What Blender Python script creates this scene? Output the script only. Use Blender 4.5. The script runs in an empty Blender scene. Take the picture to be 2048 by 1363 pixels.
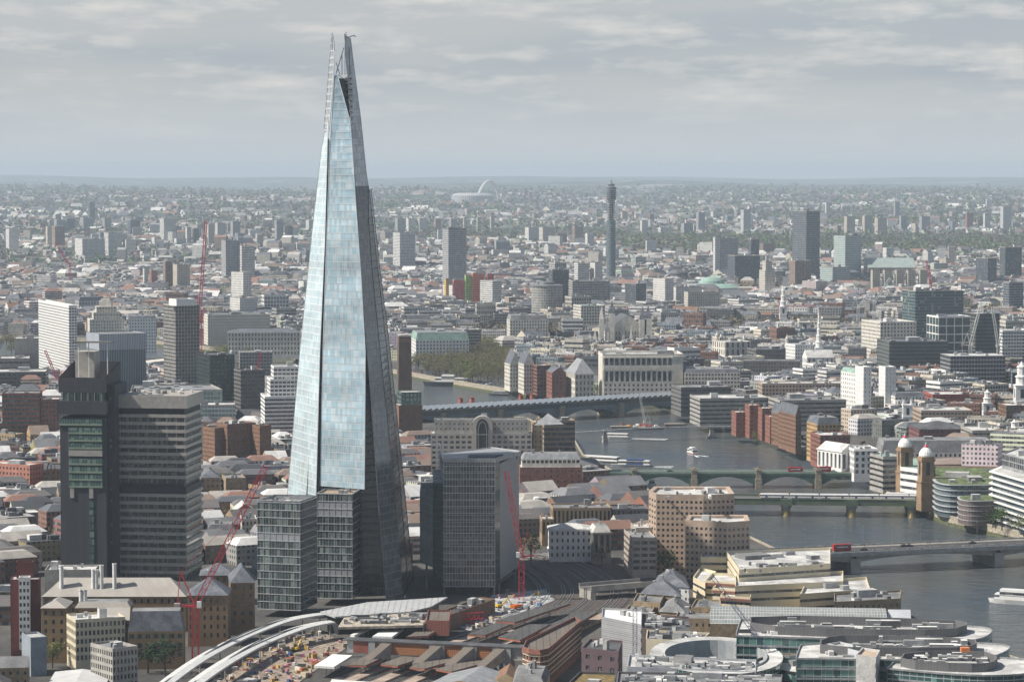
import bpy, math, random
from mathutils import Vector, Matrix
sc = bpy.context.scene
COL = sc.collection
R = math.radians
W, HH, F, HZ, H = 2048.0, 1363.0, 5600.0, 345.0, 225.0     # picture frame, focal length in pixels, horizon row, camera height
PITCH = math.atan((HH/2 - HZ)/F)
CP, SP = math.cos(PITCH), math.sin(PITCH)
# ---------------------------------------------------------------- camera
cam_d = bpy.data.cameras.new('camera'); cam = bpy.data.objects.new('camera', cam_d); COL.objects.link(cam)
cam.location = (0, 0, H); cam.rotation_euler = (R(90) - PITCH, 0, 0)
cam_d.sensor_width = 36.0; cam_d.lens = 36.0*F/W
cam_d.clip_start = 5.0; cam_d.clip_end = 200000.0
sc.camera = cam
# ---------------------------------------------------------------- light
SUN_EL, SUN_AZ = 47.0, 8.0          # elevation; degrees behind the pure left of the view
sdir = Vector((-math.cos(R(SUN_EL))*math.cos(R(SUN_AZ)), -math.cos(R(SUN_EL))*math.sin(R(SUN_AZ)), math.sin(R(SUN_EL))))
sl = bpy.data.lights.new('sun', 'SUN'); sl.energy = 5.0; sl.angle = R(0.7); sl.color = (1.0, 0.93, 0.825)
so = bpy.data.objects.new('sun', sl); COL.objects.link(so); so.rotation_euler = sdir.to_track_quat('Z', 'Y').to_euler()
so.location = (0, 0, 600)
sc.view_settings.view_transform = 'Standard'; sc.view_settings.look = 'None'
sc.view_settings.exposure = 0.38; sc.view_settings.gamma = 1.0
sc.cycles.max_bounces = 5; sc.cycles.diffuse_bounces = 2; sc.cycles.glossy_bounces = 3; sc.cycles.transmission_bounces = 3
sc.cycles.volume_bounces = 0; sc.cycles.caustics_reflective = False; sc.cycles.caustics_refractive = False
# ---------------------------------------------------------------- node helper
class N:
    def __init__(s, tree): s.t = tree; s.n = tree.nodes; s.l = tree.links
    def node(s, typ, **kw):
        n = s.n.new(typ)
        for k, v in kw.items(): setattr(n, k, v)
        return n
    def put(s, sock, v):
        if hasattr(v, 'is_output') or isinstance(v, bpy.types.NodeSocket): s.l.new(v, sock)
        elif v is not None: sock.default_value = v
    def m(s, op, a, b=None, c=None):
        n = s.node('ShaderNodeMath', operation=op)
        s.put(n.inputs[0], a)
        if b is not None: s.put(n.inputs[1], b)
        if c is not None: s.put(n.inputs[2], c)
        return n.outputs[0]
    def mix(s, f, a, b):
        n = s.node('ShaderNodeMix', data_type='RGBA')
        s.put(n.inputs[0], f); s.put(n.inputs[6], c4(a)); s.put(n.inputs[7], c4(b))
        return n.outputs[2]
    def mul(s, a, b):
        n = s.node('ShaderNodeMix', data_type='RGBA', blend_type='MULTIPLY')
        s.put(n.inputs[0], 1.0); s.put(n.inputs[6], c4(a)); s.put(n.inputs[7], c4(b))
        return n.outputs[2]
    def rng(s, v, a, b, c, d):
        n = s.node('ShaderNodeMapRange'); s.put(n.inputs[0], v)
        for i, q in enumerate((a, b, c, d)): n.inputs[i+1].default_value = q
        return n.outputs[0]
    def noise(s, vec, scale, detail=2.0, rough=0.5):
        n = s.node('ShaderNodeTexNoise'); s.put(n.inputs['Vector'], vec)
        n.inputs['Scale'].default_value = scale; n.inputs['Detail'].default_value = detail; n.inputs['Roughness'].default_value = rough
        return n.outputs[0]
    def sep(s, v):
        n = s.node('ShaderNodeSeparateXYZ'); s.put(n.inputs[0], v); return n.outputs
    def comb(s, x, y, z=0.0):
        n = s.node('ShaderNodeCombineXYZ'); s.put(n.inputs[0], x); s.put(n.inputs[1], y); s.put(n.inputs[2], z); return n.outputs[0]
    def grey(s, v): return s.comb(v, v, v)
def c4(c):
    if isinstance(c, (tuple, list)) and len(c) == 3: return (c[0], c[1], c[2], 1.0)
    return c
# ---------------------------------------------------------------- sky: clear Nishita sky behind banks of grey cloud
wd = bpy.data.worlds.new('World'); sc.world = wd; wd.use_nodes = True
t = N(wd.node_tree); t.n.clear()
out = t.node('ShaderNodeOutputWorld'); bg = t.node('ShaderNodeBackground'); t.l.new(bg.outputs[0], out.inputs[0])
sky = t.node('ShaderNodeTexSky'); sky.sky_type = 'NISHITA'; sky.sun_disc = False
sky.sun_elevation = R(SUN_EL); sky.sun_rotation = math.atan2(sdir.x, sdir.y); sky.air_density = 1.0; sky.dust_density = 1.2; sky.ozone_density = 1.5
tc = t.node('ShaderNodeTexCoord'); d = t.sep(tc.outputs['Generated'])
elev = t.m('MAXIMUM', d[2], 0.0)
az = t.m('ARCTAN2', d[0], d[1])
low = t.comb(t.m('MULTIPLY', az, 34.0), t.m('MULTIPLY', t.m('POWER', elev, 0.9), 150.0))
n1 = t.noise(low, 0.55, 7.0, 0.56)
n2 = t.noise(t.comb(t.m('MULTIPLY', az, 120.0), t.m('MULTIPLY', elev, 330.0), 3.0), 0.7, 6.0, 0.62)
n3 = t.noise(t.comb(t.m('MULTIPLY', az, 9.0), t.m('MULTIPLY', elev, 70.0), 9.0), 0.9, 3.0, 0.5)
blend = t.m('ADD', t.m('MULTIPLY', n1, 0.78), t.m('MULTIPLY', n2, 0.22))
bright = t.rng(blend, 0.49, 0.72, 0.0, 1.0)
body = t.rng(n3, 0.35, 0.62, 0.0, 1.0)
lift = t.rng(elev, 0.0, 0.03, 0.0, 1.0)
cl0 = t.mix(body, (0.35, 0.39, 0.43), (0.43, 0.445, 0.46))
cl1 = t.mix(t.m('MULTIPLY', bright, lift), cl0, (0.68, 0.65, 0.61))
cl2 = t.mix(t.rng(elev, 0.0, 0.035, 1.0, 0.0), cl1, (0.53, 0.56, 0.58))
up = t.rng(elev, 0.06, 0.3, 0.85, 0.12)
skyc = t.mul(sky.outputs[0], (0.058, 0.058, 0.058))
fin = t.mix(up, skyc, cl2)
t.l.new(fin, bg.inputs[0]); bg.inputs[1].default_value = 1.0
# ---------------------------------------------------------------- picture <-> ground
def ray(px, py):
    a, b = (px - 1024.0)/F, (HH/2 - py)/F
    return Vector((a, CP + SP*b, -SP + CP*b))
def P(px, py, z=0.0):
    r = ray(px, py); k = (z - H)/r.z
    return Vector((r.x*k, r.y*k, z))
def AT(px, py, Y):
    r = ray(px, py); k = Y/r.y
    return Vector((r.x*k, Y, H + r.z*k))
def ZT(py, Y):
    r = ray(1024, py); return H + r.z*Y/r.y
def D0(x, y, z): return y*CP - (z - H)*SP
def GX(px, Y, z=0.0): return (px - 1024.0)/F*D0(0, Y, z)
def toPix(p):
    x, y, z = p[0], p[1], p[2] - H
    dpt = y*CP - z*SP
    return 1024.0 + F*x/dpt, HH/2 - F*(y*SP + z*CP)/dpt
# ---------------------------------------------------------------- mesh builder
class MB:
    def __init__(s): s.v = []; s.f = []; s.m = []; s.uv = []; s.c = []; s.sm = []
    def face(s, pts, mat=0, uv=None, col=None, smooth=False):
        i = len(s.v); s.v.extend([tuple(p) for p in pts]); n = len(pts)
        s.f.append(tuple(range(i, i+n))); s.m.append(mat); s.sm.append(smooth)
        s.uv.append(uv if uv else [(0.0, 0.0)]*n); s.c.append(col)
    def wall(s, p, q, z0, z1, mat=0, u0=0.0, v0=None, col=None):
        L = math.hypot(q[0]-p[0], q[1]-p[1]); v0 = z0 if v0 is None else v0
        s.face([(p[0], p[1], z0), (q[0], q[1], z0), (q[0], q[1], z1), (p[0], p[1], z1)], mat, [(u0, v0), (u0+L, v0), (u0+L, v0+z1-z0), (u0, v0+z1-z0)], col)
    def flat(s, foot, z, mat=0, col=None, down=False):
        pts = [(p[0], p[1], z) for p in foot]
        if down: pts = pts[::-1]
        s.face(pts, mat, [(p[0], p[1]) for p in pts], col)
    def prism(s, foot, z0, z1, mat=0, top=None, bottom=False, col=None, v0=None):
        n = len(foot)
        for i in range(n): s.wall(foot[i], foot[(i+1) % n], z0, z1, mat, 0.0, v0, col)
        s.flat(foot, z1, mat if top is None else top, col)
        if bottom: s.flat(foot, z0, mat, col, True)
    def box(s, cx, cy, z0, z1, w, d, a=0.0, mat=0, top=None, col=None, bottom=True):
        s.prism(rect(cx, cy, w, d, a), z0, z1, mat, top, bottom, col)
    def frustum(s, f0, z0, f1, z1, mat=0, top=None, col=None, cap=True):
        n = len(f0)
        for i in range(n):
            a, b, c, e = f0[i], f0[(i+1) % n], f1[(i+1) % n], f1[i]
            L = math.hypot(b[0]-a[0], b[1]-a[1]); hh = z1-z0
            s.face([(a[0], a[1], z0), (b[0], b[1], z0), (c[0], c[1], z1), (e[0], e[1], z1)], mat, [(0, 0), (L, 0), (L, hh), (0, hh)], col)
        if cap: s.flat(f1, z1, mat if top is None else top, col)
    def bar(s, p, q, r, mat=0, r2=None, n=4, col=None):
        p, q = Vector(p), Vector(q); d = q - p
        if d.length < 1e-6: return
        d.normalize(); u = d.cross(Vector((0, 0, 1)))
        if u.length < 1e-3: u = Vector((1, 0, 0))
        u.normalize(); w = d.cross(u); r2 = r if r2 is None else r2
        A = [p + (u*math.cos(k*2*math.pi/n+.785) + w*math.sin(k*2*math.pi/n+.785))*r for k in range(n)]
        B = [q + (u*math.cos(k*2*math.pi/n+.785) + w*math.sin(k*2*math.pi/n+.785))*r2 for k in range(n)]
        L = (q-p).length
        for k in range(n):
            j = (k+1) % n; s.face([A[j], A[k], B[k], B[j]], mat, [(0, 0), (1, 0), (1, L), (0, L)], col, n > 5)
        s.face(B, mat, None, col); s.face(A[::-1], mat, None, col)
    def lathe(s, cx, cy, prof, n=20, mat=0, col=None, mats=None, smooth=True, a0=0.0, a1=2*math.pi):
        full = abs(a1-a0-2*math.pi) < 1e-6
        for i in range(len(prof)-1):
            (r0, z0), (r1, z1) = prof[i], prof[i+1]
            mm = mats[i] if mats else mat
            for k in range(n):
                t0, t1 = a0+(a1-a0)*k/n, a0+(a1-a0)*(k+1)/n
                c0, s0, c1, s1 = math.cos(t0), math.sin(t0), math.cos(t1), math.sin(t1)
                rm = max(r0, r1)
                s.face([(cx+r0*c0, cy+r0*s0, z0), (cx+r0*c1, cy+r0*s1, z0), (cx+r1*c1, cy+r1*s1, z1), (cx+r1*c0, cy+r1*s0, z1)], mm,
                       [(t0*rm, z0), (t1*rm, z0), (t1*rm, z1), (t0*rm, z1)], col, smooth)
    def build(s, name, mats, parent=None, merge=False):
        if not s.f: return None
        me = bpy.data.meshes.new(name)
        off = Vector(parent_loc(parent)) if parent is not None else Vector((0, 0, 0))
        if parent is None:                       # a thing of one mesh: its origin at its base centre
            xs = [p[0] for p in s.v]; ys = [p[1] for p in s.v]; zs = [p[2] for p in s.v]
            off = Vector(((min(xs)+max(xs))/2, (min(ys)+max(ys))/2, min(zs)))
        me.from_pydata([(p[0]-off.x, p[1]-off.y, p[2]-off.z) for p in s.v], [], s.f)
        uvl = me.uv_layers.new(name='UVMap'); flat = [q for f in s.uv for p in f for q in p]
        uvl.data.foreach_set('uv', flat)
        if any(c is not None for c in s.c):
            ca = me.color_attributes.new('col', 'FLOAT_COLOR', 'CORNER'); buf = []
            for f, c in zip(s.f, s.c):
                c = c or (0.5, 0.5, 0.5); buf.extend((c[0], c[1], c[2], 1.0)*len(f))
            ca.data.foreach_set('color', buf)
        me.polygons.foreach_set('material_index', s.m)
        me.polygons.foreach_set('use_smooth', s.sm)
        if not isinstance(mats, (list, tuple)): mats = [mats]
        for m in mats: me.materials.append(m)
        me.update()
        o = bpy.data.objects.new(name, me); COL.objects.link(o)
        if parent is not None:
            o.parent = parent
            g = off - Vector(parent_loc(parent)); o.location = g
        else: o.location = off
        return o
def parent_loc(p):
    v = Vector((0, 0, 0))
    while p is not None: v = v + p.location; p = p.parent
    return v
def rect(cx, cy, w, d, a=0.0):
    c, s = math.cos(a), math.sin(a)
    return [(cx+x*c-y*s, cy+x*s+y*c) for x, y in ((-w/2, -d/2), (w/2, -d/2), (w/2, d/2), (-w/2, d/2))]
def inset(foot, t):
    n = len(foot); res = []
    for i in range(n):
        p0, p1, p2 = foot[i-1], foot[i], foot[(i+1) % n]
        a = (p1[0]-p0[0], p1[1]-p0[1]); b = (p2[0]-p1[0], p2[1]-p1[1])
        la, lb = math.hypot(*a) or 1e-6, math.hypot(*b) or 1e-6
        na, nb = (-a[1]/la, a[0]/la), (-b[1]/lb, b[0]/lb)
        k = 1.0 + na[0]*nb[0] + na[1]*nb[1]
        k = max(k, 0.25)
        res.append((p1[0] + t*(na[0]+nb[0])/k, p1[1] + t*(na[1]+nb[1])/k))
    return res
def chaikin(f, n=2):
    for _ in range(n): f = [((p[0]*a+q[0]*(1-a)), (p[1]*a+q[1]*(1-a))) for p, q in zip(f, f[1:]+f[:1]) for a in (.75, .25)]
    return f
def centre(foot): return sum(p[0] for p in foot)/len(foot), sum(p[1] for p in foot)/len(foot)
def inside(p, poly):
    x, y = p[0], p[1]; c = False; n = len(poly)
    for i in range(n):
        a, b = poly[i], poly[i-1]
        if (a[1] > y) != (b[1] > y) and x < (b[0]-a[0])*(y-a[1])/(b[1]-a[1])+a[0]: c = not c
    return c
# ---------------------------------------------------------------- things
def tag(o, label=None, cat=None, group=None, kind=None):
    if label: o['label'] = label
    if cat: o['category'] = cat
    if group: o['group'] = group
    if kind: o['kind'] = kind
    return o
def empty(name, loc, label, cat, group=None):
    o = bpy.data.objects.new(name, None); COL.objects.link(o); o.location = loc; o.empty_display_size = 5
    return tag(o, label, cat, group)
def copy_tree(o, parent=None):
    c = o.copy(); COL.objects.link(c); c.parent = parent
    for ch in list(KIDS.get(o.name, [])) or list(o.children):
        copy_tree(ch, c)
    return c
KIDS = {}
FOOTS = []            # footprints already taken: (cx, cy, radius, polygon)
def claim(foot, pad=4.0):
    cx, cy = centre(foot); r = max(math.hypot(p[0]-cx, p[1]-cy) for p in foot)
    FOOTS.append((cx, cy, r+pad, foot))
LAND = []             # landmarks for the labels: (x, y, phrase)
# ---------------------------------------------------------------- materials
def mat(name, col, rough=0.8, metal=0.0, spec=0.4, var=0.12, scale=0.15, objcol=False, attr=False, bump=0.0):
    m = bpy.data.materials.new(name); m.use_nodes = True; t = N(m.node_tree); b = t.n['Principled BSDF']
    base = c4(col)
    if objcol: base = t.node('ShaderNodeObjectInfo').outputs['Color']
    if attr: base = t.node('ShaderNodeAttribute', attribute_name='col').outputs['Color']
    tc = t.node('ShaderNodeTexCoord'); nz = t.noise(tc.outputs['Object'], scale, 5.0, 0.6)
    f = t.rng(nz, 0.3, 0.7, 1.0-var, 1.0+var)
    vo = t.node('ShaderNodeTexVoronoi'); vo.inputs['Scale'].default_value = scale*1.6; t.l.new(tc.outputs['Object'], vo.inputs['Vector'])
    f = t.m('MULTIPLY', f, t.rng(t.sep(vo.outputs['Color'])[0], 0.0, 1.0, 1.0-var*.7, 1.0+var*.7)); f = t.m('MULTIPLY', f, t.rng(t.noise(tc.outputs['Object'], 1.1, 3.0, 0.7), 0.35, 0.65, 1.0-var*.5, 1.0+var*.5))
    t.l.new(t.mul(base, t.grey(f)), b.inputs['Base Color'])
    b.inputs['Roughness'].default_value = rough; b.inputs['Metallic'].default_value = metal; b.inputs['Specular IOR Level'].default_value = spec
    if bump:
        bp = t.node('ShaderNodeBump'); bp.inputs['Strength'].default_value = bump; bp.inputs['Distance'].default_value = 0.5
        t.l.new(t.noise(tc.outputs['Object'], scale*6, 4.0), bp.inputs['Height']); t.l.new(bp.outputs[0], b.inputs['Normal'])
    return m
def facade(name, wall, glass, bay=3.0, fh=3.6, ww=0.5, wh=0.5, glass2=None, pal=0.25, attr=False, objcol=False, rough=0.15, v0=0.0, line=None, spec=0.6, metal=0.0, bandnoise=0.0, vr=(0.7, 1.35)):
    """windows of a facade as a surface pattern over UVs in metres: ww, wh are the shares of the bay and of the storey that are glass"""
    m = bpy.data.materials.new(name); m.use_nodes = True; t = N(m.node_tree); b = t.n['Principled BSDF']
    wc = c4(wall)
    if objcol: wc = t.node('ShaderNodeObjectInfo').outputs['Color']
    if attr: wc = t.node('ShaderNodeAttribute', attribute_name='col').outputs['Color']
    tc = t.node('ShaderNodeTexCoord'); uv = t.sep(tc.outputs['UV'])
    U = t.m('DIVIDE', uv[0], bay); V = t.m('DIVIDE', t.m('SUBTRACT', uv[1], v0), fh)
    fu, fv = t.m('FRACT', U), t.m('FRACT', V); cu, cv = t.m('FLOOR', U), t.m('FLOOR', V)
    inu = t.m('LESS_THAN', t.m('ABSOLUTE', t.m('SUBTRACT', fu, 0.5)), ww/2)
    inv = t.m('LESS_THAN', t.m('ABSOLUTE', t.m('SUBTRACT', fv, 0.55)), wh/2)
    mask = t.m('MULTIPLY', inu, inv)
    wn = t.node('ShaderNodeTexWhiteNoise', noise_dimensions='3D')
    gi = t.node('ShaderNodeObjectInfo').outputs['Random']
    t.l.new(t.comb(cu, cv, gi), wn.inputs['Vector']); r = wn.outputs['Value']
    g2 = glass2 or (0.30, 0.31, 0.30)
    gcol = t.mix(t.m('LESS_THAN', r, pal), glass, g2)
    gcol = t.mul(gcol, t.grey(t.rng(r, 0.0, 1.0, vr[0], vr[1])))
    nz = t.noise(tc.outputs['Object'], 0.12, 5.0, 0.6)
    if bandnoise:
        bn = t.noise(t.comb(t.m('MULTIPLY', uv[0], 0.02), t.m('MULTIPLY', uv[1], 0.05), gi), 1.0, 3.0, 0.6)
        gcol = t.mul(gcol, t.grey(t.rng(bn, 0.3, 0.7, 1.0-bandnoise, 1.0+bandnoise)))
    wcol = t.mul(wc, t.grey(t.rng(nz, 0.3, 0.7, 0.84, 1.12)))
    t.l.new(t.mix(mask, wcol, gcol), b.inputs['Base Color'])
    t.l.new(t.rng(mask, 0.0, 1.0, 0.8, rough), b.inputs['Roughness'])
    if metal: t.l.new(t.m('MULTIPLY', mask, metal), b.inputs['Metallic'])
    b.inputs['Specular IOR Level'].default_value = spec
    return m
def glassmat(name, col, col2=None, bay=1.5, fh=3.6, pal=0.25, frame=0.08, fcol=(0.3, 0.31, 0.32), rough=0.12, metal=0.0, spec=0.7, bandnoise=0.15, fv=None, wave=0.0, vr=(0.7, 1.35)):
    """curtain glazing: panes with thin frame lines, UVs in metres"""
    m = facade(name, fcol, col, bay, fh, 1-frame, 1-(frame*bay/fh*1.6 if fv is None else fv), col2 or tuple(min(1, c*2.4+0.05) for c in col), pal, rough=rough, spec=spec, metal=metal, bandnoise=bandnoise, vr=vr)
    if wave:
        t = N(m.node_tree); b = t.n['Principled BSDF']; tc = t.node('ShaderNodeTexCoord')
        bp = t.node('ShaderNodeBump'); bp.inputs['Strength'].default_value = wave; bp.inputs['Distance'].default_value = 1.0
        t.l.new(t.noise(tc.outputs['Object'], 0.35, 2.0), bp.inputs['Height']); t.l.new(bp.outputs[0], b.inputs['Normal'])
    return m
M = {}
M['roof_pale'] = mat('pale_roof', (0.47, 0.47, 0.46), 0.9, var=0.3, scale=0.09)
M['roof_grey'] = mat('grey_roof', (0.20, 0.205, 0.21), 0.9, var=0.3, scale=0.09)
M['roof_dark'] = mat('dark_roof', (0.085, 0.088, 0.095), 0.85, var=0.3, scale=0.12)
M['slate'] = mat('slate', (0.115, 0.125, 0.145), 0.7, var=0.3, scale=0.2)
M['redtile'] = mat('red_tile', (0.33, 0.115, 0.07), 0.85, var=0.25, scale=0.2)
M['copper'] = mat('copper_green', (0.25, 0.37, 0.32), 0.7, var=0.2, scale=0.15)
M['metal'] = mat('grey_metal', (0.33, 0.34, 0.35), 0.5, 0.3, var=0.2, scale=0.3)
M['white'] = mat('white_paint', (0.74, 0.74, 0.72), 0.6, var=0.08, scale=0.3)
M['stone'] = mat('portland_stone', (0.62, 0.59, 0.52), 0.85, var=0.15, scale=0.2)
M['cream'] = mat('cream_stone', (0.60, 0.54, 0.40), 0.85, var=0.08, scale=0.2)
M['pink'] = mat('pink_granite', (0.42, 0.325, 0.255), 0.6, var=0.1, scale=0.3)
M['brick'] = mat('red_brick', (0.225, 0.10, 0.075), 0.9, var=0.2, scale=0.4)
M['brown'] = mat('brown_brick', (0.20, 0.115, 0.075), 0.9, var=0.2, scale=0.4)
M['stock'] = mat('yellow_stock_brick', (0.31, 0.235, 0.15), 0.9, var=0.2, scale=0.4)
M['concrete'] = mat('concrete', (0.34, 0.325, 0.30), 0.9, var=0.15, scale=0.2)
M['darkconc'] = mat('dark_concrete', (0.15, 0.145, 0.14), 0.9, var=0.15, scale=0.2)
M['black'] = mat('black_paint', (0.02, 0.022, 0.025), 0.6, var=0.2)
M['dark'] = mat('dark_recess', (0.03, 0.033, 0.037), 0.5, var=0.2)
M['cranered'] = mat('crane_red', (0.55, 0.035, 0.055), 0.5, var=0.1)
M['cranewhite'] = mat('crane_white', (0.68, 0.68, 0.66), 0.5, var=0.1)
M['craneblue'] = mat('crane_blue', (0.07, 0.10, 0.20), 0.5, var=0.1)
M['wall_oc'] = mat('painted_wall', (0.5, 0.5, 0.5), 0.85, objcol=True, var=0.14, scale=0.12)
M['wall_at'] = mat('street_wall', (0.5, 0.5, 0.5), 0.85, attr=True, var=0.15, scale=0.1)
M['win'] = facade('window_glass', (0.10, 0.11, 0.12), (0.035, 0.042, 0.05), 1.5, 4.0, 0.86, 1.1, (0.20, 0.21, 0.20), 0.22, rough=0.12, spec=0.7)
M['wingreen'] = facade('green_window_glass', (0.16, 0.2, 0.19), (0.04, 0.085, 0.08), 1.5, 4.0, 0.88, 1.1, (0.17, 0.26, 0.215), 0.22, rough=0.12, spec=0.7)
# ---------------------------------------------------------------- river, ground, hills
WL = -6.0
NBp = [(-900, 775), (-200, 772), (0, 768), (300, 762), (600, 800), (820, 826), (1050, 850), (1140, 880), (1165, 925), (1300, 1000), (1500, 1095), (1690, 1186), (1760, 1224), (1830, 1262), (1990, 1330), (2200, 1400), (2700, 1520)]
FBp = [(-900, 680), (-200, 678), (0, 680), (300, 690), (700, 736), (825, 757), (880, 768), (1000, 788), (1130, 803), (1335, 815), (1400, 830), (1450, 845), (1520, 868), (1580, 895), (1600, 915), (1680, 930), (1745, 938), (1770, 1000), (1835, 1025), (1900, 1052), (1980, 1070), (2048, 1086), (2300, 1130), (2700, 1200)]
NB = [P(x, y, WL) for x, y in NBp]; FB = [P(x, y, WL) for x, y in FBp]
NB2 = [(p.x, p.y) for p in NB]; FB2 = [(p.x, p.y) for p in FB]
RIVER = FB2 + NB2[::-1]
def ss(x, a, b):
    k = min(1.0, max(0.0, (x-a)/(b-a))); return k*k*(3-2*k)
def T(x, y):
    """height of the land"""
    if y < 6500: return 0.0
    a = x/max(y, 1.0)
    z = 42*ss(y, 6500, 17000)
    z += 16*math.sin(a*23+y/4100.0)*ss(y, 9000, 15000)
    z += ss(y, 21000, 27000)*(28 + 22*math.sin(a*31+1.2) + 12*math.sin(a*77+y/3000.0))
    z += ss(y, 34000, 44000)*(74 + 12*math.sin(a*19+2.2) + 6*math.sin(a*61))
    z += 62*math.exp(-((a+0.036)/0.018)**2 - ((y-19000)/1500.0)**2) + 66*math.exp(-((a-0.008)/0.014)**2 - ((y-18500)/1300.0)**2) + 55*math.exp(-((a-0.10)/0.09)**2 - ((y-30000)/3000.0)**2)
    return z
mg = bpy.data.materials.new('city_ground'); mg.use_nodes = True; t = N(mg.node_tree); b = t.n['Principled BSDF']
tc = t.node('ShaderNodeTexCoord'); ob = tc.outputs['Object']
a = t.noise(ob, 0.02, 6.0, 0.6); c = t.noise(ob, 0.25, 3.0, 0.6)
g = t.mix(t.rng(a, 0.4, 0.6, 0, 1), (0.05, 0.049, 0.047), (0.09, 0.085, 0.077))
g = t.mul(g, t.grey(t.rng(c, 0.3, 0.7, 0.7, 1.3)))
t.l.new(g, b.inputs['Base Color']); b.inputs['Roughness'].default_value = 0.95
ground = MB()
ground.face([(p[0], p[1], 0.0) for p in ([(-3000, -2500)] + [(3000, -2500)] + NB2[::-1])], 0)
ground.face([(p[0], p[1], 0.0) for p in (FB2 + [(3500, 6500), (-3500, 6500)])], 0)
go = ground.build('ground', [mg]); tag(go, kind='structure')
# far country: one sheet that climbs towards the hills
mh = bpy.data.materials.new('far_country'); mh.use_nodes = True; t = N(mh.node_tree); b = t.n['Principled BSDF']
tc = t.node('ShaderNodeTexCoord'); ob = tc.outputs['Object']
vor = t.node('ShaderNodeTexVoronoi'); vor.inputs['Scale'].default_value = 0.006; t.l.new(ob, vor.inputs['Vector'])
k = t.noise(ob, 0.0011, 6.0, 0.62); k2 = t.noise(ob, 0.008, 4.0, 0.6); k3 = t.noise(ob, 0.0004, 4.0, 0.6)
g = t.mix(t.rng(k2, 0.42, 0.58, 0, 1), (0.035, 0.05, 0.035), (0.07, 0.075, 0.06))
g = t.mix(t.m('MULTIPLY', t.rng(k, 0.5, 0.58, 0, 1), t.m('GREATER_THAN', t.sep(vor.outputs['Color'])[0], 0.62)), g, (0.36, 0.345, 0.33))
g = t.mix(t.rng(k3, 0.55, 0.62, 0, 0.75), g, (0.055, 0.085, 0.04))
t.l.new(g, b.inputs['Base Color']); b.inputs['Roughness'].default_value = 1.0; b.inputs['Specular IOR Level'].default_value = 0.1
hm = MB(); ys = [6500*(46500/6500.0)**(i/110.0) for i in range(111)]; NX = 96
gr = [[(( -0.27 + 0.54*j/NX)*(y + 6500), y, T((-0.27 + 0.54*j/NX)*(y+6500), y) - (0.0 if i else 0.3)) for j in range(NX+1)] for i, y in enumerate(ys)]
for i in range(110):
    for j in range(NX):
        hm.face([gr[i][j], gr[i][j+1], gr[i+1][j+1], gr[i+1][j]], 0, None, None, True)
ho = hm.build('hills', [mh]); tag(ho, kind='structure')
# water
mw = bpy.data.materials.new('river_water'); mw.use_nodes = True; t = N(mw.node_tree); b = t.n['Principled BSDF']
tc = t.node('ShaderNodeTexCoord'); ob = tc.outputs['Object']
big = t.noise(ob, 0.006, 3.0, 0.5)
t.l.new(t.mix(t.rng(big, 0.35, 0.65, 0, 1), (0.055, 0.072, 0.088), (0.085, 0.09, 0.085)), b.inputs['Base Color'])
b.inputs['Roughness'].default_value = 0.16; b.inputs['IOR'].default_value = 1.33; b.inputs['Specular IOR Level'].default_value = 0.5
mp = t.node('ShaderNodeMapping'); mp.inputs['Scale'].default_value = (0.6, 1.0, 1.0); mp.inputs['Rotation'].default_value = (0, 0, 0.5); t.l.new(ob, mp.inputs[0])
w1 = t.noise(mp.outputs[0], 0.22, 5.0, 0.62); w2 = t.noise(mp.outputs[0], 0.07, 3.0, 0.6)
hgt = t.m('ADD', t.m('MULTIPLY', w1, 1.0), t.m('MULTIPLY', w2, 3.0))
bp = t.node('ShaderNodeBump'); bp.inputs['Strength'].default_value = 0.8; bp.inputs['Distance'].default_value = 2.0
t.l.new(hgt, bp.inputs['Height']); t.l.new(bp.outputs[0], b.inputs['Normal'])
wm = MB(); far_l, far_r = (-3200, 4700), (3200, 4700)
wm.face([(-3200, 900, WL), (3200, 900, WL), (3200, 4700, WL), (-3200, 4700, WL)])
wo = wm.build('river_water', [mw]); tag(wo, kind='structure')
# embankment walls
M['embank'] = mat('embankment_stone', (0.36, 0.32, 0.25), 0.9, var=0.3, scale=0.5)
M['weed'] = mat('river_weed', (0.10, 0.11, 0.055), 0.9, var=0.3, scale=0.5)
M['fore'] = mat('foreshore_mud', (0.22, 0.18, 0.13), 0.95, var=0.3, scale=0.3)
def embankment(pts, label, side):
    e = empty('embankment_wall', (pts[len(pts)//2][0], pts[len(pts)//2][1], WL), label, 'river wall')
    a = MB(); b = MB(); c = MB()
    for i in range(len(pts)-1):
        p, q = pts[i], pts[i+1]
        if side < 0: p, q = q, p
        dx, dy = q[0]-p[0], q[1]-p[1]; L = math.hypot(dx, dy); nx, ny = dy/L*0.4, -dx/L*0.4
        b.prism([(p[0]+nx*2, p[1]+ny*2), (q[0]+nx*2, q[1]+ny*2), (q[0]-nx, q[1]-ny), (p[0]-nx, p[1]-ny)], WL-1, -3.4)
        a.prism([(p[0]+nx, p[1]+ny), (q[0]+nx, q[1]+ny), (q[0]-nx, q[1]-ny), (p[0]-nx, p[1]-ny)], -3.4, 0.05)
        c.prism([(p[0]+nx*1.4, p[1]+ny*1.4), (q[0]+nx*1.4, q[1]+ny*1.4), (q[0]-nx, q[1]-ny), (p[0]-nx, p[1]-ny)], 0.05, 1.2)
    a.build('wall', M['embank'], e); b.build('weed_line', M['weed'], e); c.build('parapet', M['embank'], e)
embankment(FB2[:12], 'long pale stone river wall of the far bank below the bare brown trees', 1)
embankment(FB2[12:], 'pale river wall with green weed at its foot running past the twin brick towers', 1)
embankment(NB2, 'stone river wall of the near bank behind the cream stepped building', -1)
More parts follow.
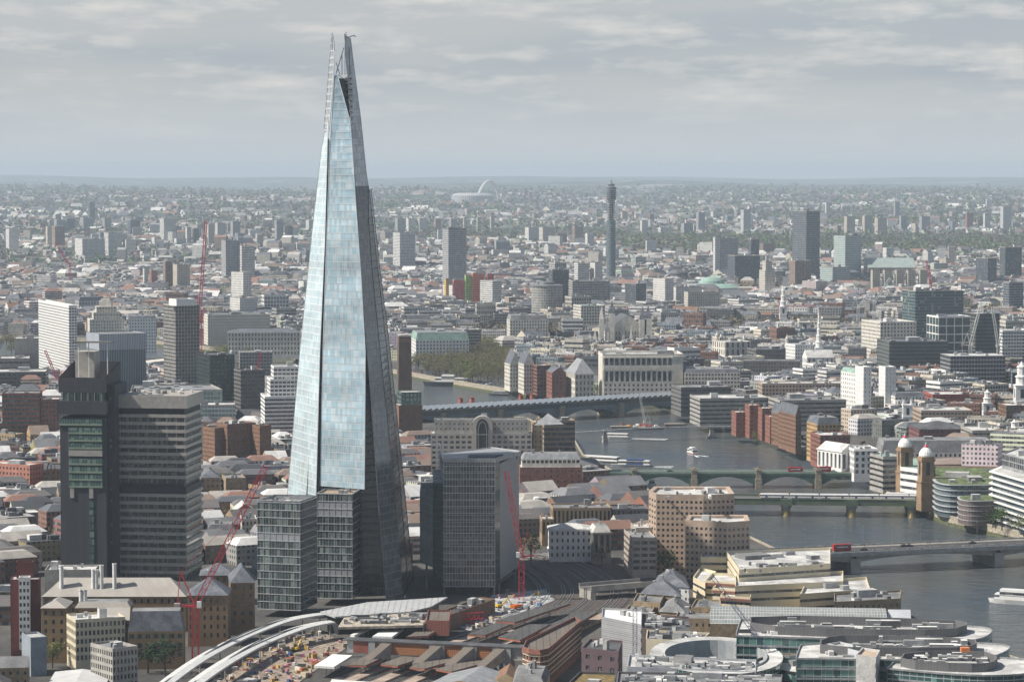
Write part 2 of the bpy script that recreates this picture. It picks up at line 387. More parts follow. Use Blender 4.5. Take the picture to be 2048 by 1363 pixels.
# paved roads over the ground
M['asphalt'] = mat('asphalt', (0.06, 0.06, 0.062), 0.9, var=0.15, scale=0.2)
M['paving'] = mat('paving', (0.27, 0.25, 0.22), 0.9, var=0.15, scale=0.3)
def offset_line(pts, dist):
    res = []
    for i, p in enumerate(pts):
        a = pts[max(0, i-1)]; b = pts[min(len(pts)-1, i+1)]
        dx, dy = b[0]-a[0], b[1]-a[1]; L = math.hypot(dx, dy) or 1
        res.append((p[0]-dy/L*dist, p[1]+dx/L*dist))
    return res
def strip(name, pts, d0, d1, z, m):
    s = MB(); A, Bq = offset_line(pts, d0), offset_line(pts, d1)
    for i in range(len(pts)-1):
        s.face([(A[i][0], A[i][1], z), (A[i+1][0], A[i+1][1], z), (Bq[i+1][0], Bq[i+1][1], z), (Bq[i][0], Bq[i][1], z)], 0)
        s.wall(A[i], A[i+1], z-0.2, z) 
    return tag(s.build(name, m), kind='structure')
strip('riverside_pavement', FB2[:15], 1.0, 7.0, 0.16, M['paving'])
strip('embankment_road', FB2[:12], 7.0, 24.0, 0.08, M['asphalt'])
strip('riverside_path', FB2[16:], 1.0, 10.0, 0.16, M['paving'])
# ---------------------------------------------------------------- haze
HAZE = 4.3e-5
hv = bpy.data.materials.new('haze_air'); hv.use_nodes = True; nt = hv.node_tree; nt.nodes.clear()
ho_ = nt.nodes.new('ShaderNodeOutputMaterial'); pv = nt.nodes.new('ShaderNodeVolumePrincipled')
pv.inputs['Density'].default_value = HAZE; pv.inputs['Color'].default_value = (0.72, 0.86, 1.0, 1); pv.inputs['Anisotropy'].default_value = 0.0
nt.links.new(pv.outputs[0], ho_.inputs['Volume'])
hb = MB(); hb.prism([(-40000, -3500), (40000, -3500), (40000, 48000), (-40000, 48000)], WL-4.0, 345.0, bottom=True)
hz = hb.build('haze', hv); tag(hz, kind='stuff')
hz.visible_shadow = True
# ---------------------------------------------------------------- buildings
def B(xl, xc, xr, yb, th=0.0, dep=None, wid=None, z=0.0):
    """footprint from the near corner (xc, yb), the pictured left and right ends and the angle of the right-hand face"""
    C = P(xc, yb, z); a = R(th); c, s = math.cos(a), math.sin(a); d0 = D0(C.x, C.y, 0)
    k = (xr-1024.0)/F; w = wid if wid is not None else (k*d0 - C.x)/(c - k*s*CP)
    k = (xl-1024.0)/F; l = dep if dep is not None else (C.x - k*d0)/(s + k*c*CP)
    l = min(max(l, 6.0), 160.0)
    return [(C.x, C.y), (C.x+w*c, C.y+w*s), (C.x+w*c-l*s, C.y+w*s+l*c), (C.x-l*s, C.y+l*c)]
def facing(p, q):
    dx, dy = q[0]-p[0], q[1]-p[1]; L = math.hypot(dx, dy) or 1
    return dx/L            # minus the y of the outward normal: 1 looks at the camera, -1 away
def facade_geo(mw, rows, p, q, z0, fh, nf, bay, ww, wh, dep, sill, ztop, mat=0, cols=None):
    L = math.hypot(q[0]-p[0], q[1]-p[1])
    if L < 0.3: return
    ux, uy = (q[0]-p[0])/L, (q[1]-p[1])/L; nx, ny = uy, -ux
    nb = max(1, int(round(L/bay))); b = L/nb
    pt = lambda u, o=0.0: (p[0]+ux*u-nx*o, p[1]+uy*u-ny*o)
    band = ww >= 0.98
    zp = z0
    for i in range(nf):
        zb = z0+i*fh+sill*fh; zt = zb+wh*fh
        mw.wall(p, q, zp, zb, mat)
        a, e = pt(0), pt(L); ai, ei = pt(0, dep), pt(L, dep)
        mw.face([(a[0], a[1], zb), (e[0], e[1], zb), (ei[0], ei[1], zb), (ai[0], ai[1], zb)], mat)
        mw.face([(ai[0], ai[1], zt), (ei[0], ei[1], zt), (e[0], e[1], zt), (a[0], a[1], zt)], mat)
        if not band:
            hw = b*(1-ww)/2; u = 0.0; spans = [(0, hw)] + [(k*b-hw, k*b+hw) for k in range(1, nb)] + [(L-hw, L)]
            for (s0, s1) in spans:
                mw.wall(pt(s0), pt(s1), zb, zt, mat)
                if s1 < L-0.01:
                    A_, B_ = pt(s1), pt(s1, dep); mw.wall(A_, B_, zb, zt, mat)
                if s0 > 0.01:
                    A_, B_ = pt(s0), pt(s0, dep); mw.wall(B_, A_, zb, zt, mat)
        rows[i].wall(ai, ei, zb, zt)
        zp = zt
    if ztop > zp: mw.wall(p, q, zp, ztop, mat)
def plants(foot, z, n, rnd, e, zs=(2.0, 4.5), mats=None, big=True):
    cx, cy = centre(foot); mats = mats or [M['roof_pale'], M['metal'], M['roof_grey']]
    ins = inset(foot, 2.5)
    xs = [p[0] for p in ins]; ys = [p[1] for p in ins]; a = math.atan2(foot[1][1]-foot[0][1], foot[1][0]-foot[0][0])
    ext = min(max(xs)-min(xs), max(ys)-min(ys))
    made = 0
    for k in range(n*6):
        if made >= n: break
        x, y = rnd.uniform(min(xs), max(xs)), rnd.uniform(min(ys), max(ys))
        w = rnd.uniform(0.12, 0.34)*ext if big and made == 0 else rnd.uniform(0.05, 0.16)*ext
        dd = rnd.uniform(0.12, 0.3)*ext if big and made == 0 else rnd.uniform(0.05, 0.12)*ext
        w = min(max(w, 1.2), 16); dd = min(max(dd, 1.2), 12)
        r = rect(x, y, w, dd, a)
        if not all(inside(p, ins) for p in r): continue
        pb = MB(); pb.prism(r, z, z+(rnd.uniform(*zs) if made == 0 else rnd.uniform(1.2, 2.4)), 0, 1)
        m = rnd.choice(mats); pb.build('plant_room' if made == 0 else 'roof_unit', [m, M['roof_pale'] if rnd.random() < .6 else M['roof_grey']], e); made += 1
def roof_part(e, foot, h, kind, mats, rnd=None, rh=None, par=0.9, wallm=None, name='roof'):
    r = MB(); xs = [math.hypot(foot[i][0]-foot[i-1][0], foot[i][1]-foot[i-1][1]) for i in range(len(foot))]; short = min(xs) if len(foot) == 4 else 14
    if kind == 'flat':
        i1 = inset(foot, 0.35); n = len(foot)
        r.flat(i1, h-0.05, 0)
        for i in range(n):
            j = (i+1) % n
            r.wall(foot[i], foot[j], h+0.002, h+par, 1); r.wall(i1[j], i1[i], h-0.05, h+par, 1)
            r.face([(foot[i][0], foot[i][1], h+par), (foot[j][0], foot[j][1], h+par), (i1[j][0], i1[j][1], h+par), (i1[i][0], i1[i][1], h+par)], 1)
    elif kind == 'hip':
        tt = short*0.47; top = inset(foot, tt); o = inset(foot, -0.5); r.frustum(o, h, top, h+(rh or tt*0.75), 0)
        r.flat(o, h, 1, down=True)
    elif kind == 'mansard':
        top = inset(foot, 1.8); r.frustum(foot, h, top, h+(rh or 3.4), 0, 1)
    elif kind == 'gable':
        a, b, c, d = foot
        if math.hypot(b[0]-a[0], b[1]-a[1]) < math.hypot(c[0]-b[0], c[1]-b[1]): a, b, c, d = b, c, d, a
        H2 = h+(rh or short*0.36); m1 = ((a[0]+d[0])/2, (a[1]+d[1])/2, H2); m2 = ((b[0]+c[0])/2, (b[1]+c[1])/2, H2)
        A_, B_, C_, D_ = [(p[0], p[1], h) for p in (a, b, c, d)]
        r.face([A_, B_, m2, m1], 0); r.face([C_, D_, m1, m2], 0); r.face([B_, C_, m2], 1); r.face([D_, A_, m1], 1)
    return r.build(name, mats, e)
SEED = random.Random(7)
def building(name, label, cat, foot, h, z0=0.0, fh=3.8, bay=3.2, ww=0.5, wh=0.5, dep=0.35, sill=0.3, wall=None, win=None, roof='flat', roofm=None, rh=None,
             par=0.9, plant=3, group=None, corn=False, taken=True, rnd=None, base=None, e=None, loc=None, single=False):
    rnd = rnd or SEED; wall = wall or M['stone']; win = win or M['win']; roofm = roofm or M['roof_pale']
    cx, cy = centre(foot)
    e = e or empty(name, (cx, cy, z0), label, cat, group)
    if taken: claim(foot)
    mw = MB(); nf = max(1, int((h-z0-0.6)/fh)); f0 = z0 + max(0.0, (h-z0) - nf*fh - 0.4)
    rows = [MB() for _ in range(nf)]
    n = len(foot)
    for i in range(n):
        p, q = foot[i], foot[(i+1) % n]
        if facing(p, q) < -0.45:
            mw.wall(p, q, z0, h)
            continue
        if f0 > z0: mw.wall(p, q, z0-0.5, f0)
        facade_geo(mw, rows, p, q, f0, fh, nf, bay, ww, wh, dep, sill, h)
    if corn:
        o = inset(foot, -0.6)
        for zc in (h-0.9, f0+fh if corn == 2 else None):
            if zc is None: continue
            for i in range(n): mw.wall(o[i], o[(i+1) % n], zc, zc+0.7)
            for zz, dn in ((zc, True), (zc+0.7, False)):
                for i in range(n):
                    j = (i+1) % n; q = [(foot[i][0], foot[i][1], zz), (o[i][0], o[i][1], zz), (o[j][0], o[j][1], zz), (foot[j][0], foot[j][1], zz)]
                    mw.face(q if not dn else q[::-1])
    mw.build('wall', wall, e)
    if single:
        allw = MB()
        for r in rows: allw.v, allw.f, allw.m, allw.uv, allw.c, allw.sm = merge(allw, r)
        allw.build('windows', win, e)
    else:
        for r in rows: r.build('window_row', win, e)
    roof_part(e, foot, h, roof, [roofm, wall if roof in ('flat', 'gable') else M['roof_grey']], rnd, rh, par)
    if plant: plants(foot if roof == 'flat' else inset(foot, 2), h-0.05 if roof == 'flat' else h+(rh or 3.4)-0.2, plant, rnd, e)
    return e
def merge(a, b):
    k = len(a.v); return a.v+b.v, a.f+[tuple(i+k for i in f) for f in b.f], a.m+b.m, a.uv+b.uv, a.c+b.c, a.sm+b.sm
def tower(name, label, cat, foot, h, wallmat, z0=0.0, roofm=None, par=1.2, plant=2, group=None, taken=True, rnd=None, roof='flat', rh=None, cap=None):
    """a far building: facade pattern in the wall's material, own roof and plant rooms"""
    cx, cy = centre(foot); e = empty(name, (cx, cy, z0), label, cat, group)
    if taken: claim(foot)
    w = MB()
    for i in range(len(foot)): w.wall(foot[i], foot[(i+1) % len(foot)], z0-1, h, 0, 0.0, 0.0)
    w.build('wall', wallmat, e)
    roof_part(e, foot, h, roof, [roofm or M['roof_pale'], cap or M['concrete']], None, rh, par)
    if plant: plants(foot, h-0.05, plant, rnd or SEED, e, (3.0, 6.0))
    return e
# ---------------------------------------------------------------- the tapering glass tower
def line_at(ln, z):
    """ln: world points sorted by height; clamps beyond its ends"""
    if z <= ln[0][2]:
        a, b = ln[0], ln[1]
        return (a[0], a[1], max(z, a[2]))
    for a, b in zip(ln, ln[1:]):
        if z <= b[2]:
            k = (z-a[2])/(b[2]-a[2]); return (a[0]+(b[0]-a[0])*k, a[1]+(b[1]-a[1])*k, z)
    return tuple(ln[-1])
def mkline(pts):
    # (px, py, Y) from the top down; first sort by height
    r = [tuple(AT(*p)) for p in pts]; r.sort(key=lambda q: q[2]); return r
def facet(name, la, lb, z0, z1, m, e, step=3.86, fin=0.07, label=None, finm=1, fins=True):
    """a sheet of glazing between two leaning edges, cut into storeys, each with a projecting ledge"""
    mb = MB(); n = int(math.ceil((z1-z0)/step)); zs = [z0+(z1-z0)*i/n for i in range(n+1)]
    for i in range(n):
        a0, b0, b1, a1 = line_at(la, zs[i]), line_at(lb, zs[i]), line_at(lb, zs[i+1]), line_at(la, zs[i+1])
        if abs(a1[2]-a0[2]) < 1e-3 and abs(b1[2]-b0[2]) < 1e-3: continue
        L0 = math.dist(a0[:2], b0[:2]); L1 = math.dist(a1[:2], b1[:2])
        pts = [a0, b0, b1, a1]; uv = [(0, a0[2]), (L0, b0[2]), (L0, b1[2]), (0, a1[2])]
        if abs(a1[2]-a0[2]) < 1e-3: pts = [a0, b0, b1]; uv = uv[:3]
        if abs(b1[2]-b0[2]) < 1e-3: pts = [a0, b0, a1]; uv = [uv[0], uv[1], uv[3]]
        mb.face(pts, 0, uv)
        if fins:
            dx, dy = b0[0]-a0[0], b0[1]-a0[1]; L = math.hypot(dx, dy) or 1; nx, ny = dy/L*fin, -dx/L*fin
            q = [(a0[0], a0[1]), (b0[0], b0[1])]; o = [(p[0]+nx, p[1]+ny) for p in q]; zf = zs[i]; zt = zf+0.11
            if abs(a0[2]-zf) < 0.1 and abs(b0[2]-zf) < 0.1:
                mb.wall(o[0], o[1], zf, zt, finm)
                mb.face([(o[0][0], o[0][1], zt), (o[1][0], o[1][1], zt), (q[1][0], q[1][1], zt), (q[0][0], q[0][1], zt)], finm)
                mb.face([(q[0][0], q[0][1], zf), (q[1][0], q[1][1], zf), (o[1][0], o[1][1], zf), (o[0][0], o[0][1], zf)], finm)
    # edge fins, white mullions that frame the sheet
    for ln in (la, lb):
        for a, b in zip(ln, ln[1:]):
            if b[2] <= z0 or a[2] >= z1: continue
            mb.bar(line_at(ln, max(a[2], z0)), line_at(ln, min(b[2], z1)), 0.22, finm)
    o = mb.build(name, [m, M['shadefin'] if m in (gl_dark, gl_mid, gl_dim) else M['whitefin']], e)
    if label: o['label'] = label
    return o
M['whitefin'] = mat('white_fin', (0.55, 0.58, 0.60), 0.4, 0.2, var=0.1)
M['shadefin'] = mat('shaded_fin', (0.17, 0.18, 0.19), 0.4, 0.2, var=0.1)  # the same fin painted darker for the facades in shade
gl_lit = glassmat('sunlit_glazing', (0.40, 0.52, 0.57), (0.60, 0.68, 0.71), 1.5, 3.86, 0.4, 0.09, (0.62, 0.66, 0.68), rough=0.25, metal=0.1, bandnoise=0.3, wave=0.02)  # one glass in several tones: sunlit sides painted paler, shaded sides darker
gl_blue = glassmat('sunlit_blue_glazing', (0.28, 0.40, 0.465), (0.46, 0.555, 0.60), 1.5, 3.86, 0.45, 0.09, (0.40, 0.45, 0.48), rough=0.25, metal=0.1, vr=(0.82, 1.2), bandnoise=0.5, wave=0.02)  # pale sky reflection kept in the base colour of the middle facade
gl_dark = glassmat('shaded_glazing', (0.022, 0.032, 0.036), (0.075, 0.09, 0.092), 1.5, 3.86, 0.2, 0.10, (0.13, 0.14, 0.145), rough=0.12, metal=0.1, bandnoise=0.5, wave=0.04)  # from here darker, greyer base colours for the facades turned from the sun
gl_mid = glassmat('half_shaded_glazing', (0.075, 0.088, 0.095), (0.20, 0.215, 0.215), 1.5, 3.86, 0.3, 0.10, (0.24, 0.25, 0.255), rough=0.2, metal=0.1, bandnoise=0.45, wave=0.04)
gl_dim = glassmat('dim_shaded_glazing', (0.075, 0.088, 0.095), (0.16, 0.175, 0.18), 1.5, 3.86, 0.25, 0.10, (0.17, 0.18, 0.185), rough=0.15, metal=0.1, bandnoise=0.5, wave=0.04)
YB = P(700, 1195).y
b0_ = lambda px, py, dy: (px, py, YB+dy)
a0 = mkline([b0_(650, 262, 32), b0_(643, 300, 34), b0_(627, 440, 38), b0_(600, 700, 46), b0_(575, 988, 55), b0_(560, 1165, 60)])
a1 = mkline([b0_(657, 240, 22), b0_(655, 290, 21), b0_(650, 480, 18), b0_(640, 700, 12), b0_(632, 994, 4), b0_(627, 1170, 0)])
a_in = mkline([b0_(660, 240, 27), b0_(650, 480, 24), b0_(643, 700, 18), b0_(636, 994, 10), b0_(631, 1170, 6)])
bl0 = mkline([b0_(668, 150, 22), b0_(660, 290, 18), b0_(653, 480, 17), b0_(646, 700, 12), b0_(640, 985, 5), b0_(636, 1180, 0)])
bl1 = mkline([b0_(675, 150, 22), b0_(701, 245, 17), b0_(705, 297, 14), b0_(712, 407, 10), b0_(722, 545, 5), b0_(731, 700, -1), b0_(729, 978, -11)])
cl0_ = mkline([b0_(688, 68, 30), b0_(697.6, 187, 27), b0_(703, 275, 25), b0_(711, 370, 18), b0_(721, 539, 10), b0_(733, 700, 1), b0_(740, 782, -2), b0_(747, 864, -8), b0_(757, 1008, -16), b0_(773, 1203, -24)])
cl1_ = mkline([b0_(701, 77, 36), b0_(710, 150, 35), b0_(721.5, 238, 33), b0_(732.5, 345, 31), b0_(738, 381, 30), b0_(737, 440, 27), b0_(744, 539, 25), b0_(760, 700, 18), b0_(777, 860, 10), b0_(795, 1050, 0), b0_(806, 1198, -8)])
el1 = mkline([b0_(739, 380, 34), b0_(756, 539, 34), b0_(774, 700, 32), b0_(799, 950, 30), b0_(817, 1185, 28)])
fl1 = mkline([b0_(742, 378, 44), b0_(760, 539, 48), b0_(780, 700, 52), b0_(806, 950, 60), b0_(829, 1178, 66)])
bk1 = mkline([b0_(712, 380, 50), b0_(742, 700, 90), b0_(765, 1150, 110)])
bk0 = mkline([b0_(668, 300, 45), b0_(640, 700, 85), b0_(610, 1150, 108)])
core_l = mkline([b0_(666, 260, 32), b0_(640, 600, 26), b0_(600, 1180, 16)])
core_m = mkline([b0_(672, 155, 27), b0_(665, 290, 23), b0_(660, 700, 13), b0_(660, 1180, 8)])
core_r = mkline([b0_(700, 160, 30), b0_(706, 290, 26), b0_(727, 560, 19), b0_(752, 860, 13), b0_(776, 1195, 8)])
core_rr = mkline([b0_(708, 240, 34), b0_(735, 500, 36), b0_(768, 860, 36), b0_(800, 1190, 34)])
sh = empty('glass_skyscraper', P(700, 1190), 'tall tapering glass skyscraper with a split open top, highest in the picture', 'skyscraper')
FOOTS.append((P(700, 1190).x, YB+45, 52, rect(P(700, 1190).x, YB+45, 70, 90)))
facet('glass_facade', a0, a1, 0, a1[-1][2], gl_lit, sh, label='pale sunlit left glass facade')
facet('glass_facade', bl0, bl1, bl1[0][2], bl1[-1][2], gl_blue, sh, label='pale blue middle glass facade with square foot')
zc_ = ZT(372, YB+25); facet('glass_facade', cl0_, cl1_, 0, zc_, gl_mid, sh, label='leaning grey shaded glass facade')
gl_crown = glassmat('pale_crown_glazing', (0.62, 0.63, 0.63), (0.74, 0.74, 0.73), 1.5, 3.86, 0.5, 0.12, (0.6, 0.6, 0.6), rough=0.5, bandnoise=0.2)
facet('glass_facade', cl0_, cl1_, zc_, cl0_[-1][2], gl_crown, sh, label='pale upper part of the right-hand splinter')
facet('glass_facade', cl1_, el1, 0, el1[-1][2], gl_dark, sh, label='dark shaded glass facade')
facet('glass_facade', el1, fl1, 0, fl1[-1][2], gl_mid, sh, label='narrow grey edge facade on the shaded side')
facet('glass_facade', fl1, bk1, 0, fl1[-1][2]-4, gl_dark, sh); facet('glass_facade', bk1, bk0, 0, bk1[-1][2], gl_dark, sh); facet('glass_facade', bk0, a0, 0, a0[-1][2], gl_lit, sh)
for la, lb in ((core_l, core_m), (core_m, core_r), (core_r, core_rr)):
    facet('core_wall', la, lb, 0, min(la[-1][2], lb[-1][2])+ (30 if la is core_m else 0), gl_dim if lb is core_rr else gl_dark, sh, fin=0.35)
# greenish strip in the recess between the two lit facades
gl_green = glassmat('green_recess_glazing', (0.09, 0.17, 0.155), (0.17, 0.27, 0.24), 1.5, 3.86, 0.3, 0.1, (0.2, 0.27, 0.25), rough=0.15)
facet('recess_wall', a_in, mkline([b0_(672, 240, 24), b0_(660, 480, 20), b0_(650, 700, 14), b0_(644, 994, 6), b0_(640, 1170, 2)]), 0, 225, gl_green, sh)
# the open top: two standing splinters of ladder frame, and steel between
def splinter(la, lb, z0, z1, label, step=3.86, glass=None):
    s = MB(); n = int((z1-z0)/step)
    for i in range(n+1):
        z = z0+i*step; a, b = Vector(line_at(la, z)), Vector(line_at(lb, z))
        s.bar(a, b, 0.28); s.bar(a + Vector((0, 0, 1.4)), b+Vector((0, 0, 1.4)), 0.12)
        bk = (a+b)/2 + Vector((0.4, 3.2, 0)); s.bar(a, bk, 0.16); s.bar(b, bk, 0.16)
        if i < n:
            a2, b2 = Vector(line_at(la, z+step)), Vector(line_at(lb, z+step)); s.bar(a, a2, 0.3); s.bar(b, b2, 0.3)
            if i % 2: s.bar(a, b2, 0.12)
            m1, m2 = (a+b)/2, (a2+b2)/2; s.bar(m1, m2, 0.13)
    o = s.build('spire_frame', M['whitefin'], sh); o['label'] = label
    if glass:
        g = MB()
        for i in range(n):
            z = z0+i*step; a, b, c, d = line_at(la, z), line_at(lb, z), line_at(lb, z+step*0.4), line_at(la, z+step*.4)
            g.face([a, b, c, d], 0, [(0, 0), (3, 0), (3, 3), (0, 3)])
        g.build('spire_glass', glass, sh)
M['frost'] = mat('frosted_glass', (0.46, 0.47, 0.47), 0.35, 0.1, var=0.2, scale=0.4)
sl0 = mkline([b0_(664.5, 70, 32), b0_(659, 120, 32), b0_(654, 190, 32), b0_(648, 262, 32)]); sl1 = mkline([b0_(666, 72, 26), b0_(669, 100, 25), b0_(668, 120, 24), b0_(664, 190, 22), b0_(657, 275, 20)])
splinter(sl0, sl1, sl0[0][2], sl0[-1][2]-1, 'left open splinter of white ladder framing', glass=M['frost'])
s = MB()
for pa, pb, r in (((672, 148), (684, 108), .35), ((684, 108), (688, 95), .3), ((672, 125), (680, 150), .3), ((676, 150), (698, 165), .3), ((684, 150), (684, 110), .3), ((690, 68), (690, 150), .25), ((664, 66), (665, 100), .25), ((692, 64), (692, 80), .22)):
    s.bar(AT(pa[0], pa[1], YB+28), AT(pb[0], pb[1], YB+28), r)
s.build('mast', M['metal'], sh)
s = MB()
s.bar(AT(694, 76, YB+28), AT(708, 71, YB+28), .3); s.bar(AT(708, 71, YB+28), AT(711, 74, YB+28), .35); s.bar(AT(700, 150, YB+28), AT(698, 95, YB+30), .25)
s.build('maintenance_arm', M['darkconc'], sh)
s = MB()   # exposed dark floors in the triangular opening
for i in range(26):
    z = ZT(270, YB+24)+i*3.0
    if z > ZT(152, YB+24): break
    k = i/25.0; xa = AT(700-26*k, 270, YB+27).x; xb = AT(706-6*k, 270, YB+27).x
    s.box((xa+xb)/2, YB+29, z, z+0.5, xb-xa, 5.0)
    s.bar((xa, YB+26, z), (xb, YB+26, z+3), 0.14)
s.build('open_floor_slabs', M['darkconc'], sh)
for la, lb in ((cl0_, cl1_),):
    s = MB()
    for i in range(0, 62):
        z = ZT(290, YB+24)+i*1.93
        if z > la[-1][2]-1: break
        a, b = Vector(line_at(la, z)), Vector(line_at(lb, z)); s.bar(a+Vector((0, -.4, 0)), b+Vector((0, -.4, 0)), 0.1)
    s.build('spire_frame', M['whitefin'], sh)
# ---------------------------------------------------------------- podium blocks in front of it
def glassblock(name, label, foot, h, z0, glassm, side, roofm, bands=(), fh=3.9, par=3.0, cat='office block', fins=True):
    cx, cy = centre(foot); e = empty(name, (cx, cy, z0), label, cat); claim(foot)
    n = len(foot); nf = int(round((h-z0)/fh))
    for i in range(nf):
        r = MB(); za, zb = z0+i*fh, z0+(i+1)*fh
        for k in range(n):
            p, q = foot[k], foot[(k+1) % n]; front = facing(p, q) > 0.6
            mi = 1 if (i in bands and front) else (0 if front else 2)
            r.wall(p, q, za, zb-0.35, mi)
            r.wall(p, q, zb-0.35, zb, 3)
        r.build('storey_glazing', [glassm, M['louvre'], side, M['whitefin']], e)
    f = MB(); o = inset(foot, -0.25)
    for i in range(nf+1):
        z = z0+i*fh-0.1
        for k in range(n):
            if facing(foot[k], foot[(k+1) % n]) < -0.3: continue
            j = (k+1) % n
            f.wall(o[k], o[j], z, z+0.22); f.face([(o[k][0], o[k][1], z+.22), (o[j][0], o[j][1], z+.22), (foot[j][0], foot[j][1], z+.22), (foot[k][0], foot[k][1], z+.22)])
    if fins:
        for k in range(n):
            p, q = foot[k], foot[(k+1) % n]
            if facing(p, q) < 0.6: continue
            L = math.dist(p, q); m_ = int(L/3.0)
            for i in range(m_+1):
                x, y = p[0]+(q[0]-p[0])*i/m_, p[1]+(q[1]-p[1])*i/m_
                f.bar((x, y-0.15, z0), (x, y-0.15, h), 0.09)
    f.build('facade_frame', M['whitefin'], e)
    s = MB(); s.flat(inset(foot, 0.4), h-par+1.0, 0)
    i1 = inset(foot, 0.4)
    for k in range(n): s.wall(i1[(k+1) % n], i1[k], h-par+1.0, h, 1); s.wall(foot[k], foot[(k+1) % n], h-0.01, h+0.4, 1)
    for k in range(n):
        j = (k+1) % n; s.face([(foot[k][0], foot[k][1], h+.4), (foot[j][0], foot[j][1], h+.4), (i1[j][0], i1[j][1], h+.4), (i1[k][0], i1[k][1], h+.4)], 1)
    s.build('roof', [roofm, M['metal']], e)
    plants(foot, h-par+1.0, 4, SEED, e, (1.5, 2.6))
    return e
M['louvre'] = facade('grey_louvre_panel', (0.33, 0.34, 0.36), (0.23, 0.24, 0.26), 1.5, 0.5, 0.9, 0.5, rough=0.6)
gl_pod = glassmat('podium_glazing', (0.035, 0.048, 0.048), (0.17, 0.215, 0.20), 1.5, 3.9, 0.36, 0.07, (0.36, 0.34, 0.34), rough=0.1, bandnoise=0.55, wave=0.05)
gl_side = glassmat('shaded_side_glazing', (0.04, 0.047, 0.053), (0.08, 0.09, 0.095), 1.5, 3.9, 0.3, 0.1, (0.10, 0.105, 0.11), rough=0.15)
f1 = B(514, 600, 632, 1245, 8, dep=26); f1 = [P(516, 1232)[:2], P(601, 1236)[:2], (GX(634, P(600, 1236).y+24), P(600, 1236).y+26), (GX(548, P(600, 1236).y+24), P(600, 1236).y+30)]
f1 = [tuple(p) for p in f1]
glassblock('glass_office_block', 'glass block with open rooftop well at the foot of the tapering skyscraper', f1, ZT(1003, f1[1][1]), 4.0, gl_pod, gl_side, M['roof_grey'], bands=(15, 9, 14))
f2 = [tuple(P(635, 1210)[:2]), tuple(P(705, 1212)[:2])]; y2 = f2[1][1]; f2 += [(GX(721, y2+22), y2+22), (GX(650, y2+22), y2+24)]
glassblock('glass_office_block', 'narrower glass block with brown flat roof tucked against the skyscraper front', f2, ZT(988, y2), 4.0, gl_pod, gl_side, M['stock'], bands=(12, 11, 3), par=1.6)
# ---------------------------------------------------------------- styles
def FM(name, wall, glass=(0.05, 0.06, 0.07), bay=3.0, fh=3.6, ww=0.55, wh=0.5, **k):
    if name not in M: M[name] = facade(name, wall, glass, bay, fh, ww, wh, **k)
    return M[name]
FT = dict(
 white=FM('white_window_facade', (0.62, 0.61, 0.58), bay=3.2, fh=3.6, ww=.5, wh=.42),
 slab=FM('white_banded_facade', (0.60, 0.60, 0.58), bay=3.2, fh=3.4, ww=.9, wh=.42),
 grey=FM('grey_window_facade', (0.34, 0.345, 0.35), bay=3.2, fh=3.6, ww=.6, wh=.5),
 beige=FM('beige_window_facade', (0.48, 0.43, 0.35), bay=3.2, fh=3.6, ww=.45, wh=.45),
 brown=FM('brown_window_facade', (0.24, 0.17, 0.135), bay=3.2, fh=3.6, ww=.45, wh=.5),
 dark=FM('dark_glass_facade', (0.10, 0.115, 0.13), (0.035, 0.045, 0.06), bay=1.6, fh=3.6, ww=.8, wh=.7, pal=.1),
 darkband=FM('dark_banded_facade', (0.17, 0.19, 0.21), (0.03, 0.04, 0.055), bay=1.6, fh=3.8, ww=.95, wh=.55, pal=.1),
 aqua=FM('aqua_banded_facade', (0.50, 0.56, 0.54), (0.13, 0.22, 0.22), bay=3.0, fh=3.8, ww=.85, wh=.6, pal=.3),
 teal=FM('dark_teal_facade', (0.12, 0.16, 0.165), (0.03, 0.06, 0.065), bay=3.0, fh=3.9, ww=.9, wh=.7, pal=.15),
 concrete=FM('concrete_facade', (0.33, 0.32, 0.295), bay=4.0, fh=3.8, ww=.8, wh=.4),
 stone=FM('stone_window_facade', (0.52, 0.49, 0.425), bay=3.4, fh=4.0, ww=.38, wh=.5),
 red=FM('red_cladding_facade', (0.52, 0.07, 0.06), bay=2.2, fh=3.8, ww=.6, wh=.45),
 green=FM('lime_cladding_facade', (0.26, 0.40, 0.06), bay=2.2, fh=3.8, ww=.6, wh=.45),
 orange=FM('orange_cladding_facade', (0.62, 0.16, 0.06), bay=2.2, fh=3.8, ww=.6, wh=.45),
 yellow=FM('yellow_cladding_facade', (0.65, 0.40, 0.05), bay=2.2, fh=3.8, ww=.6, wh=.45),
 brickf=FM('brick_window_facade', (0.28, 0.12, 0.085), bay=3.0, fh=3.5, ww=.42, wh=.5),
)
def LM(foot, phrase):
    c = centre(foot); LAND.append((c[0], c[1], phrase))
def TW(label, xl, xc, xr, yb, yt, th, m, name='tower_block', cat='tower block', phrase=None, dep=None, z0=0.0, **k):
    foot = B(xl, xc, xr, yb, th, dep); h = ZT(yt, foot[0][1])
    if phrase: LM(foot, phrase)
    return tower(name, label, cat, foot, h, FT[m], z0, **k)
def BL(label, xl, xc, xr, yb, yt, th, name='office_block', cat='office block', phrase=None, ddep=None, **k):
    foot = B(xl, xc, xr, yb, th, ddep); h = ZT(yt, foot[0][1])
    if phrase: LM(foot, phrase)
    return building(name, label, cat, foot, h, **k)
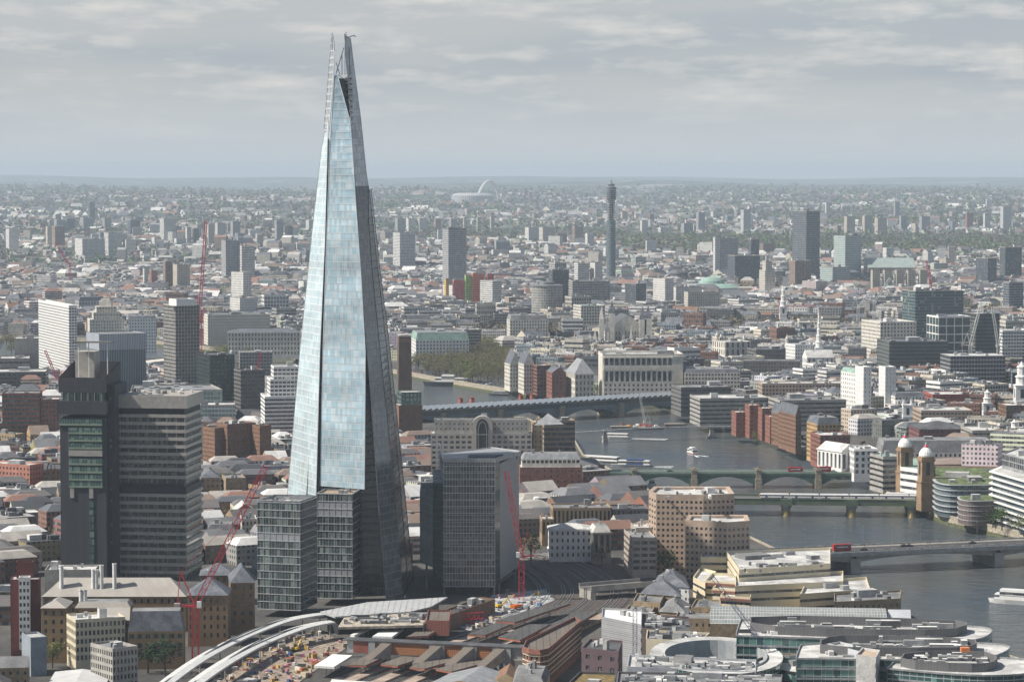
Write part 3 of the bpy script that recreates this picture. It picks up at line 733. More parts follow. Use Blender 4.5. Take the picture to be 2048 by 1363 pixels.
# ---------------------------------------------------------------- far towers
TW('tallest dark blue-grey banded tower with a white mast, beside a pale green block', 1584, 1612, 1639, 566, 423, 38, 'darkband', phrase='the dark blue banded tower', roofm=M['roof_dark'])
TW('pale green and white banded hospital tower right of the dark blue tower', 1667, 1690, 1722, 560, 472, 35, 'aqua', phrase='the pale green banded tower')
TW('low wide pale green block at the foot of the pale green tower', 1640, 1665, 1700, 572, 535, 35, 'aqua', name='office_block', cat='office block')
TW('white and grey gridded block left of the dark blue tower', 1429, 1440, 1476, 556, 477, 22, 'grey', phrase='the white and grey gridded block')
TW('white end slab joined to the grey gridded block', 1426, 1430, 1440, 558, 475, 22, 'white')
TW('small dark grey tower between the gridded block and the dark blue tower', 1496, 1502, 1518, 552, 479, 20, 'dark')
TW('low blue glass terrace of offices before the small dark grey tower', 1455, 1470, 1520, 572, 512, 15, 'dark', name='office_block', cat='office block')
TW('wide dark stone block under the dark blue tower', 1578, 1590, 1622, 585, 522, 20, 'brown', name='office_block', cat='office block')
TW('dark wide tower at the right edge below the green park', 1999, 2010, 2043, 572, 495, 20, 'dark', phrase='the dark tower at the right edge')
TW('smaller dark glass block left of the dark tower at the right edge', 1951, 1975, 1993, 580, 517, 35, 'dark', name='office_block', cat='office block')
TW('black and white striped tower at the right edge', 2006, 2018, 2046, 640, 565, 22, 'darkband', phrase='the black and white striped tower')
TW('broad dark teal glass office with flat dark roof near the white cranes', 1804, 1830, 1926, 705, 583, 12, 'teal', name='office_block', cat='office block', phrase='the broad dark teal office', roofm=M['roof_dark'], plant=5)
TW('thin white tower beyond the park at the right', 2000, 2006, 2023, 470, 414, 20, 'slab')
TW('white slab tower left of the dark blue tower, beyond the park', 1481, 1487, 1501, 475, 420, 25, 'slab')
TW('small blue tower beyond the park, left of two white slabs', 1392, 1397, 1410, 470, 425, 25, 'grey')
for i, (x, w, yt, yb, s, lab) in enumerate([
  (1688, 22, 433, 475, 'beige', 'first of the beige flats right of the dark blue tower'), (1724, 20, 432, 475, 'beige', 'second of the beige flats right of the dark blue tower'), (1749, 25, 436, 474, 'beige', 'wide third of the beige flats right of the dark blue tower'),
  (1798, 16, 432, 470, 'grey', 'slim grey flats between beige flats and park hill'), (1838, 22, 433, 470, 'grey', 'wider grey flats above the green park'), (1930, 16, 426, 468, 'brickf', 'red flats beyond the park left of the thin white tower'), (1966, 14, 427, 468, 'white', 'pale flats just left of the thin white tower'),
  (1787, 12, 404, 455, 'grey', 'far grey slab above the beige flats'), (1650, 9, 405, 450, 'white', 'far white block right of the mast of the dark blue tower'),
  (790, 22, 437, 475, 'grey', 'grey flats next to the skyscraper below the dark hill'), (812, 20, 437, 470, 'white', 'white flats with flat roof below the dark hill'), (834, 20, 437, 470, 'slab', 'white banded flats second from the skyscraper'),
  (868, 14, 438, 472, 'brown', 'brown flats left of the tall dark office slab'), (898, 16, 438, 470, 'grey', 'grey flats behind the tall dark office slab'), (926, 8, 435, 470, 'beige', 'first of three thin beige towers'), (953, 8, 435, 470, 'beige', 'middle of three thin beige towers'), (980, 9, 434, 470, 'beige', 'last of three thin beige towers'),
  (1050, 30, 455, 492, 'white', 'white mansion block left of the communications tower'), (1078, 30, 455, 494, 'stone', 'pale mansion block left of the communications tower, nearer to it'), (1144, 22, 453, 490, 'brown', 'brown block just left of the communications tower'),
  (1241, 14, 424, 455, 'beige', 'beige block just right of the communications tower'), (1280, 16, 441, 470, 'white', 'low white block right of the communications tower'), (1362, 24, 447, 480, 'grey', 'low grey flats above the green park'),
  (12, 26, 458, 505, 'white', 'white tower with dark windows at the left edge'), (92, 13, 453, 500, 'beige', 'slim beige tower paired with a brown one'), (104, 26, 453, 503, 'brown', 'brown tower paired with a slim beige one'),
  (176, 14, 404, 455, 'dark', 'dark pointed tower standing alone far left'), (108, 22, 440, 470, 'grey', 'grey block behind the beige and brown towers'), (130, 20, 437, 470, 'dark', 'dark block behind the beige and brown towers'), (160, 28, 436, 470, 'grey', 'wide grey block below the dark pointed tower'),
  (205, 18, 437, 470, 'grey', 'grey block right of the dark pointed tower'), (255, 26, 440, 480, 'dark', 'dark block left of the pale stepped tower'), (320, 32, 438, 490, 'slab', 'pale banded stepped tower above the roofs'), (371, 12, 455, 495, 'white', 'white twin tower with pale front'), (385, 13, 457, 495, 'dark', 'dark twin of the white tower'),
  (413, 16, 449, 495, 'stone', 'bright cream slab tower right of the red crane jib'), (430, 21, 446, 492, 'slab', 'grey banded tower joined to the cream slab'), (461, 20, 443, 485, 'grey', 'grey tower with dark edges beyond the grey twin slabs'), (549, 18, 441, 490, 'grey', 'pale grey tower with a red crane on its roof'), (570, 16, 452, 490, 'dark', 'dark tower with slim crane left of the skyscraper'),
  (286, 11, 537, 580, 'white', 'narrow white tower among low roofs'), (299, 16, 541, 582, 'brickf', 'small pink flats right of the narrow white tower'), (326, 20, 523, 590, 'brown', 'tall brown balconied flats'), (346, 34, 530, 592, 'beige', 'beige ribbed flats beside the brown balconied flats'),
  (150, 60, 478, 520, 'white', 'wide white office below the dark pointed tower'), (208, 36, 466, 512, 'slab', 'white banded office with sloping roof'), (246, 26, 480, 512, 'white', 'white cube office among low roofs')]):
    d = 0.25*w
    TW(lab, x, x+d, x+w, yb, yt, 22, s, group=None, plant=1, dep=None)
m_ = empty('roof_mast', AT(1612, 423, P(1612, 566).y+14), 'thin white mast on the roof of the dark blue tower', 'mast')
s = MB(); p = m_.location; s.bar(p, p+Vector((0, 0, 22)), 0.9, 0, 0.3); s.build('mast', M['white'], m_)
TW('tall dark office slab with concrete grid and pale narrow end', 885, 897, 933, 598, 458, 18, 'grey', phrase='the tall dark office slab', roofm=M['roof_dark'], cap=M['darkconc'])
FT['cp'] = FM('deep_concrete_grid', (0.30, 0.30, 0.285), (0.03, 0.035, 0.04), bay=1.9, fh=3.5, ww=.6, wh=.62, pal=.08)
bpy.data.objects[[o.name for o in bpy.data.objects if o.get('label', '').startswith('tall dark office slab')][0]].children[0].data.materials[0] = FT['cp']
TW('low podium at the foot of the tall dark office slab', 886, 912, 942, 612, 573, 18, 'white', name='office_block', cat='office block')
TW('white tower with rounded corners and balconies left of the dark office slab', 786, 800, 831, 545, 466, 25, 'slab', phrase='the white balconied tower')
for x0, x1, yt, s, lab in ((889, 898, 558, 'yellow', 'yellow clad block'), (905, 928, 560, 'red', 'crimson clad block'), (929, 943, 551, 'green', 'lime green clad block'), (943, 968, 547, 'orange', 'orange clad block'), (972, 988, 548, 'red', 'dark red clad block')):
    TW(lab+' in the row of brightly coloured offices', x0, x0+3, x1, 622, yt, 12, s, name='office_block', cat='office block', group='brightly coloured offices')
TW('white banded office in front of the brightly coloured offices', 960, 985, 1003, 625, 563, 30, 'slab', name='office_block', cat='office block')
TW('stepped blue-grey glass office behind the round gridded office', 1097, 1105, 1138, 622, 540, 15, 'dark', name='office_block', cat='office block')
TW('upper storeys of the stepped blue-grey office', 1098, 1110, 1133, 612, 526, 15, 'grey', name='office_block', cat='office block')
TW('long low brown and white office right of the round gridded office', 1137, 1145, 1220, 628, 563, 8, 'concrete', name='office_block', cat='office block')
TW('white banded office below the communications tower', 1148, 1156, 1178, 590, 527, 15, 'slab', name='office_block', cat='office block')
TW('pale office below the communications tower, right of a banded one', 1180, 1190, 1205, 590, 526, 15, 'white', name='office_block', cat='office block')
TW('white office with grey windows at the middle, above the gothic roofs', 1306, 1330, 1347, 625, 558, 30, 'white', name='office_block', cat='office block')
TW('blue glass office left of the white office with grey windows', 1250, 1272, 1292, 630, 568, 30, 'dark', name='office_block', cat='office block')
TW('long white stone palace with green-grey roof', 1343, 1352, 1412, 620, 575, 12, 'white', name='stone_office', cat='stone building')
TW('white stone hotel with many windows right of the long white palace', 1368, 1376, 1440, 632, 585, 12, 'stone', name='stone_office', cat='stone building')
TW('grey banded office on the banked skyline under the grey slab pair', 480, 492, 540, 530, 512, 12, 'grey', name='office_block', cat='office block')
TW('pale grey twin slab with dark recess, left half', 443, 452, 480, 570, 482, 15, 'grey', phrase='the grey twin slabs', roofm=M['roof_dark'])
TW('pale grey twin slab, lower white gridded half', 480, 484, 510, 572, 493, 15, 'slab')
TW('gleaming white gridded tower with rounded stair end', 463, 487, 503, 640, 545, 42, 'white', phrase='the gleaming white tower')
TW('low white base around the gleaming white tower', 460, 480, 515, 645, 597, 30, 'white', name='office_block', cat='office block')
# communications tower
ct = P(1222, 575); Yc = 5560.0; x0 = GX(1222, Yc); zt = lambda py: ZT(py, Yc)
e = empty('communications_tower', (x0, Yc, 0), 'slender round communications tower with stacked drums and a mast', 'tower'); LAND.append((x0, Yc, 'the communications tower')); claim(rect(x0, Yc, 26, 26))
mpx = Yc/F
FT['bt'] = FM('tower_shaft_glazing', (0.15, 0.20, 0.215), (0.05, 0.085, 0.10), bay=1.8, fh=3.5, ww=.9, wh=.6, pal=.1)
s = MB(); s.lathe(x0, Yc, [(9.6*mpx, 0), (9.0*mpx, zt(440))], 24); s.lathe(x0, Yc, [(9.0*mpx, zt(440)), (5, zt(440))], 24, smooth=False); s.build('shaft', FT['bt'], e)
s = MB(); s.lathe(x0, Yc, [(4.5*mpx, zt(440)), (4.5*mpx, zt(404))], 18); s.build('open_core', M['dark'], e)
for k, py in enumerate((438, 433, 428, 423, 418, 413, 408)):
    s = MB(); r = 7.5*mpx; s.lathe(x0, Yc, [(1, zt(py)), (r, zt(py)), (r, zt(py)+1.2), (1, zt(py)+1.2)], 20, smooth=False)
    for j in range(8): s.box(x0+r*.8*math.cos(j*.785), Yc+r*.8*math.sin(j*.785), zt(py)+1.2, zt(py)+3.4, 1.6, 1.6)
    s.build('dish_gallery', M['metal'], e)
s = MB(); s.lathe(x0, Yc, [(5*mpx, zt(405)), (9.5*mpx, zt(398)), (10*mpx, zt(380)), (10.5*mpx, zt(378)), (10.5*mpx, zt(374)), (6*mpx, zt(373)), (6*mpx, zt(371)), (7*mpx, zt(371)), (7*mpx, zt(368)), (2.5*mpx, zt(368)), (2.5*mpx, zt(365)), (0, zt(365))], 24, mats=[0, 1, 0, 1, 0, 0, 0, 1, 0, 0, 0], smooth=False); s.build('upper_drums', [M['metal'], FT['darkband']], e)
s = MB(); s.bar((x0, Yc, zt(366)), (x0, Yc, zt(357)), 1.2, 0, 0.4); s.lathe(x0, Yc, [(3, zt(363)), (3.4, zt(362)), (0, zt(362))], 10); s.build('mast', M['metal'], e)
# round gridded office
Yc = P(1094, 640).y+25; x0 = GX(1094, Yc); r = 31*Yc/F; hz_ = ZT(572, Yc)
e = empty('round_office', (x0, Yc, 0), 'round concrete office drum with a deep window grid', 'office block'); LAND.append((x0, Yc, 'the round gridded office')); claim(rect(x0, Yc, 2*r, 2*r))
s = MB(); s.lathe(x0, Yc, [(r, 0), (r, hz_)], 40); s.build('wall', FM('drum_window_grid', (0.36, 0.35, 0.325), bay=2.6, fh=3.9, ww=.55, wh=.6), e)
s = MB(); s.lathe(x0, Yc, [(r, hz_), (r+1, hz_), (r+1, hz_+2), (r-3, hz_+2.5), (0, hz_+2.5)], 40, smooth=False); s.lathe(x0, Yc, [(r*.5, hz_+2.5), (r*.5, hz_+7), (0, hz_+7)], 30, smooth=False); s.build('roof', M['roof_grey'], e)
# green reading-room dome
Yc = 5050.0; x0 = GX(1424, Yc); e = empty('domed_museum', (x0, Yc, 0), 'wide low green dome on a stone museum', 'museum'); LAND.append((x0, Yc, 'the low green dome'))
s = MB(); s.prism(rect(x0, Yc, 150, 60), 0, ZT(574, Yc)); s.build('wall', FT['stone'], e); claim(rect(x0, Yc, 110, 60))
s = MB(); r = 56*Yc/F; z = ZT(574, Yc); s.lathe(x0, Yc, [(r, z), (r*.8, z+4), (r*.45, z+7), (r*.42, z+12), (r*.3, z+17), (0, z+20)], 32); s.build('dome', M['copper'], e)
# long green-grey station shed
foot = B(1733, 1736, 1830, 560, 2, dep=60); z = ZT(535, foot[0][1]); z2 = ZT(516, foot[0][1]+30)
e = empty('train_shed', (foot[0][0], foot[0][1], 0), 'long green-grey arched station shed below the park', 'train shed'); claim(foot); LM(foot, 'the green-grey station shed')
s = MB(); s.prism(foot, 0, z); s.build('wall', FT['brown'], e); s = MB(); s.frustum(foot, z, [foot[0], foot[1], foot[2], foot[3]][:0] or [(p[0], p[1]+(24 if i < 2 else -8)) for i, p in enumerate(foot)], z2, 0); s.build('roof', mat('pale_green_glass_roof', (0.30, 0.36, 0.34), .6), e)
for i, x in enumerate((1741, 1765, 1789, 1812, 1836)):
    TW('square brown brick wing in a row of five below the station shed', x, x+4, x+19, 590, 541, 14, 'beige', name='library_wing', cat='library', group='brown brick wings in a row', plant=0)
# senate tower: stepped white stone
f0 = B(1518, 1530, 1550, 600, 30); e = empty('stepped_tower', (f0[0][0], f0[0][1], 0), 'stepped white stone tower left of the dark blue tower', 'tower'); claim(f0); LM(f0, 'the stepped stone tower')
s = MB(); s.prism(f0, 0, ZT(540, f0[0][1])); s.prism(inset(f0, 4), 0, ZT(522, f0[0][1])); s.prism(inset(f0, 8), 0, ZT(511, f0[0][1])); s.build('wall', FT['stone'], e)
s = MB(); s.flat(inset(f0, 8.2), ZT(511, f0[0][1])+.4); s.flat(inset(f0, 4.2), ZT(522, f0[0][1])+.4); s.build('roof', M['roof_pale'], e)
# stadium with arch
Yw = 16200.0; zb = T(GX(950, Yw), Yw)
e = empty('stadium', (GX(945, Yw), Yw, zb), 'distant stadium under a tall white leaning arch', 'stadium')
s = MB(); pts = []
for i in range(41):
    k = i/40.0; px = 955 + (997-955)*k; yy = 400 - 43*math.sin(math.pi*k)**0.62*(0.75+0.25*k)
    pts.append(AT(px - 0, yy, Yw+90*k))
for a, b in zip(pts, pts[1:]): s.bar(a, b, 7.5, n=6)
s.build('arch', M['white'], e)
s = MB(); cx = GX(945, Yw); rx = 42*Yw/F
s.lathe(cx, Yw, [(rx, zb-10), (rx, ZT(391, Yw)), (rx*.8, ZT(386, Yw)), (rx*.4, ZT(387, Yw)), (rx*.4, zb)], 36, smooth=False); s.build('bowl', FM('stadium_wall', (0.5, 0.5, 0.5), bay=12, fh=8), e)
# ---------------------------------------------------------------- middle distance, left of the skyscraper
BND = dict(ww=1.0, wh=0.45, fh=3.7)
BL('white tower of horizontal bands with a ribbed crown beside the red crane jib', 78, 139, 155, 762, 614, 22, cat='tower block', name='tower_block', phrase='the white banded tower', wall=M['white'], ww=.72, wh=.48, fh=3.1, bay=2.6, plant=3, roofm=M['roof_dark'], par=2)
BL('tall dark gridded tower with a pale concrete edge and white plant storey', 328, 352, 400, 800, 612, 28, cat='tower block', name='tower_block', phrase='the dark gridded tower', wall=M['concrete'], win=M['win'], ww=.78, wh=.78, fh=3.5, bay=3.0, plant=3, par=1.5, roofm=M['roof_pale'])
f = B(334, 352, 398, 803, 28); e = building('plant_storey', 'white plant storey crowning the dark gridded tower', 'plant storey', inset(f, 2), ZT(600, f[0][1]), z0=ZT(611, f[0][1]), wall=M['white'], ww=.1, wh=.1, plant=0, taken=False)
ribs = facade('ribbed_blue_glass', (0.26, 0.30, 0.34), (0.045, 0.07, 0.09), 1.6, 40.0, 0.62, 1.2, (0.09, 0.12, 0.14), .2, rough=.15)
f = B(160, 200, 293, 845, 25, dep=40); e = tower('office_tower', 'slate blue ribbed glass tower with a paler top band', 'office tower', f, ZT(700, f[0][1]), ribs, roofm=M['roof_grey'], plant=0); LM(f, 'the slate blue ribbed tower')
s = MB(); f_ = inset(f, -0.3)
for i in range(4): s.wall(f_[i], f_[(i+1) % 4], ZT(700, f[0][1]), ZT(668, f[0][1]))
s.build('top_band', facade('pale_ribbed_band', (0.42, 0.45, 0.50), (0.20, 0.225, 0.26), 1.6, 40, .5, 1.2, (0.25, 0.28, 0.32)), e); s = MB(); s.flat(f_, ZT(669.5, f[0][1])); s.build('top_deck', M['roof_grey'], e)
# stepped stone office with clock tower
f = B(170, 180, 250, 712, 12, dep=45); Yn = f[0][1]
e = building('stone_office', 'bright cream stone riverside block stepping up to a square clock tower', 'stone building', f, ZT(640, Yn), wall=M['stone'], ww=.34, wh=.45, bay=3.2, fh=3.7, plant=0); LM(f, 'the cream clock tower block')
for k, (t_, yy) in enumerate(((5, 625), (9, 614))):
    s = MB(); s.prism(inset(f, t_), ZT(640, Yn), ZT(yy, Yn)); s.build('upper_storeys', FT['stone'], e)
s = MB(); c = centre(f); s.prism(rect(c[0], c[1], 15, 12), ZT(614, Yn), ZT(603, Yn)); s.prism(rect(c[0], c[1], 11, 9), ZT(603, Yn), ZT(599, Yn)); s.build('clock_tower', M['stone'], e)
BL('white hotel with small square windows right of the cream clock tower block', 255, 258, 313, 712, 637, 8, ddep=30, name='hotel', cat='hotel', wall=M['white'], ww=.4, wh=.45, bay=3.4, fh=3.9, roofm=M['slate'], roof='mansard', plant=2, phrase='the white hotel')
BL('stepped raw concrete theatre fly tower at the left edge', 22, 30, 78, 765, 678, 10, ddep=35, name='theatre', cat='theatre', wall=M['concrete'], ww=.05, wh=.05, fh=9, plant=2, phrase='the raw concrete theatre')
BL('lower raw concrete terraces left of the theatre fly tower', -10, 0, 60, 772, 718, 10, ddep=40, name='theatre', cat='theatre', wall=M['concrete'], ww=1, wh=.3, fh=6, plant=3)
BL('concrete riverside office with brown terraces below the theatre', -20, -10, 92, 800, 745, 6, ddep=45, wall=M['darkconc'], **BND, plant=4)
BL('long grey stone government block with rows of small windows', 408, 416, 540, 690, 630, 14, name='stone_office', cat='stone building', wall=M['stone'], ww=.4, wh=.5, bay=3.2, fh=3.8, ddep=40, roofm=M['roof_grey'], phrase='the long grey stone block')
BL('long cream palace with columns and a small green cupola on the riverfront', 449, 456, 600, 718, 665, 5, ddep=30, name='palace', cat='palace', wall=M['stone'], ww=.42, wh=.6, bay=4, fh=5.5, roof='hip', rh=4, roofm=M['slate'], plant=0, corn=True, phrase='the long cream palace')
BL('brown and grey slab office behind the dark scaffolded tower', 470, 480, 545, 755, 705, 8, ddep=25, wall=M['concrete'], ww=.7, wh=.5, fh=3.6, plant=3)
BL('dark glass tower under construction wrapped in scaffold and red hoists', 395, 420, 470, 845, 712, 20, name='tower_block', cat='tower block', wall=M['dark'], win=M['wingreen'], ww=.8, wh=.7, fh=3.6, plant=3, roofm=M['roof_dark'], phrase='the dark scaffolded tower')
BL('lower dark block beside the scaffolded tower', 468, 482, 530, 850, 742, 20, wall=M['darkconc'], ww=.8, wh=.6, fh=3.6, roofm=M['roof_dark'])
# glass block with translucent top
gl_office = glassmat('sea_green_glazing', (0.10, 0.155, 0.16), (0.30, 0.40, 0.40), 3.0, 3.9, .3, .06, (0.4, 0.44, 0.45), rough=.12, bandnoise=.4)
f = B(255, 262, 445, 862, 6, dep=60); f = [f[0], f[1], (f[2][0]-10, f[2][1]), f[3]]
e = tower('glass_office', 'wide sea green glass office with a see-through top storey', 'office block', f, ZT(782, f[0][1]), gl_office, roofm=M['metal'], plant=8); LM(f, 'the sea green glass office')
f = B(385, 395, 470, 868, 6, dep=40); tower('glass_office', 'lower curved glass wing with white ledges below the sea green office', 'office block', f, ZT(812, f[0][1]), FT['aqua'])
# white terraced building with scaffold
f = B(520, 530, 598, 895, 10, dep=40)
e = building('apartment_block', 'white stepped apartment building in scaffold beside the skyscraper', 'apartment block', f, ZT(795, f[0][1]), wall=M['white'], ww=.98, wh=.5, fh=3.3, plant=0); LM(f, 'the white stepped apartments')
for k, (px, yy) in enumerate(((541, 760), (548, 735))):
    f2 = B(px-8, px, 598, 893-k*2, 10, dep=30-4*k); o = building('x', None, None, f2, ZT(yy, f2[0][1]), z0=ZT(797-k*36, f2[0][1]), wall=M['white'], ww=.8, wh=.5, fh=3.3, plant=1, e=e, taken=False)
BL('red and grey brick hospital office with green glass strip', 0, 5, 80, 892, 788, 5, ddep=30, wall=M['brick'], win=M['wingreen'], ww=.92, wh=.55, fh=3.6, roofm=M['roof_grey'], phrase='the red and green office')
BL('pinkish red end block of the long red office', 80, 84, 120, 895, 800, 8, ddep=25, wall=M['brick'], ww=.5, wh=.5, fh=3.6)
BL('long salmon brick block with flat pale roof and attic terrace', 0, 60, 88, 990, 932, 62, ddep=70, name='brick_block', cat='brick building', wall=mat('salmon_brick', (0.44, 0.20, 0.15), 0.9), ww=.4, wh=.45, bay=3, fh=3.7, roofm=M['roof_pale'], phrase='the salmon brick block')
BL('dark brown brick block joined to the salmon brick block', 88, 92, 122, 1000, 940, 8, ddep=40, name='brick_block', cat='brick building', wall=M['brown'], ww=.4, wh=.5, roofm=M['roof_dark'])
BL('ochre brick block with pale roof behind the salmon block', 0, 30, 50, 905, 870, 50, ddep=30, name='brick_block', cat='brick building', wall=M['stock'], ww=.4, wh=.45, roofm=M['roof_pale'])
BL('beige block with grey top storeys behind the salmon block', 36, 46, 70, 885, 838, 30, name='brick_block', cat='brick building', wall=M['concrete'], ww=.45, wh=.45, roofm=M['roof_pale'])
# brick flats centre left
for i, (a, b, c, yt, lab) in enumerate(((405, 430, 470, 858, 'dark brick flats nearest the slab hospital'), (432, 455, 512, 850, 'dark brick flats with white windows in the middle of three'), (505, 520, 543, 853, 'dark brick flats nearest the skyscraper of three'))):
    BL(lab, a, b, c, 948, yt, 35, name='brick_flats', cat='apartment block', group='dark brick flats', wall=M['brown'], ww=.34, wh=.42, bay=2.8, fh=3.2, roofm=M['roof_dark'], phrase='the dark brick flats' if i == 1 else None)
BL('tan brick block with one column of small windows and grey rooftop box', 440, 452, 492, 1012, 958, 12, ddep=26, name='brick_block', cat='brick building', wall=M['stock'], ww=.15, wh=.3, bay=8, fh=4.2, roofm=M['roof_grey'], plant=3, phrase='the tan brick block')
BL('ochre block with slate roof left of the tan brick block', 396, 402, 440, 1008, 955, 8, ddep=22, name='brick_block', cat='brick building', wall=M['stock'], ww=.4, wh=.5, roofm=M['slate'], roof='hip')
BL('low tan block with grey roof right of the tan brick block', 517, 521, 552, 1000, 975, 30, ddep=20, name='brick_block', cat='brick building', wall=M['stock'], ww=1, wh=.3, fh=4, roofm=M['roof_grey'])
BL('tan stone pub-like block with dormers behind the red crane jib', 408, 415, 470, 1092, 1060, 6, ddep=18, name='brick_block', cat='brick building', wall=M['stock'], ww=.35, wh=.5, bay=3.2, fh=3.6, roof='mansard', roofm=M['slate'], plant=2)
BL('ornate cream and red block with arched windows left of the glass block', 480, 484, 514, 1098, 1040, 8, ddep=20, name='brick_block', cat='brick building', wall=M['stone'], ww=.5, wh=.6, bay=2.4, fh=3.8, roofm=M['slate'])
BL('grey slate roofed hall above the ornate cream and red block', 455, 470, 512, 1052, 1022, 12, ddep=20, name='hall', cat='hall', wall=M['stock'], roof='gable', roofm=M['roof_pale'], plant=0, ww=.2)
# ---------------------------------------------------------------- dark hospital tower and its grey slab
ribd = facade('dark_ribbed_panel', (0.055, 0.058, 0.068), (0.03, 0.033, 0.04), 1.1, 60, .45, 1.2, (0.05, 0.053, 0.06), .3, rough=.6, spec=.3)
M['ribd'] = ribd
M['pale_band'] = mat('grey_fascia', (0.32, 0.30, 0.275), 0.8, var=0.12, scale=0.4)
base = P(172, 1165); Yg = base.y
XL, XR = GX(121, Yg), GX(214, Yg); th = R(-7)
def GF(xl, xr, yoff=0.0, dep=34.0, out=0.0):
    """footprint turned by 9 degrees about the tower's near corner line"""
    o = Vector((GX(214, Yg), Yg)); c, s_ = math.cos(th), math.sin(th)
    ax = (GX(xl, Yg)-o.x)/c; bx = (GX(xr, Yg)-o.x)/c
    q = [(ax-out, yoff-out), (bx+out, yoff-out), (bx+out, yoff+dep+out), (ax-out, yoff+dep+out)]
    return [(o.x+x*c-y*s_, o.y+x*s_+y*c) for x, y in q]
e = empty('hospital_tower', (base.x, Yg+15, 0), 'dark ribbed concrete tower with green glass strips and an overhanging top', 'tower'); z = lambda py: ZT(py, Yg)
LM([(base.x, Yg+15)]*3, 'the dark hospital tower')
ft = GF(121, 214, 0, 30); claim(GF(121, 232, 0, 34)); claim(GF(228, 397, 14, 40))
s = MB(); s.prism(ft, 0, z(835)); s.build('shaft', ribd, e)
s = MB(); o = inset(ft, -1.2); s.prism(o, z(828), z(802), bottom=True); s.build('lower_crown', ribd, e)
s = MB(); s.prism(inset(ft, 1.2), z(802), z(785)); s.build('observation_glazing', M['wingreen'], e)
for k in range(7):
    q = GF(124+k*13.5, 125.2+k*13.5, -0.3, 0.6); s = MB(); s.prism(q, z(802), z(785)); s.build('glazing_post', M['pale_band'], e)
# upper crown: open box with a sloping top
s = MB(); f_ = inset(ft, -0.4); n_ = 4
for i in range(4):
    a, b = f_[i], f_[(i+1) % 4]; za = z(753) if i in (0, 1) and True else z(735); zb_ = z(753) if i in (0,) else z(735)
    hts = {0: (z(755), z(755)), 1: (z(755), z(730)), 2: (z(730), z(730)), 3: (z(730), z(755))}[i]
    s.face([(a[0], a[1], z(785)), (b[0], b[1], z(785)), (b[0], b[1], hts[1]), (a[0], a[1], hts[0])], 0, [(0, 0), (math.dist(a, b), 0), (math.dist(a, b), 10), (0, 10)])
i_ = inset(f_, 0.8)
for i in range(4):
    a, b = i_[(i+1) % 4], i_[i]; hts = {0: (z(755), z(755)), 1: (z(730), z(755)), 2: (z(730), z(730)), 3: (z(755), z(730))}[i]
    s.face([(a[0], a[1], z(785)), (b[0], b[1], z(785)), (b[0], b[1], hts[1]), (a[0], a[1], hts[0])], 0)
s.build('upper_crown', ribd, e)
s = MB(); s.flat(inset(f_, .8), z(757)-2); s.build('roof_deck', mat('pale_gravel', (0.55, 0.5, 0.42), .95, var=.35, scale=.5), e)
f_r = GF(175, 208, 4, 20)
s = MB(); s.prism(f_r, z(757)-2, z(757)-1.2); s.build('dark_deck', M['roof_dark'], e)
f_p = GF(141, 180, 12, 12)
s = MB(); s.prism(f_p, z(757)-2, z(706)); s.build('lift_room', M['concrete'], e)
for px, yy in ((151, 8), (172, 8), (210, 8)):
    q = GF(px, px+1.5, yy, 0.5); s = MB(); s.prism(q, z(757)-2, z(687)); s.build('gantry_post', M['white'], e)
s = MB(); q = GF(143, 221, 6, 5); s.prism(q, z(687), z(684.5), bottom=True); s.build('gantry_deck', M['darkconc'], e)
# green glazed strips on the shaft
s0 = [(844, 853), (866, 0), (881, 0), (896, 0), (925, 0), (941, 0), (957, 0), (969, 0)]
for k, yy in enumerate((838, 855, 870, 885, 917, 933, 948, 962)):
    q = GF(120 if k == 0 else 139, 207, -0.5, 2); r = MB(); r.prism(q, z(yy+10), z(yy), bottom=True); r.build('window_row', M['wingreen'], e)
    r = MB(); r.prism(GF(120 if k == 0 else 139, 207, -0.8, 2.3), z(yy+13), z(yy+9.5), bottom=True); r.build('spandrel', mat('pale_green_panel', (0.19, 0.245, 0.185), .5) if 'pg' not in M else M['pg'], e); M['pg'] = bpy.data.materials['pale_green_panel']
s = MB(); s.prism(GF(139, 207, -0.7, 2), z(912), z(900), bottom=True); s.build('fascia', M['pale_band'], e)
for px in (141, 180): s = MB(); s.prism(GF(px, px+8, -0.6, 2), z(996), z(972), bottom=True); s.build('fascia', M['pale_band'], e)
for k in range(11):
    s = MB(); s.prism(GF(180, 189, -0.5, 2), z(1014+k*15), z(1003+k*15), bottom=True); s.build('stair_window', M['wingreen'], e)
s = MB(); s.prism(GF(214, 229, 4, 26), 0, z(770)); s.build('link_shaft', ribd, e)
for k in range(28):
    s = MB(); s.prism(GF(219, 222, 3.6, 2), z(800+k*12), z(795+k*12), bottom=True); s.build('link_window', M['win'], e)
# grey slab with banded floors
e = empty('hospital_slab', (GX(310, Yg+30), Yg+30, 0), 'broad grey banded hospital slab joined to the dark tower', 'hospital'); fs = GF(229, 366, 12, 40); LM(fs, 'the grey hospital slab')
z = lambda py: ZT(py, Yg+12+10)
dark_rows = [(813, 823), (893, 899), (966, 980)]
s = MB(); s.prism(inset(fs, 1.6), 0, z(813)); s.build('core', M['dark'], e)
wf = MB(); bay = 0
def slabband(y0, y1, m, name, out=0.0):
    r = MB(); r.prism(inset(fs, -out), z(y1), z(y0), bottom=True); r.build(name, m, e)
slabband(787, 812, M['pale_band'], 'top_fascia', .6)
s = MB(); s.prism(inset(fs, 1.2), z(823), z(812)); s.build('recessed_storey', M['black'], e)
rows_ = []
yy = 824.0
while yy < 1140:
    rows_.append(yy); yy += 15.2
    if abs(yy-893) < 8: yy = 899.5
    if abs(yy-968) < 8: yy = 981.5
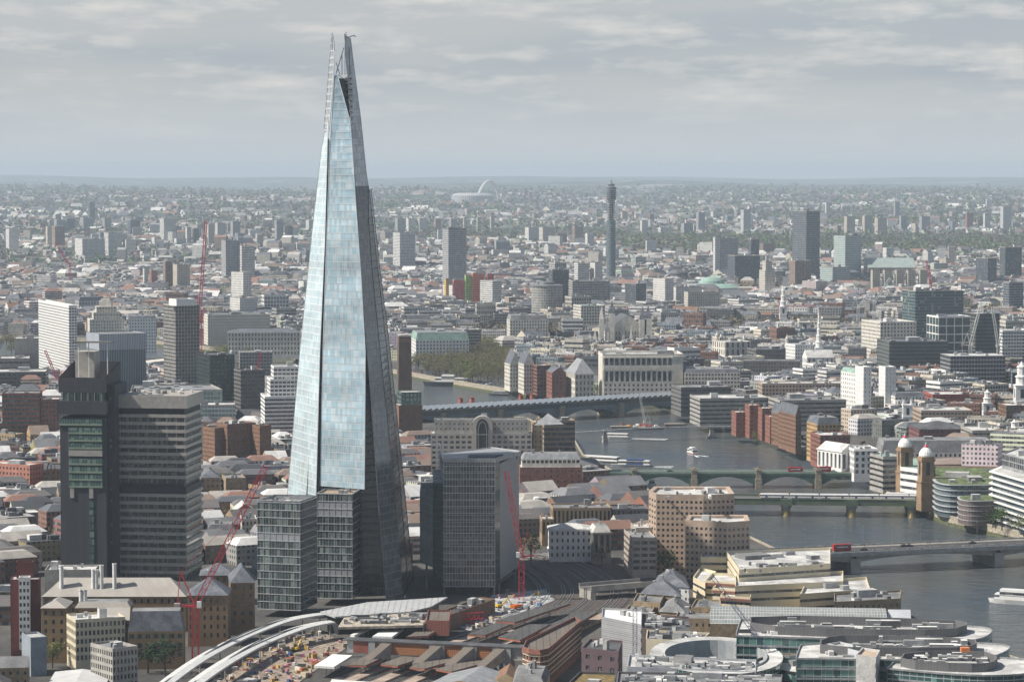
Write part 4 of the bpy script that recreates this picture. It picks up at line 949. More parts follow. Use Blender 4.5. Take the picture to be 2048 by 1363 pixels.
for yy in rows_:
    slabband(yy, yy+6.3, M['pale_band'], 'spandrel')
    r = MB(); r.prism(inset(fs, .9), z(yy+15.4), z(yy+6.3)); r.build('window_row', M['win'], e)
    p_ = MB(); L = math.dist(fs[0], fs[1])
    for k in range(8):
        t0 = (k+.0)/7.0; x, y = fs[0][0]+(fs[1][0]-fs[0][0])*t0, fs[0][1]+(fs[1][1]-fs[0][1])*t0
        p_.box(x + (0.6 if k == 0 else (-0.6 if k == 7 else 0)), y+.45, z(yy+15.2), z(yy+6.3), .8, .5, th)
    p_.build('piers', M['darkconc'], e)
s = MB(); s.prism(inset(fs, .3), z(900), z(893)); s.prism(inset(fs, .3), z(981.5), z(968)); s.build('recessed_storey', M['black'], e)
s = MB(); s.flat(inset(fs, .4), z(787)-0.8); s.build('roof', M['roof_dark'], e)
rr = random.Random(5)
for k in range(14):
    c_ = GF(235+k*9, 240+k*9, rr.uniform(4, 34)+12, rr.uniform(2, 5)); s = MB(); s.prism(c_, z(787)-.8, z(787)+rr.uniform(.5, 2.5)); s.build('roof_unit', rr.choice([M['metal'], M['white'], M['roof_grey']]), e)
# ---------------------------------------------------------------- centre
# square brick chimney
f = B(794, 797, 824, 830, 5); e = empty('chimney', (f[0][0], f[0][1], 0), 'tall square dark brown brick chimney beside the skyscraper', 'chimney'); claim(f); LM(f, 'the tall brown chimney')
zt_ = ZT(671, f[0][1]); s = MB(); i1 = inset(f, 0.6); s.frustum(inset(f, -0.4), 0, i1, zt_, 0); s.build('shaft', mat('chimney_brick', (0.115, 0.075, 0.055), .9, var=.15), e)
s = MB(); s.prism(inset(i1, -0.25), zt_-6, zt_-3); s.build('brick_band', M['brown'], e)
s = MB(); s.prism(inset(i1, 2), zt_-1, zt_+.6); s.prism(inset(i1, -.15), zt_-1.2, zt_+.1); s.build('cap', M['concrete'], e)
BL('brick gallery block with a pale green light box under the brown chimney', 790, 798, 845, 868, 812, 12, ddep=30, name='gallery', cat='gallery', wall=M['brown'], ww=.1, wh=.2, fh=6, roofm=M['roof_pale'], plant=0, phrase='the light box gallery')
f = B(797, 803, 843, 866, 12, dep=24); e = building('light_box', 'pale green glass light box on the roof of the brick gallery', 'roof extension', f, ZT(786, f[0][1]), z0=ZT(808, f[0][1]), wall=M['wingreen'], win=FT['aqua'], ww=.6, wh=.6, plant=0, taken=False)
# arched office
f = B(855, 862, 1064, 968, 1, dep=22); Y1 = f[0][1]; LM(f, 'the arched riverside office')
cladd = mat('grey_stone_cladding', (0.40, 0.37, 0.335), .8, var=.1)
e = building('riverside_office', 'broad grey stone office with a tall dark arch in its middle', 'office block', f, ZT(868, Y1), wall=cladd, ww=.62, wh=.5, bay=4.2, fh=3.7, plant=0, par=.6)
f2 = inset(f, 2.5); building('x', None, None, f2, ZT(842, Y1), z0=ZT(868, Y1)+.01, wall=M['concrete'], ww=.3, wh=.4, fh=3.6, plant=4, e=e, taken=False, roofm=M['roof_grey'])
s = MB(); xa, xb = GX(945, Y1), GX(985, Y1); ya = Y1-1.8; zsp, ztp = ZT(850, Y1), ZT(831, Y1)
n_ = 14; arc = [((xa+xb)/2+(xb-xa)/2*math.cos(math.pi*(1-k/n_)), zsp+(ztp-zsp)*math.sin(math.pi*k/n_)) for k in range(n_+1)]
s.face([(xa, ya, 0), (xb, ya, 0)]+[(x, ya, z) for x, z in arc[::-1]], 0); top = [(xa, 0)]+arc+[(xb, 0)]
for a, b in zip(top, top[1:]): s.face([(a[0], ya, a[1]), (b[0], ya, b[1]), (b[0], ya+8, b[1]), (a[0], ya+8, a[1])])
s.build('arch_bay', cladd, e)
s = MB(); k_ = .62; cx_ = (xa+xb)/2
s.face([(cx_+(x-cx_)*k_, ya-.15, 2) for x in (xa, xb)]+[(cx_+(x-cx_)*k_, ya-.15, z-2.0) for x, z in arc[::-1]]); s.build('arch_window', M['dark'], e)
s = MB()
for a, b in zip(arc, arc[1:]): s.bar((cx_+(a[0]-cx_)*.42, ya-.3, a[1]-4.2), (cx_+(b[0]-cx_)*.42, ya-.3, b[1]-4.2), .3)
for q in (-.42, .42, -.62, .62): s.bar((cx_+(xb-cx_)*q, ya-.3, 2), (cx_+(xb-cx_)*q, ya-.3, zsp-3), .3)
s.bar((xa+3, ya-.3, ZT(868, Y1)), (xb-3, ya-.3, ZT(868, Y1)), .35); s.build('arch_frame', M['pale_band'], e)
BL('tan stone block with glass corner joined to the arched office', 1064, 1067, 1085, 965, 846, 4, ddep=20, wall=mat('tan_stone', (0.46, 0.34, 0.21), .85), ww=.3, wh=.35, bay=4, fh=3.7, plant=2)
BL('glass and bronze banded office with a pointed glass roof right of the arched office', 1085, 1088, 1150, 958, 843, 8, ddep=20, wall=mat('bronze_band', (0.34, 0.25, 0.18), .6), ww=1, wh=.62, fh=3.7, plant=3, roofm=M['roof_grey'], phrase='the bronze banded office')
s = MB(); a_, b_, c_, d_ = AT(1068, 850, Y1-2), AT(1128, 848, Y1-2), AT(1096, 826, Y1+12), AT(1120, 845, Y1+26)
s.face([a_, b_, c_]); s.face([b_, d_, c_]); s.face([d_, a_, c_]); e = empty('glass_roof', (a_.x, a_.y, a_.z), 'pointed grey glass roof standing on the bronze banded office', 'glass roof'); s.build('glazing', M['metal'], e); s = MB(); s.bar(c_, AT(1097, 822, Y1+12), .3); s.build('mast', M['metal'], e)
# riverside brick block, grey mansard
rb = B(1034, 1040, 1165, 995, 2, dep=22); Y1 = rb[0][1]; LM(rb, 'the red riverside block')
e = building('riverside_block', 'red brick riverside block with white window bays and grey mansard roofs', 'office block', rb, ZT(935, Y1), wall=M['brick'], ww=.3, wh=.35, bay=5, fh=3.7, plant=0, par=.3, roofm=M['roof_pale'])
for k in range(3):
    q = B(1050+k*42, 1052+k*42, 1068+k*42, 993, 2, dep=6); q = [(x, y-1.4) for x, y in q]; o = building('x', None, None, q, ZT(931, Y1), wall=M['white'], ww=.8, wh=.7, bay=2, fh=3.7, plant=0, e=e, taken=False, dep=.6, roofm=M['roof_pale'])
q = inset(rb, 1.5); building('x', None, None, q, ZT(918, Y1), z0=ZT(935, Y1)+.01, wall=M['stone'], ww=.7, wh=.6, bay=3, fh=3.6, roof='mansard', roofm=M['metal'], plant=4, e=e, taken=False)
BL('low white glazed river pavilion between the red block and the river', 1150, 1155, 1180, 950, 932, 5, ddep=15, name='pavilion', cat='pavilion', wall=M['white'], ww=.8, wh=.5, plant=0)
# old market cluster between news block and pink office
BL('ribbed ochre and dark brown office with vertical stripes', 1100, 1106, 1222, 1072, 1018, 4, ddep=24, name='ribbed_office', cat='office block', wall=mat('ochre_rib', (0.36, 0.26, 0.165), .8), ww=.5, wh=.88, bay=2.6, fh=9, dep=.9, sill=.06, roofm=M['roof_grey'], plant=6, phrase='the ochre ribbed office')
BL('lower ribbed ochre wing behind the bare tree', 1080, 1084, 1108, 1092, 1040, 4, ddep=18, name='ribbed_office', cat='office block', wall=bpy.data.materials['ochre_rib'], ww=.5, wh=.88, bay=2.6, fh=9, dep=.9, sill=.06, plant=2)
BL('dark end of the ribbed office beyond the white arcaded building', 1222, 1226, 1297, 1068, 1020, 4, ddep=24, name='ribbed_office', cat='office block', wall=M['darkconc'], ww=.5, wh=.7, bay=2.6, fh=4, roofm=M['roof_dark'], plant=5)
wc = B(1095, 1099, 1183, 1124, 2, dep=18); Y1 = wc[0][1]; LM(wc, 'the white arcaded building')
building('arcaded_building', 'white stucco building with three rows of windows over a dark arcade', 'stucco building', wc, ZT(1058, Y1), wall=M['white'], ww=.36, wh=.5, bay=3.0, fh=4.2, corn=2, roofm=M['roof_pale'], plant=0, roof='hip', rh=2.5)
BL('grey stone temple-like end with tall columns beside the white arcaded building', 1183, 1186, 1222, 1128, 1064, 6, ddep=18, name='columned_building', cat='stone building', wall=M['concrete'], ww=.6, wh=.85, bay=4, fh=12, dep=1.5, sill=.05, corn=True, roof='mansard', roofm=M['roof_pale'], plant=1)
BL('pale concrete office of deep window strips on the station corner', 1229, 1265, 1313, 1155, 1078, 5, wall=mat('pinkish_concrete', (0.42, 0.365, 0.32), .85), ww=.8, wh=.52, bay=4.5, fh=3.5, dep=.6, plant=4, roofm=M['roof_grey'], phrase='the deep window concrete office', ddep=38)
f = B(1240, 1268, 1308, 1140, 5, dep=24); building('roof_storey', 'white upper storeys set back on the deep window concrete office', 'roof extension', inset(f, 1), ZT(1058, f[0][1]), z0=ZT(1077, f[0][1]), wall=bpy.data.materials['pinkish_concrete'], ww=.3, wh=.4, plant=2, taken=False)
# pink granite offices
def window_wall(e, p, q, z0, z1, nfl, nbay, m, wm, counter, ww=.5, wh=.46, dep=.45):
    """a wall with square holes, each pane a window of its own up to a hundred"""
    L = math.dist(p, q); b = L/nbay; fh = (z1-z0)/nfl; w = MB(); ux, uy = (q[0]-p[0])/L, (q[1]-p[1])/L; nx, ny = uy, -ux
    pt = lambda u, o=0.0: (p[0]+ux*u-nx*o, p[1]+uy*u-ny*o)
    zp = z0
    for i in range(nfl):
        zb = z0+i*fh+fh*.28; zt = zb+wh*fh; w.wall(p, q, zp, zb); zp = zt
        hw = b*(1-ww)/2
        for k in range(nbay):
            u0, u1 = k*b+hw, (k+1)*b-hw
            w.wall(pt(k*b), pt(u0), zb, zt); w.wall(pt(u1), pt((k+1)*b), zb, zt)
            A_, B_, C_, D_ = pt(u0), pt(u1), pt(u1, dep), pt(u0, dep)
            w.face([(A_[0], A_[1], zb), (B_[0], B_[1], zb), (C_[0], C_[1], zb), (D_[0], D_[1], zb)]); w.face([(D_[0], D_[1], zt), (C_[0], C_[1], zt), (B_[0], B_[1], zt), (A_[0], A_[1], zt)])
            w.wall(A_, D_, zb, zt); w.wall(C_, B_, zb, zt)
            if counter[0] < 100:
                g = MB(); g.wall(D_, C_, zb, zt); g.build('window', wm, e)
            else: counter[1].wall(D_, C_, zb, zt)
            counter[0] += 1
    w.wall(p, q, zp, z1); w.build('wall', m, e)
def pink(label, pts, yb, yt, bays, nfl, roofy=None):
    P_ = [P(x, y)[:2] for x, y in pts]; P_ = [tuple(p) for p in P_]; claim(P_); h = ZT(yt, P_[1][1]); c = centre(P_)
    e = empty('granite_office', (c[0], c[1], 0), label, 'office block'); cnt = [0, MB()]
    for i, nb in enumerate(bays):
        p, q = P_[i], P_[(i+1) % len(P_)]
        if nb: window_wall(e, p, q, 0, h-2, nfl, nb, M['pink'], M['win'], cnt)
        else:
            s = MB(); s.wall(p, q, 0, h-2); s.build('wall', M['pink'], e)
    if cnt[1].f: o = cnt[1].build('windows', M['win'], e); o['kind'] = 'stuff'
    s = MB()
    for i in range(len(P_)): s.wall(P_[i], P_[(i+1) % len(P_)], h-2.004, h+.8)
    i1 = inset(P_, 2.2)
    for i in range(len(P_)):
        j = (i+1) % len(P_); s.face([(P_[i][0], P_[i][1], h+.8), (P_[j][0], P_[j][1], h+.8), (i1[j][0], i1[j][1], h+.4), (i1[i][0], i1[i][1], h+.4)])
        s.wall(i1[j], i1[i], h-1, h+.4)
    s.build('parapet', M['pink'], e); s = MB(); s.flat(i1, h-.9); s.build('roof', M['roof_pale'], e); plants(i1, h-.9, 3, SEED, e)
    return P_, e
Pk, e_ = pink('tall pink granite office with rows of small square windows', [(1297, 1135), (1312, 1143), (1406, 1145), (1468, 1142), (1458, 1124), (1308, 1124)], 1143, 990, [3, 10, 7, 0, 0, 0], 13)
LM(Pk, 'the tall pink office')
Pk, e_ = pink('lower pink granite office stepping forward of the taller one', [(1370, 1158), (1454, 1163), (1499, 1160), (1494, 1146), (1376, 1146)], 1163, 1046, [9, 5, 0, 0, 0], 9)
# news block
nb = [tuple(P(888, 1190)[:2]), tuple(P(990, 1190)[:2]), tuple(P(1000, 1184)[:2]), tuple(P(1033, 1160)[:2]), tuple(P(1038, 1140)[:2]), tuple(P(982, 1122)[:2]), tuple(P(880, 1142)[:2])]
Y1 = nb[0][1]; e = empty('news_office', (P(950, 1160)[0], Y1+15, 0), 'rounded glass office block with a sloping roof of solar panels and a shaded side wall', 'office block'); claim(nb); LM(nb, 'the solar roofed glass block')
gl_news = glassmat('louvred_glazing', (0.04, 0.052, 0.054), (0.15, 0.165, 0.16), 1.5, 3.9, .4, .2, (0.25, 0.26, 0.26), rough=.15, bandnoise=.4, wave=.03)
gl_dgreen = glassmat('dark_green_glazing', (0.03, 0.055, 0.055), (0.07, 0.11, 0.10), 1.5, 3.9, .2, .08, (0.08, 0.10, 0.10), rough=.12)
m_panel = mat('shade_toned_panel', (0.29, 0.305, 0.32), .55, .1, var=.06, scale=.2)  # panel colour darkened to carry the skyscraper's shadow on the side wall
zt_ = lambda py: ZT(py, Y1); h0 = zt_(1172)
nfl = 19; fhh = (zt_(918)-h0)/nfl
for i in range(nfl):
    r = MB(); za, zb_ = h0+i*fhh, h0+(i+1)*fhh
    r.wall(nb[0], nb[1], za, zb_, 0); r.wall(nb[1], nb[2], za, zb_, 1)
    r.wall(nb[6], nb[0], za, zb_, 0)
    r.build('storey_glazing', [gl_news, gl_dgreen], e)
s = MB()
for i in range(nfl+1):
    zz = h0+i*fhh
    for a, b in ((nb[6], nb[0]), (nb[0], nb[1])):
        dx, dy = b[0]-a[0], b[1]-a[1]; L = math.hypot(dx, dy); nx, ny = dy/L*.7, -dx/L*.7; A2, B2 = (a[0]+nx, a[1]+ny), (b[0]+nx, b[1]+ny)
        s.wall(A2, B2, zz-.12, zz+.14); s.face([(A2[0], A2[1], zz+.14), (B2[0], B2[1], zz+.14), (b[0], b[1], zz+.14), (a[0], a[1], zz+.14)])
for k in range(19):
    t_ = k/18; x, y = nb[0][0]+(nb[1][0]-nb[0][0])*t_, nb[0][1]-.7; s.bar((x, y, h0), (x, y, zt_(915)), .11)
s.build('facade_frame', M['whitefin'], e)
rz = [ZT(py, p[1]) for py, p in zip((918, 918, 915, 906, 903, 896, 908), nb)]
s = MB(); s.wall(nb[2], nb[3], h0+2, rz[3]-1, 0); s.wall(nb[3], nb[4], h0, rz[4]-1, 0); s.build('side_wall', m_panel, e)
s = MB(); s.wall((nb[3][0]-3, nb[3][1]-2.3), (nb[3][0]-.6, nb[3][1]-.9), h0, rz[3]-1, 0); s.build('side_glazing', gl_dgreen, e)
s = MB(); s.wall(nb[4], nb[5], 0, rz[4]-1); s.wall(nb[5], nb[6], 0, rz[5]-2); s.build('rear_wall', M['metal'], e)
ri = inset(nb, 7); s = MB(); s.prism(ri, 0, h0); s.build('undercroft', M['dark'], e)
s = MB(); s.flat(nb, h0, down=True)
for p in (nb[2], nb[3], nb[0], nb[1]): s.bar((p[0]*.98+ri[0][0]*.02, p[1]+2, 0), (p[0]*.98+ri[0][0]*.02, p[1]+2, h0), .6)
s.build('soffit_and_columns', M['concrete'], e)
s = MB(); s.face([(p[0], p[1], z) for p, z in zip(nb, rz)]); o_ = inset(nb, -.8)
for i in range(7):
    j = (i+1) % 7; s.face([(nb[i][0], nb[i][1], rz[i]-.05), (nb[j][0], nb[j][1], rz[j]-.05), (o_[j][0], o_[j][1], rz[j]+.7), (o_[i][0], o_[i][1], rz[i]+.7)]); s.face([(o_[i][0], o_[i][1], rz[i]-1.5), (o_[j][0], o_[j][1], rz[j]-1.5), (o_[j][0], o_[j][1], rz[j]+.7), (o_[i][0], o_[i][1], rz[i]+.7)])
s.build('roof', M['metal'], e)
c = centre(nb)
for r_ in range(6):
    s = MB()
    for k in range(9):
        u, v = .28+.058*k+.03*(r_ % 2), .2+.1*r_; x = nb[0][0]+(nb[2][0]-nb[0][0])*u*1.15+3; y = Y1+4+v*46; z0_ = zt_(918)+(v*46+4)/ (nb[5][1]-Y1)*(rz[5]-rz[0])+.5
        if not inside((x, y), inset(nb, 3)) or not inside((x+1.9, y+3.2), inset(nb, 3)): continue
        s.prism([(x, y), (x+1.9, y), (x+1.9, y+3.2), (x, y+3.2)], z0_-.5, z0_+.25)
    if s.f: s.build('solar_panel_row', M['slate'], e)
# narrower left wings of the news block
w1 = [tuple(P(840, 1176)[:2]), tuple(P(853, 1180)[:2]), tuple(P(866, 1186)[:2]), tuple(P(870, 1150)[:2]), tuple(P(842, 1150)[:2])]
zz = ZT(983, w1[0][1]); e = empty('glass_wing', (w1[0][0], w1[0][1], 0), 'slim pale glass wing with a leafy terrace left of the solar roofed block', 'office wing'); claim(w1)
s = MB(); s.wall(w1[0], w1[1], 14, zz, 1); s.wall(w1[1], w1[2], 14, zz+2, 1); s.wall(w1[2], w1[3], 14, zz-3, 0); s.wall(w1[4], w1[0], 14, zz, 1)
gl_pale = glassmat('pale_wing_glazing', (0.33, 0.41, 0.395), (0.55, 0.61, 0.59), 1.5, 3.9, .45, .14, (0.5, 0.52, 0.51), rough=.2, bandnoise=.3)
s.build('glazing', [gl_dgreen, gl_pale], e); s = MB(); s.flat(w1, zz-.5); s.build('roof', M['roof_grey'], e)
s = MB(); s.bar((w1[1][0], w1[1][1]+3, 0), (w1[1][0], w1[1][1]+3, 14), .8); s.build('column', M['concrete'], e)
w2 = [tuple(P(866, 1186)[:2]), tuple(P(888, 1189)[:2]), tuple(P(890, 1150)[:2]), tuple(P(866, 1150)[:2])]
s = MB(); zz = ZT(965, w2[0][1])
for i in range(4): s.wall(w2[i], w2[(i+1) % 4], 8, zz)
e = empty('glass_link', (w2[0][0], w2[0][1], 0), 'recessed dark green glass link with balcony plants beside the solar roofed block', 'office wing'); s.build('glazing', gl_dgreen, e); s = MB(); s.flat(w2, zz-.3); s.build('roof', M['roof_pale'], e)
# cream stepped riverside building
cs = mat('cream_panel', (0.66, 0.585, 0.42), .7, var=.05)
def cream(label, foot, yt, yb2=None, z0=0.0, first=False, fh=3.9, wh=.36, plant=5):
    return building('stepped_office', label, 'office block', foot, ZT(yt, foot[0][1]), z0=z0, wall=cs, ww=1.0, wh=wh, sill=.34, fh=fh, par=1.4, roofm=M['roof_pale'], plant=plant, group=None)
c1 = B(1380, 1401, 1592, 1170, -6, dep=30); cream('rear cream stepped office with sloping left corner, against the river', c1, 1118, plant=6)
c2 = [tuple(P(x, y)[:2]) for x, y in ((1478, 1208), (1660, 1195), (1660, 1160), (1452, 1168))]
cream('front cream office of long window bands and cluttered white roof', c2, 1143, plant=8); LM(c2, 'the cream stepped office')
c3 = [tuple(P(x, y)[:2]) for x, y in ((1470, 1222), (1686, 1212), (1686, 1190), (1470, 1200))]
cream('lower cream office terrace in front of the long window bands', c3, 1176, plant=0)
c4_ = [tuple(P(x, y)[:2]) for x, y in ((1386, 1192), (1410, 1205), (1432, 1180), (1400, 1172))]
cream('small cream end block with seven windows at the left of the stepped office', c4_, 1158, plant=1)
for k, (x0, y0, x1, yt) in enumerate(((1410, 1203, 1470, 1165), (1425, 1212, 1480, 1180), (1440, 1222, 1500, 1195))):
    q = [tuple(P(x, y)[:2]) for x, y in ((x0, y0), (x1, y0+4), (x1+8, y0-14), (x0+14, y0-16))]; e = cream(('highest', 'middle', 'lowest')[k]+' cream terrace step with reddish planted edge', q, yt, plant=0)
    s = MB(); s.prism([(q[0][0], q[0][1]-.6), (q[1][0], q[1][1]-.6), (q[1][0], q[1][1]-.1), (q[0][0], q[0][1]-.1)], ZT(yt, q[0][1])-1, ZT(yt, q[0][1])+.3); s.build('red_ledge', M['brick'], e)
c5 = [tuple(P(x, y)[:2]) for x, y in ((1600, 1232), (1740, 1222), (1732, 1196), (1612, 1206))]; cream('low cream wing reaching out to the river with a flat white roof', c5, 1192, plant=2)
c6 = [tuple(P(x, y)[:2]) for x, y in ((1668, 1250), (1800, 1243), (1802, 1225), (1668, 1232))]
building('riverside_store', 'low ochre brick riverside block with roof plant beside the cream wing', 'brick building', c6, ZT(1206, c6[0][1]), wall=M['stock'], ww=.35, wh=.4, roofm=M['roof_grey'], plant=6)
# ---------------------------------------------------------------- far bank of the river
BL('large white stone block with a dark colonnade of tall windows facing the bridge', 1190, 1205, 1366, 800, 712, 3, ddep=50, name='stone_office', cat='stone building', wall=M['stone'], ww=.001, wh=.3, fh=9, plant=6, roofm=M['roof_pale'], par=2.2, corn=True, phrase='the white colonnaded block')
uf = B(1205, 1207, 1345, 804, 3, dep=6); uf = [(x, y-3) for x, y in uf]; Yu = uf[0][1]
e = building('colonnade', 'projecting colonnade of the large white stone block with tall dark windows', 'colonnade', uf, ZT(765, Yu), wall=M['stone'], ww=.42, wh=.5, bay=4.6, fh=4.5, plant=0, par=.2, taken=False)
building('x', None, None, uf, ZT(738, Yu), z0=ZT(765, Yu)+.02, wall=M['stone'], ww=.66, wh=.8, bay=5.2, fh=(ZT(738, Yu)-ZT(765, Yu)-1), sill=.05, dep=2.0, plant=0, e=e, taken=False, corn=True)
building('x', None, None, uf, ZT(714, Yu), z0=ZT(738, Yu)+.02, wall=M['stone'], ww=.7, wh=.66, bay=5.2, fh=(ZT(714, Yu)-ZT(738, Yu)-1), dep=1.5, plant=0, e=e, taken=False, corn=True)
BL('stone school with high grey hipped roof and turrets left of the white colonnaded block', 1134, 1150, 1188, 800, 748, 12, ddep=40, name='school', cat='school', wall=M['stone'], ww=.4, wh=.6, bay=4, fh=6, roof='hip', rh=14, roofm=M['metal'], plant=0, phrase='the hipped roof school')
BL('gabled red brick hall with pointed turrets beside the hipped roof school', 1098, 1104, 1132, 798, 745, 10, ddep=30, name='hall', cat='hall', wall=M['brick'], ww=.35, wh=.55, roof='gable', roofm=M['slate'], plant=0)
BL('red brick office with white window grid on the embankment', 1070, 1074, 1099, 790, 732, 10, ddep=30, wall=M['brick'], ww=.75, wh=.55, fh=3.6, plant=2)
for i, (a, b, lab) in enumerate(((1016, 1042, 'leftmost'), (1044, 1069, 'right-hand'))):
    BL(lab+' ornate stone chambers with steep pointed gables by the brown trees', a, a+4, b, 782-i*-5, 728, 12, ddep=28, name='ornate_chambers', cat='stone building', wall=M['stone'], ww=.45, wh=.55, bay=3, fh=4, roof='gable', rh=13, roofm=M['slate'], plant=0, phrase='the gabled chambers' if i == 0 else None)
BL('white banked block with green copper mansard roof above the brown trees', 823, 832, 938, 728, 680, 8, ddep=55, name='grand_block', cat='stone building', wall=M['white'], ww=.45, wh=.5, bay=4, fh=4, roof='mansard', rh=9, roofm=M['copper'], plant=3, phrase='the copper roofed block')
BL('grey and dark striped slab behind the copper roofed block', 920, 928, 962, 718, 660, 12, ddep=30, wall=M['concrete'], ww=1, wh=.5, fh=3.6, plant=2)
BL('curved cream mansion with ornate dormers among the brown trees', 1012, 1020, 1096, 700, 640, 6, ddep=40, name='grand_block', cat='stone building', wall=M['stone'], ww=.45, wh=.55, bay=3.5, fh=4, roof='mansard', rh=6, roofm=M['roof_grey'], plant=3)
BL('white gridded block with green domed corner above the gothic court', 1152, 1162, 1210, 680, 612, 14, ddep=40, name='grand_block', cat='stone building', wall=M['stone'], ww=.6, wh=.6, bay=3.6, fh=4, roofm=M['copper'], plant=3)
# gothic courts: dark long roof, pale gables, spires
f = B(1205, 1210, 1300, 706, 6, dep=60); Yc = f[0][1]; e = building('gothic_court', 'gothic court with a long dark roof, stone gables and thin spires', 'court house', f, ZT(662, Yc), wall=M['stone'], ww=.35, wh=.6, bay=4, fh=6, roof='gable', rh=ZT(630, Yc)-ZT(662, Yc), roofm=M['roof_dark'], plant=0); LM(f, 'the gothic court')
for px, yt, r_ in ((1203, 612, 3), (1214, 640, 2.5), (1224, 600, 3.2), (1246, 648, 2), (1262, 650, 2), (1285, 612, 4.5), (1296, 610, 4.5), (1180, 665, 3), (1190, 655, 2.5), (1318, 668, 3), (1340, 665, 2.5)):
    x_, y_ = GX(px, Yc-3), Yc-3; z1 = ZT(yt+26, Yc); z2 = ZT(yt, Yc); s = MB(); s.box(x_, y_, 0, z1, 2*r_, 2*r_); s.frustum(rect(x_, y_, 2*r_, 2*r_), z1+.01, rect(x_, y_, .3, .3), z2, 1); s.build('spire', [M['stone'], M['slate'] if r_ > 3 else M['stone']], e)
BL('beige stone office with three tall slot windows and low glass roof', 1418, 1450, 1502, 742, 685, 20, ddep=36, name='stone_office', cat='stone building', wall=M['stone'], ww=.4, wh=.75, bay=6, fh=8, roofm=M['roof_pale'], plant=3, phrase='the slot window office')
BL('dark brown-grey office behind the blackened roof, right of the slot window office', 1495, 1512, 1580, 748, 700, 10, ddep=40, wall=M['darkconc'], ww=.8, wh=.5, roofm=M['slate'], plant=4)
BL('long brown ribbed office under the slot window office', 1400, 1410, 1600, 765, 722, -4, ddep=30, wall=M['darkconc'], ww=.5, wh=.5, roofm=M['roof_grey'], plant=6)
BL('curved stone office with a barrel roof and glass atrium face', 1718, 1760, 1832, 735, 645, 14, ddep=60, wall=M['stone'], ww=.5, wh=.6, bay=4, fh=4.2, roofm=M['roof_pale'], plant=4, phrase='the barrel roofed stone office')
BL('glass office behind a white square lattice frame', 1862, 1876, 1940, 765, 634, 10, ddep=40, wall=M['white'], ww=.9, wh=.88, bay=9, fh=9, sill=.06, win=gl_dgreen, roofm=M['roof_grey'], plant=3, phrase='the white lattice office')
BL('dark green glass office with shining ledges in front of the lattice office', 1766, 1778, 1896, 770, 684, 6, ddep=55, wall=M['darkconc'], win=gl_dgreen, ww=1, wh=.72, fh=4, roofm=M['slate'], plant=6, phrase='the dark ledged office')
BL('dark office slab right of the lattice office', 1940, 1950, 1998, 758, 628, 10, ddep=40, wall=M['darkconc'], win=gl_dgreen, ww=.95, wh=.7, fh=4, plant=2)
BL('blue-white long office at the right edge above the cranes', 1998, 2004, 2060, 748, 662, 8, ddep=30, wall=M['white'], ww=.8, wh=.5, fh=3.8, plant=3, phrase='the long white office at the right edge')
BL('construction site frame of dark floors under two white cranes', 1870, 1900, 2010, 790, 712, 6, ddep=40, name='unfinished_building', cat='building site', wall=M['metal'], win=M['dark'], ww=.9, wh=.7, fh=4.2, roofm=M['roof_pale'], plant=5, par=.2)
BL('white stone corner block with rounded front in front of the dark ledged office', 1872, 1890, 1930, 790, 742, 20, ddep=30, name='stone_office', cat='stone building', wall=M['white'], ww=.45, wh=.5, plant=2)
# telephone building: two white towers and a wing
BL('high white stone tower with a green copper roof', 1687, 1722, 1740, 858, 748, 20, ddep=40, name='white_stone_tower', cat='stone building', wall=M['white'], ww=.34, wh=.55, bay=3.6, fh=3.9, plant=0, phrase='the high white stone tower', roofm=M['copper'], roof='mansard', rh=4)
f = B(1722, 1726, 1742, 860, 20, dep=16); building('stair_tower', 'blank white stair tower at the corner of the high white stone tower', 'stair tower', [(x, y-1) for x, y in f], ZT(735, f[0][1]), wall=M['white'], ww=.15, wh=.5, plant=0, taken=False)
BL('long white stone wing with four rows of windows right of the high white tower', 1742, 1790, 1850, 840, 792, 12, ddep=60, name='stone_office', cat='stone building', wall=M['white'], ww=.4, wh=.5, bay=3.2, fh=3.8, plant=2, roofm=M['slate'], roof='mansard', rh=3)
BL('second white stone tower behind the long white wing', 1764, 1770, 1791, 838, 735, 12, ddep=18, name='white_stone_tower', cat='stone building', wall=M['white'], ww=.12, wh=.5, plant=0)
BL('low white wing with slate roof left of the high white stone tower', 1655, 1662, 1690, 850, 785, 12, ddep=20, name='stone_office', cat='stone building', wall=M['white'], ww=.35, wh=.5, roof='hip', roofm=M['slate'], plant=0)
BL('white church body beneath the tallest tiered spire', 1608, 1614, 1668, 758, 715, 8, ddep=22, name='church', cat='church', wall=M['white'], ww=.35, wh=.6, fh=8, bay=5, roof='gable', roofm=M['roof_pale'], plant=0)
BL('white stone bank building left of the tiered spire', 1576, 1590, 1640, 752, 690, 20, ddep=24, name='stone_office', cat='stone building', wall=M['white'], ww=.4, wh=.5, plant=2)
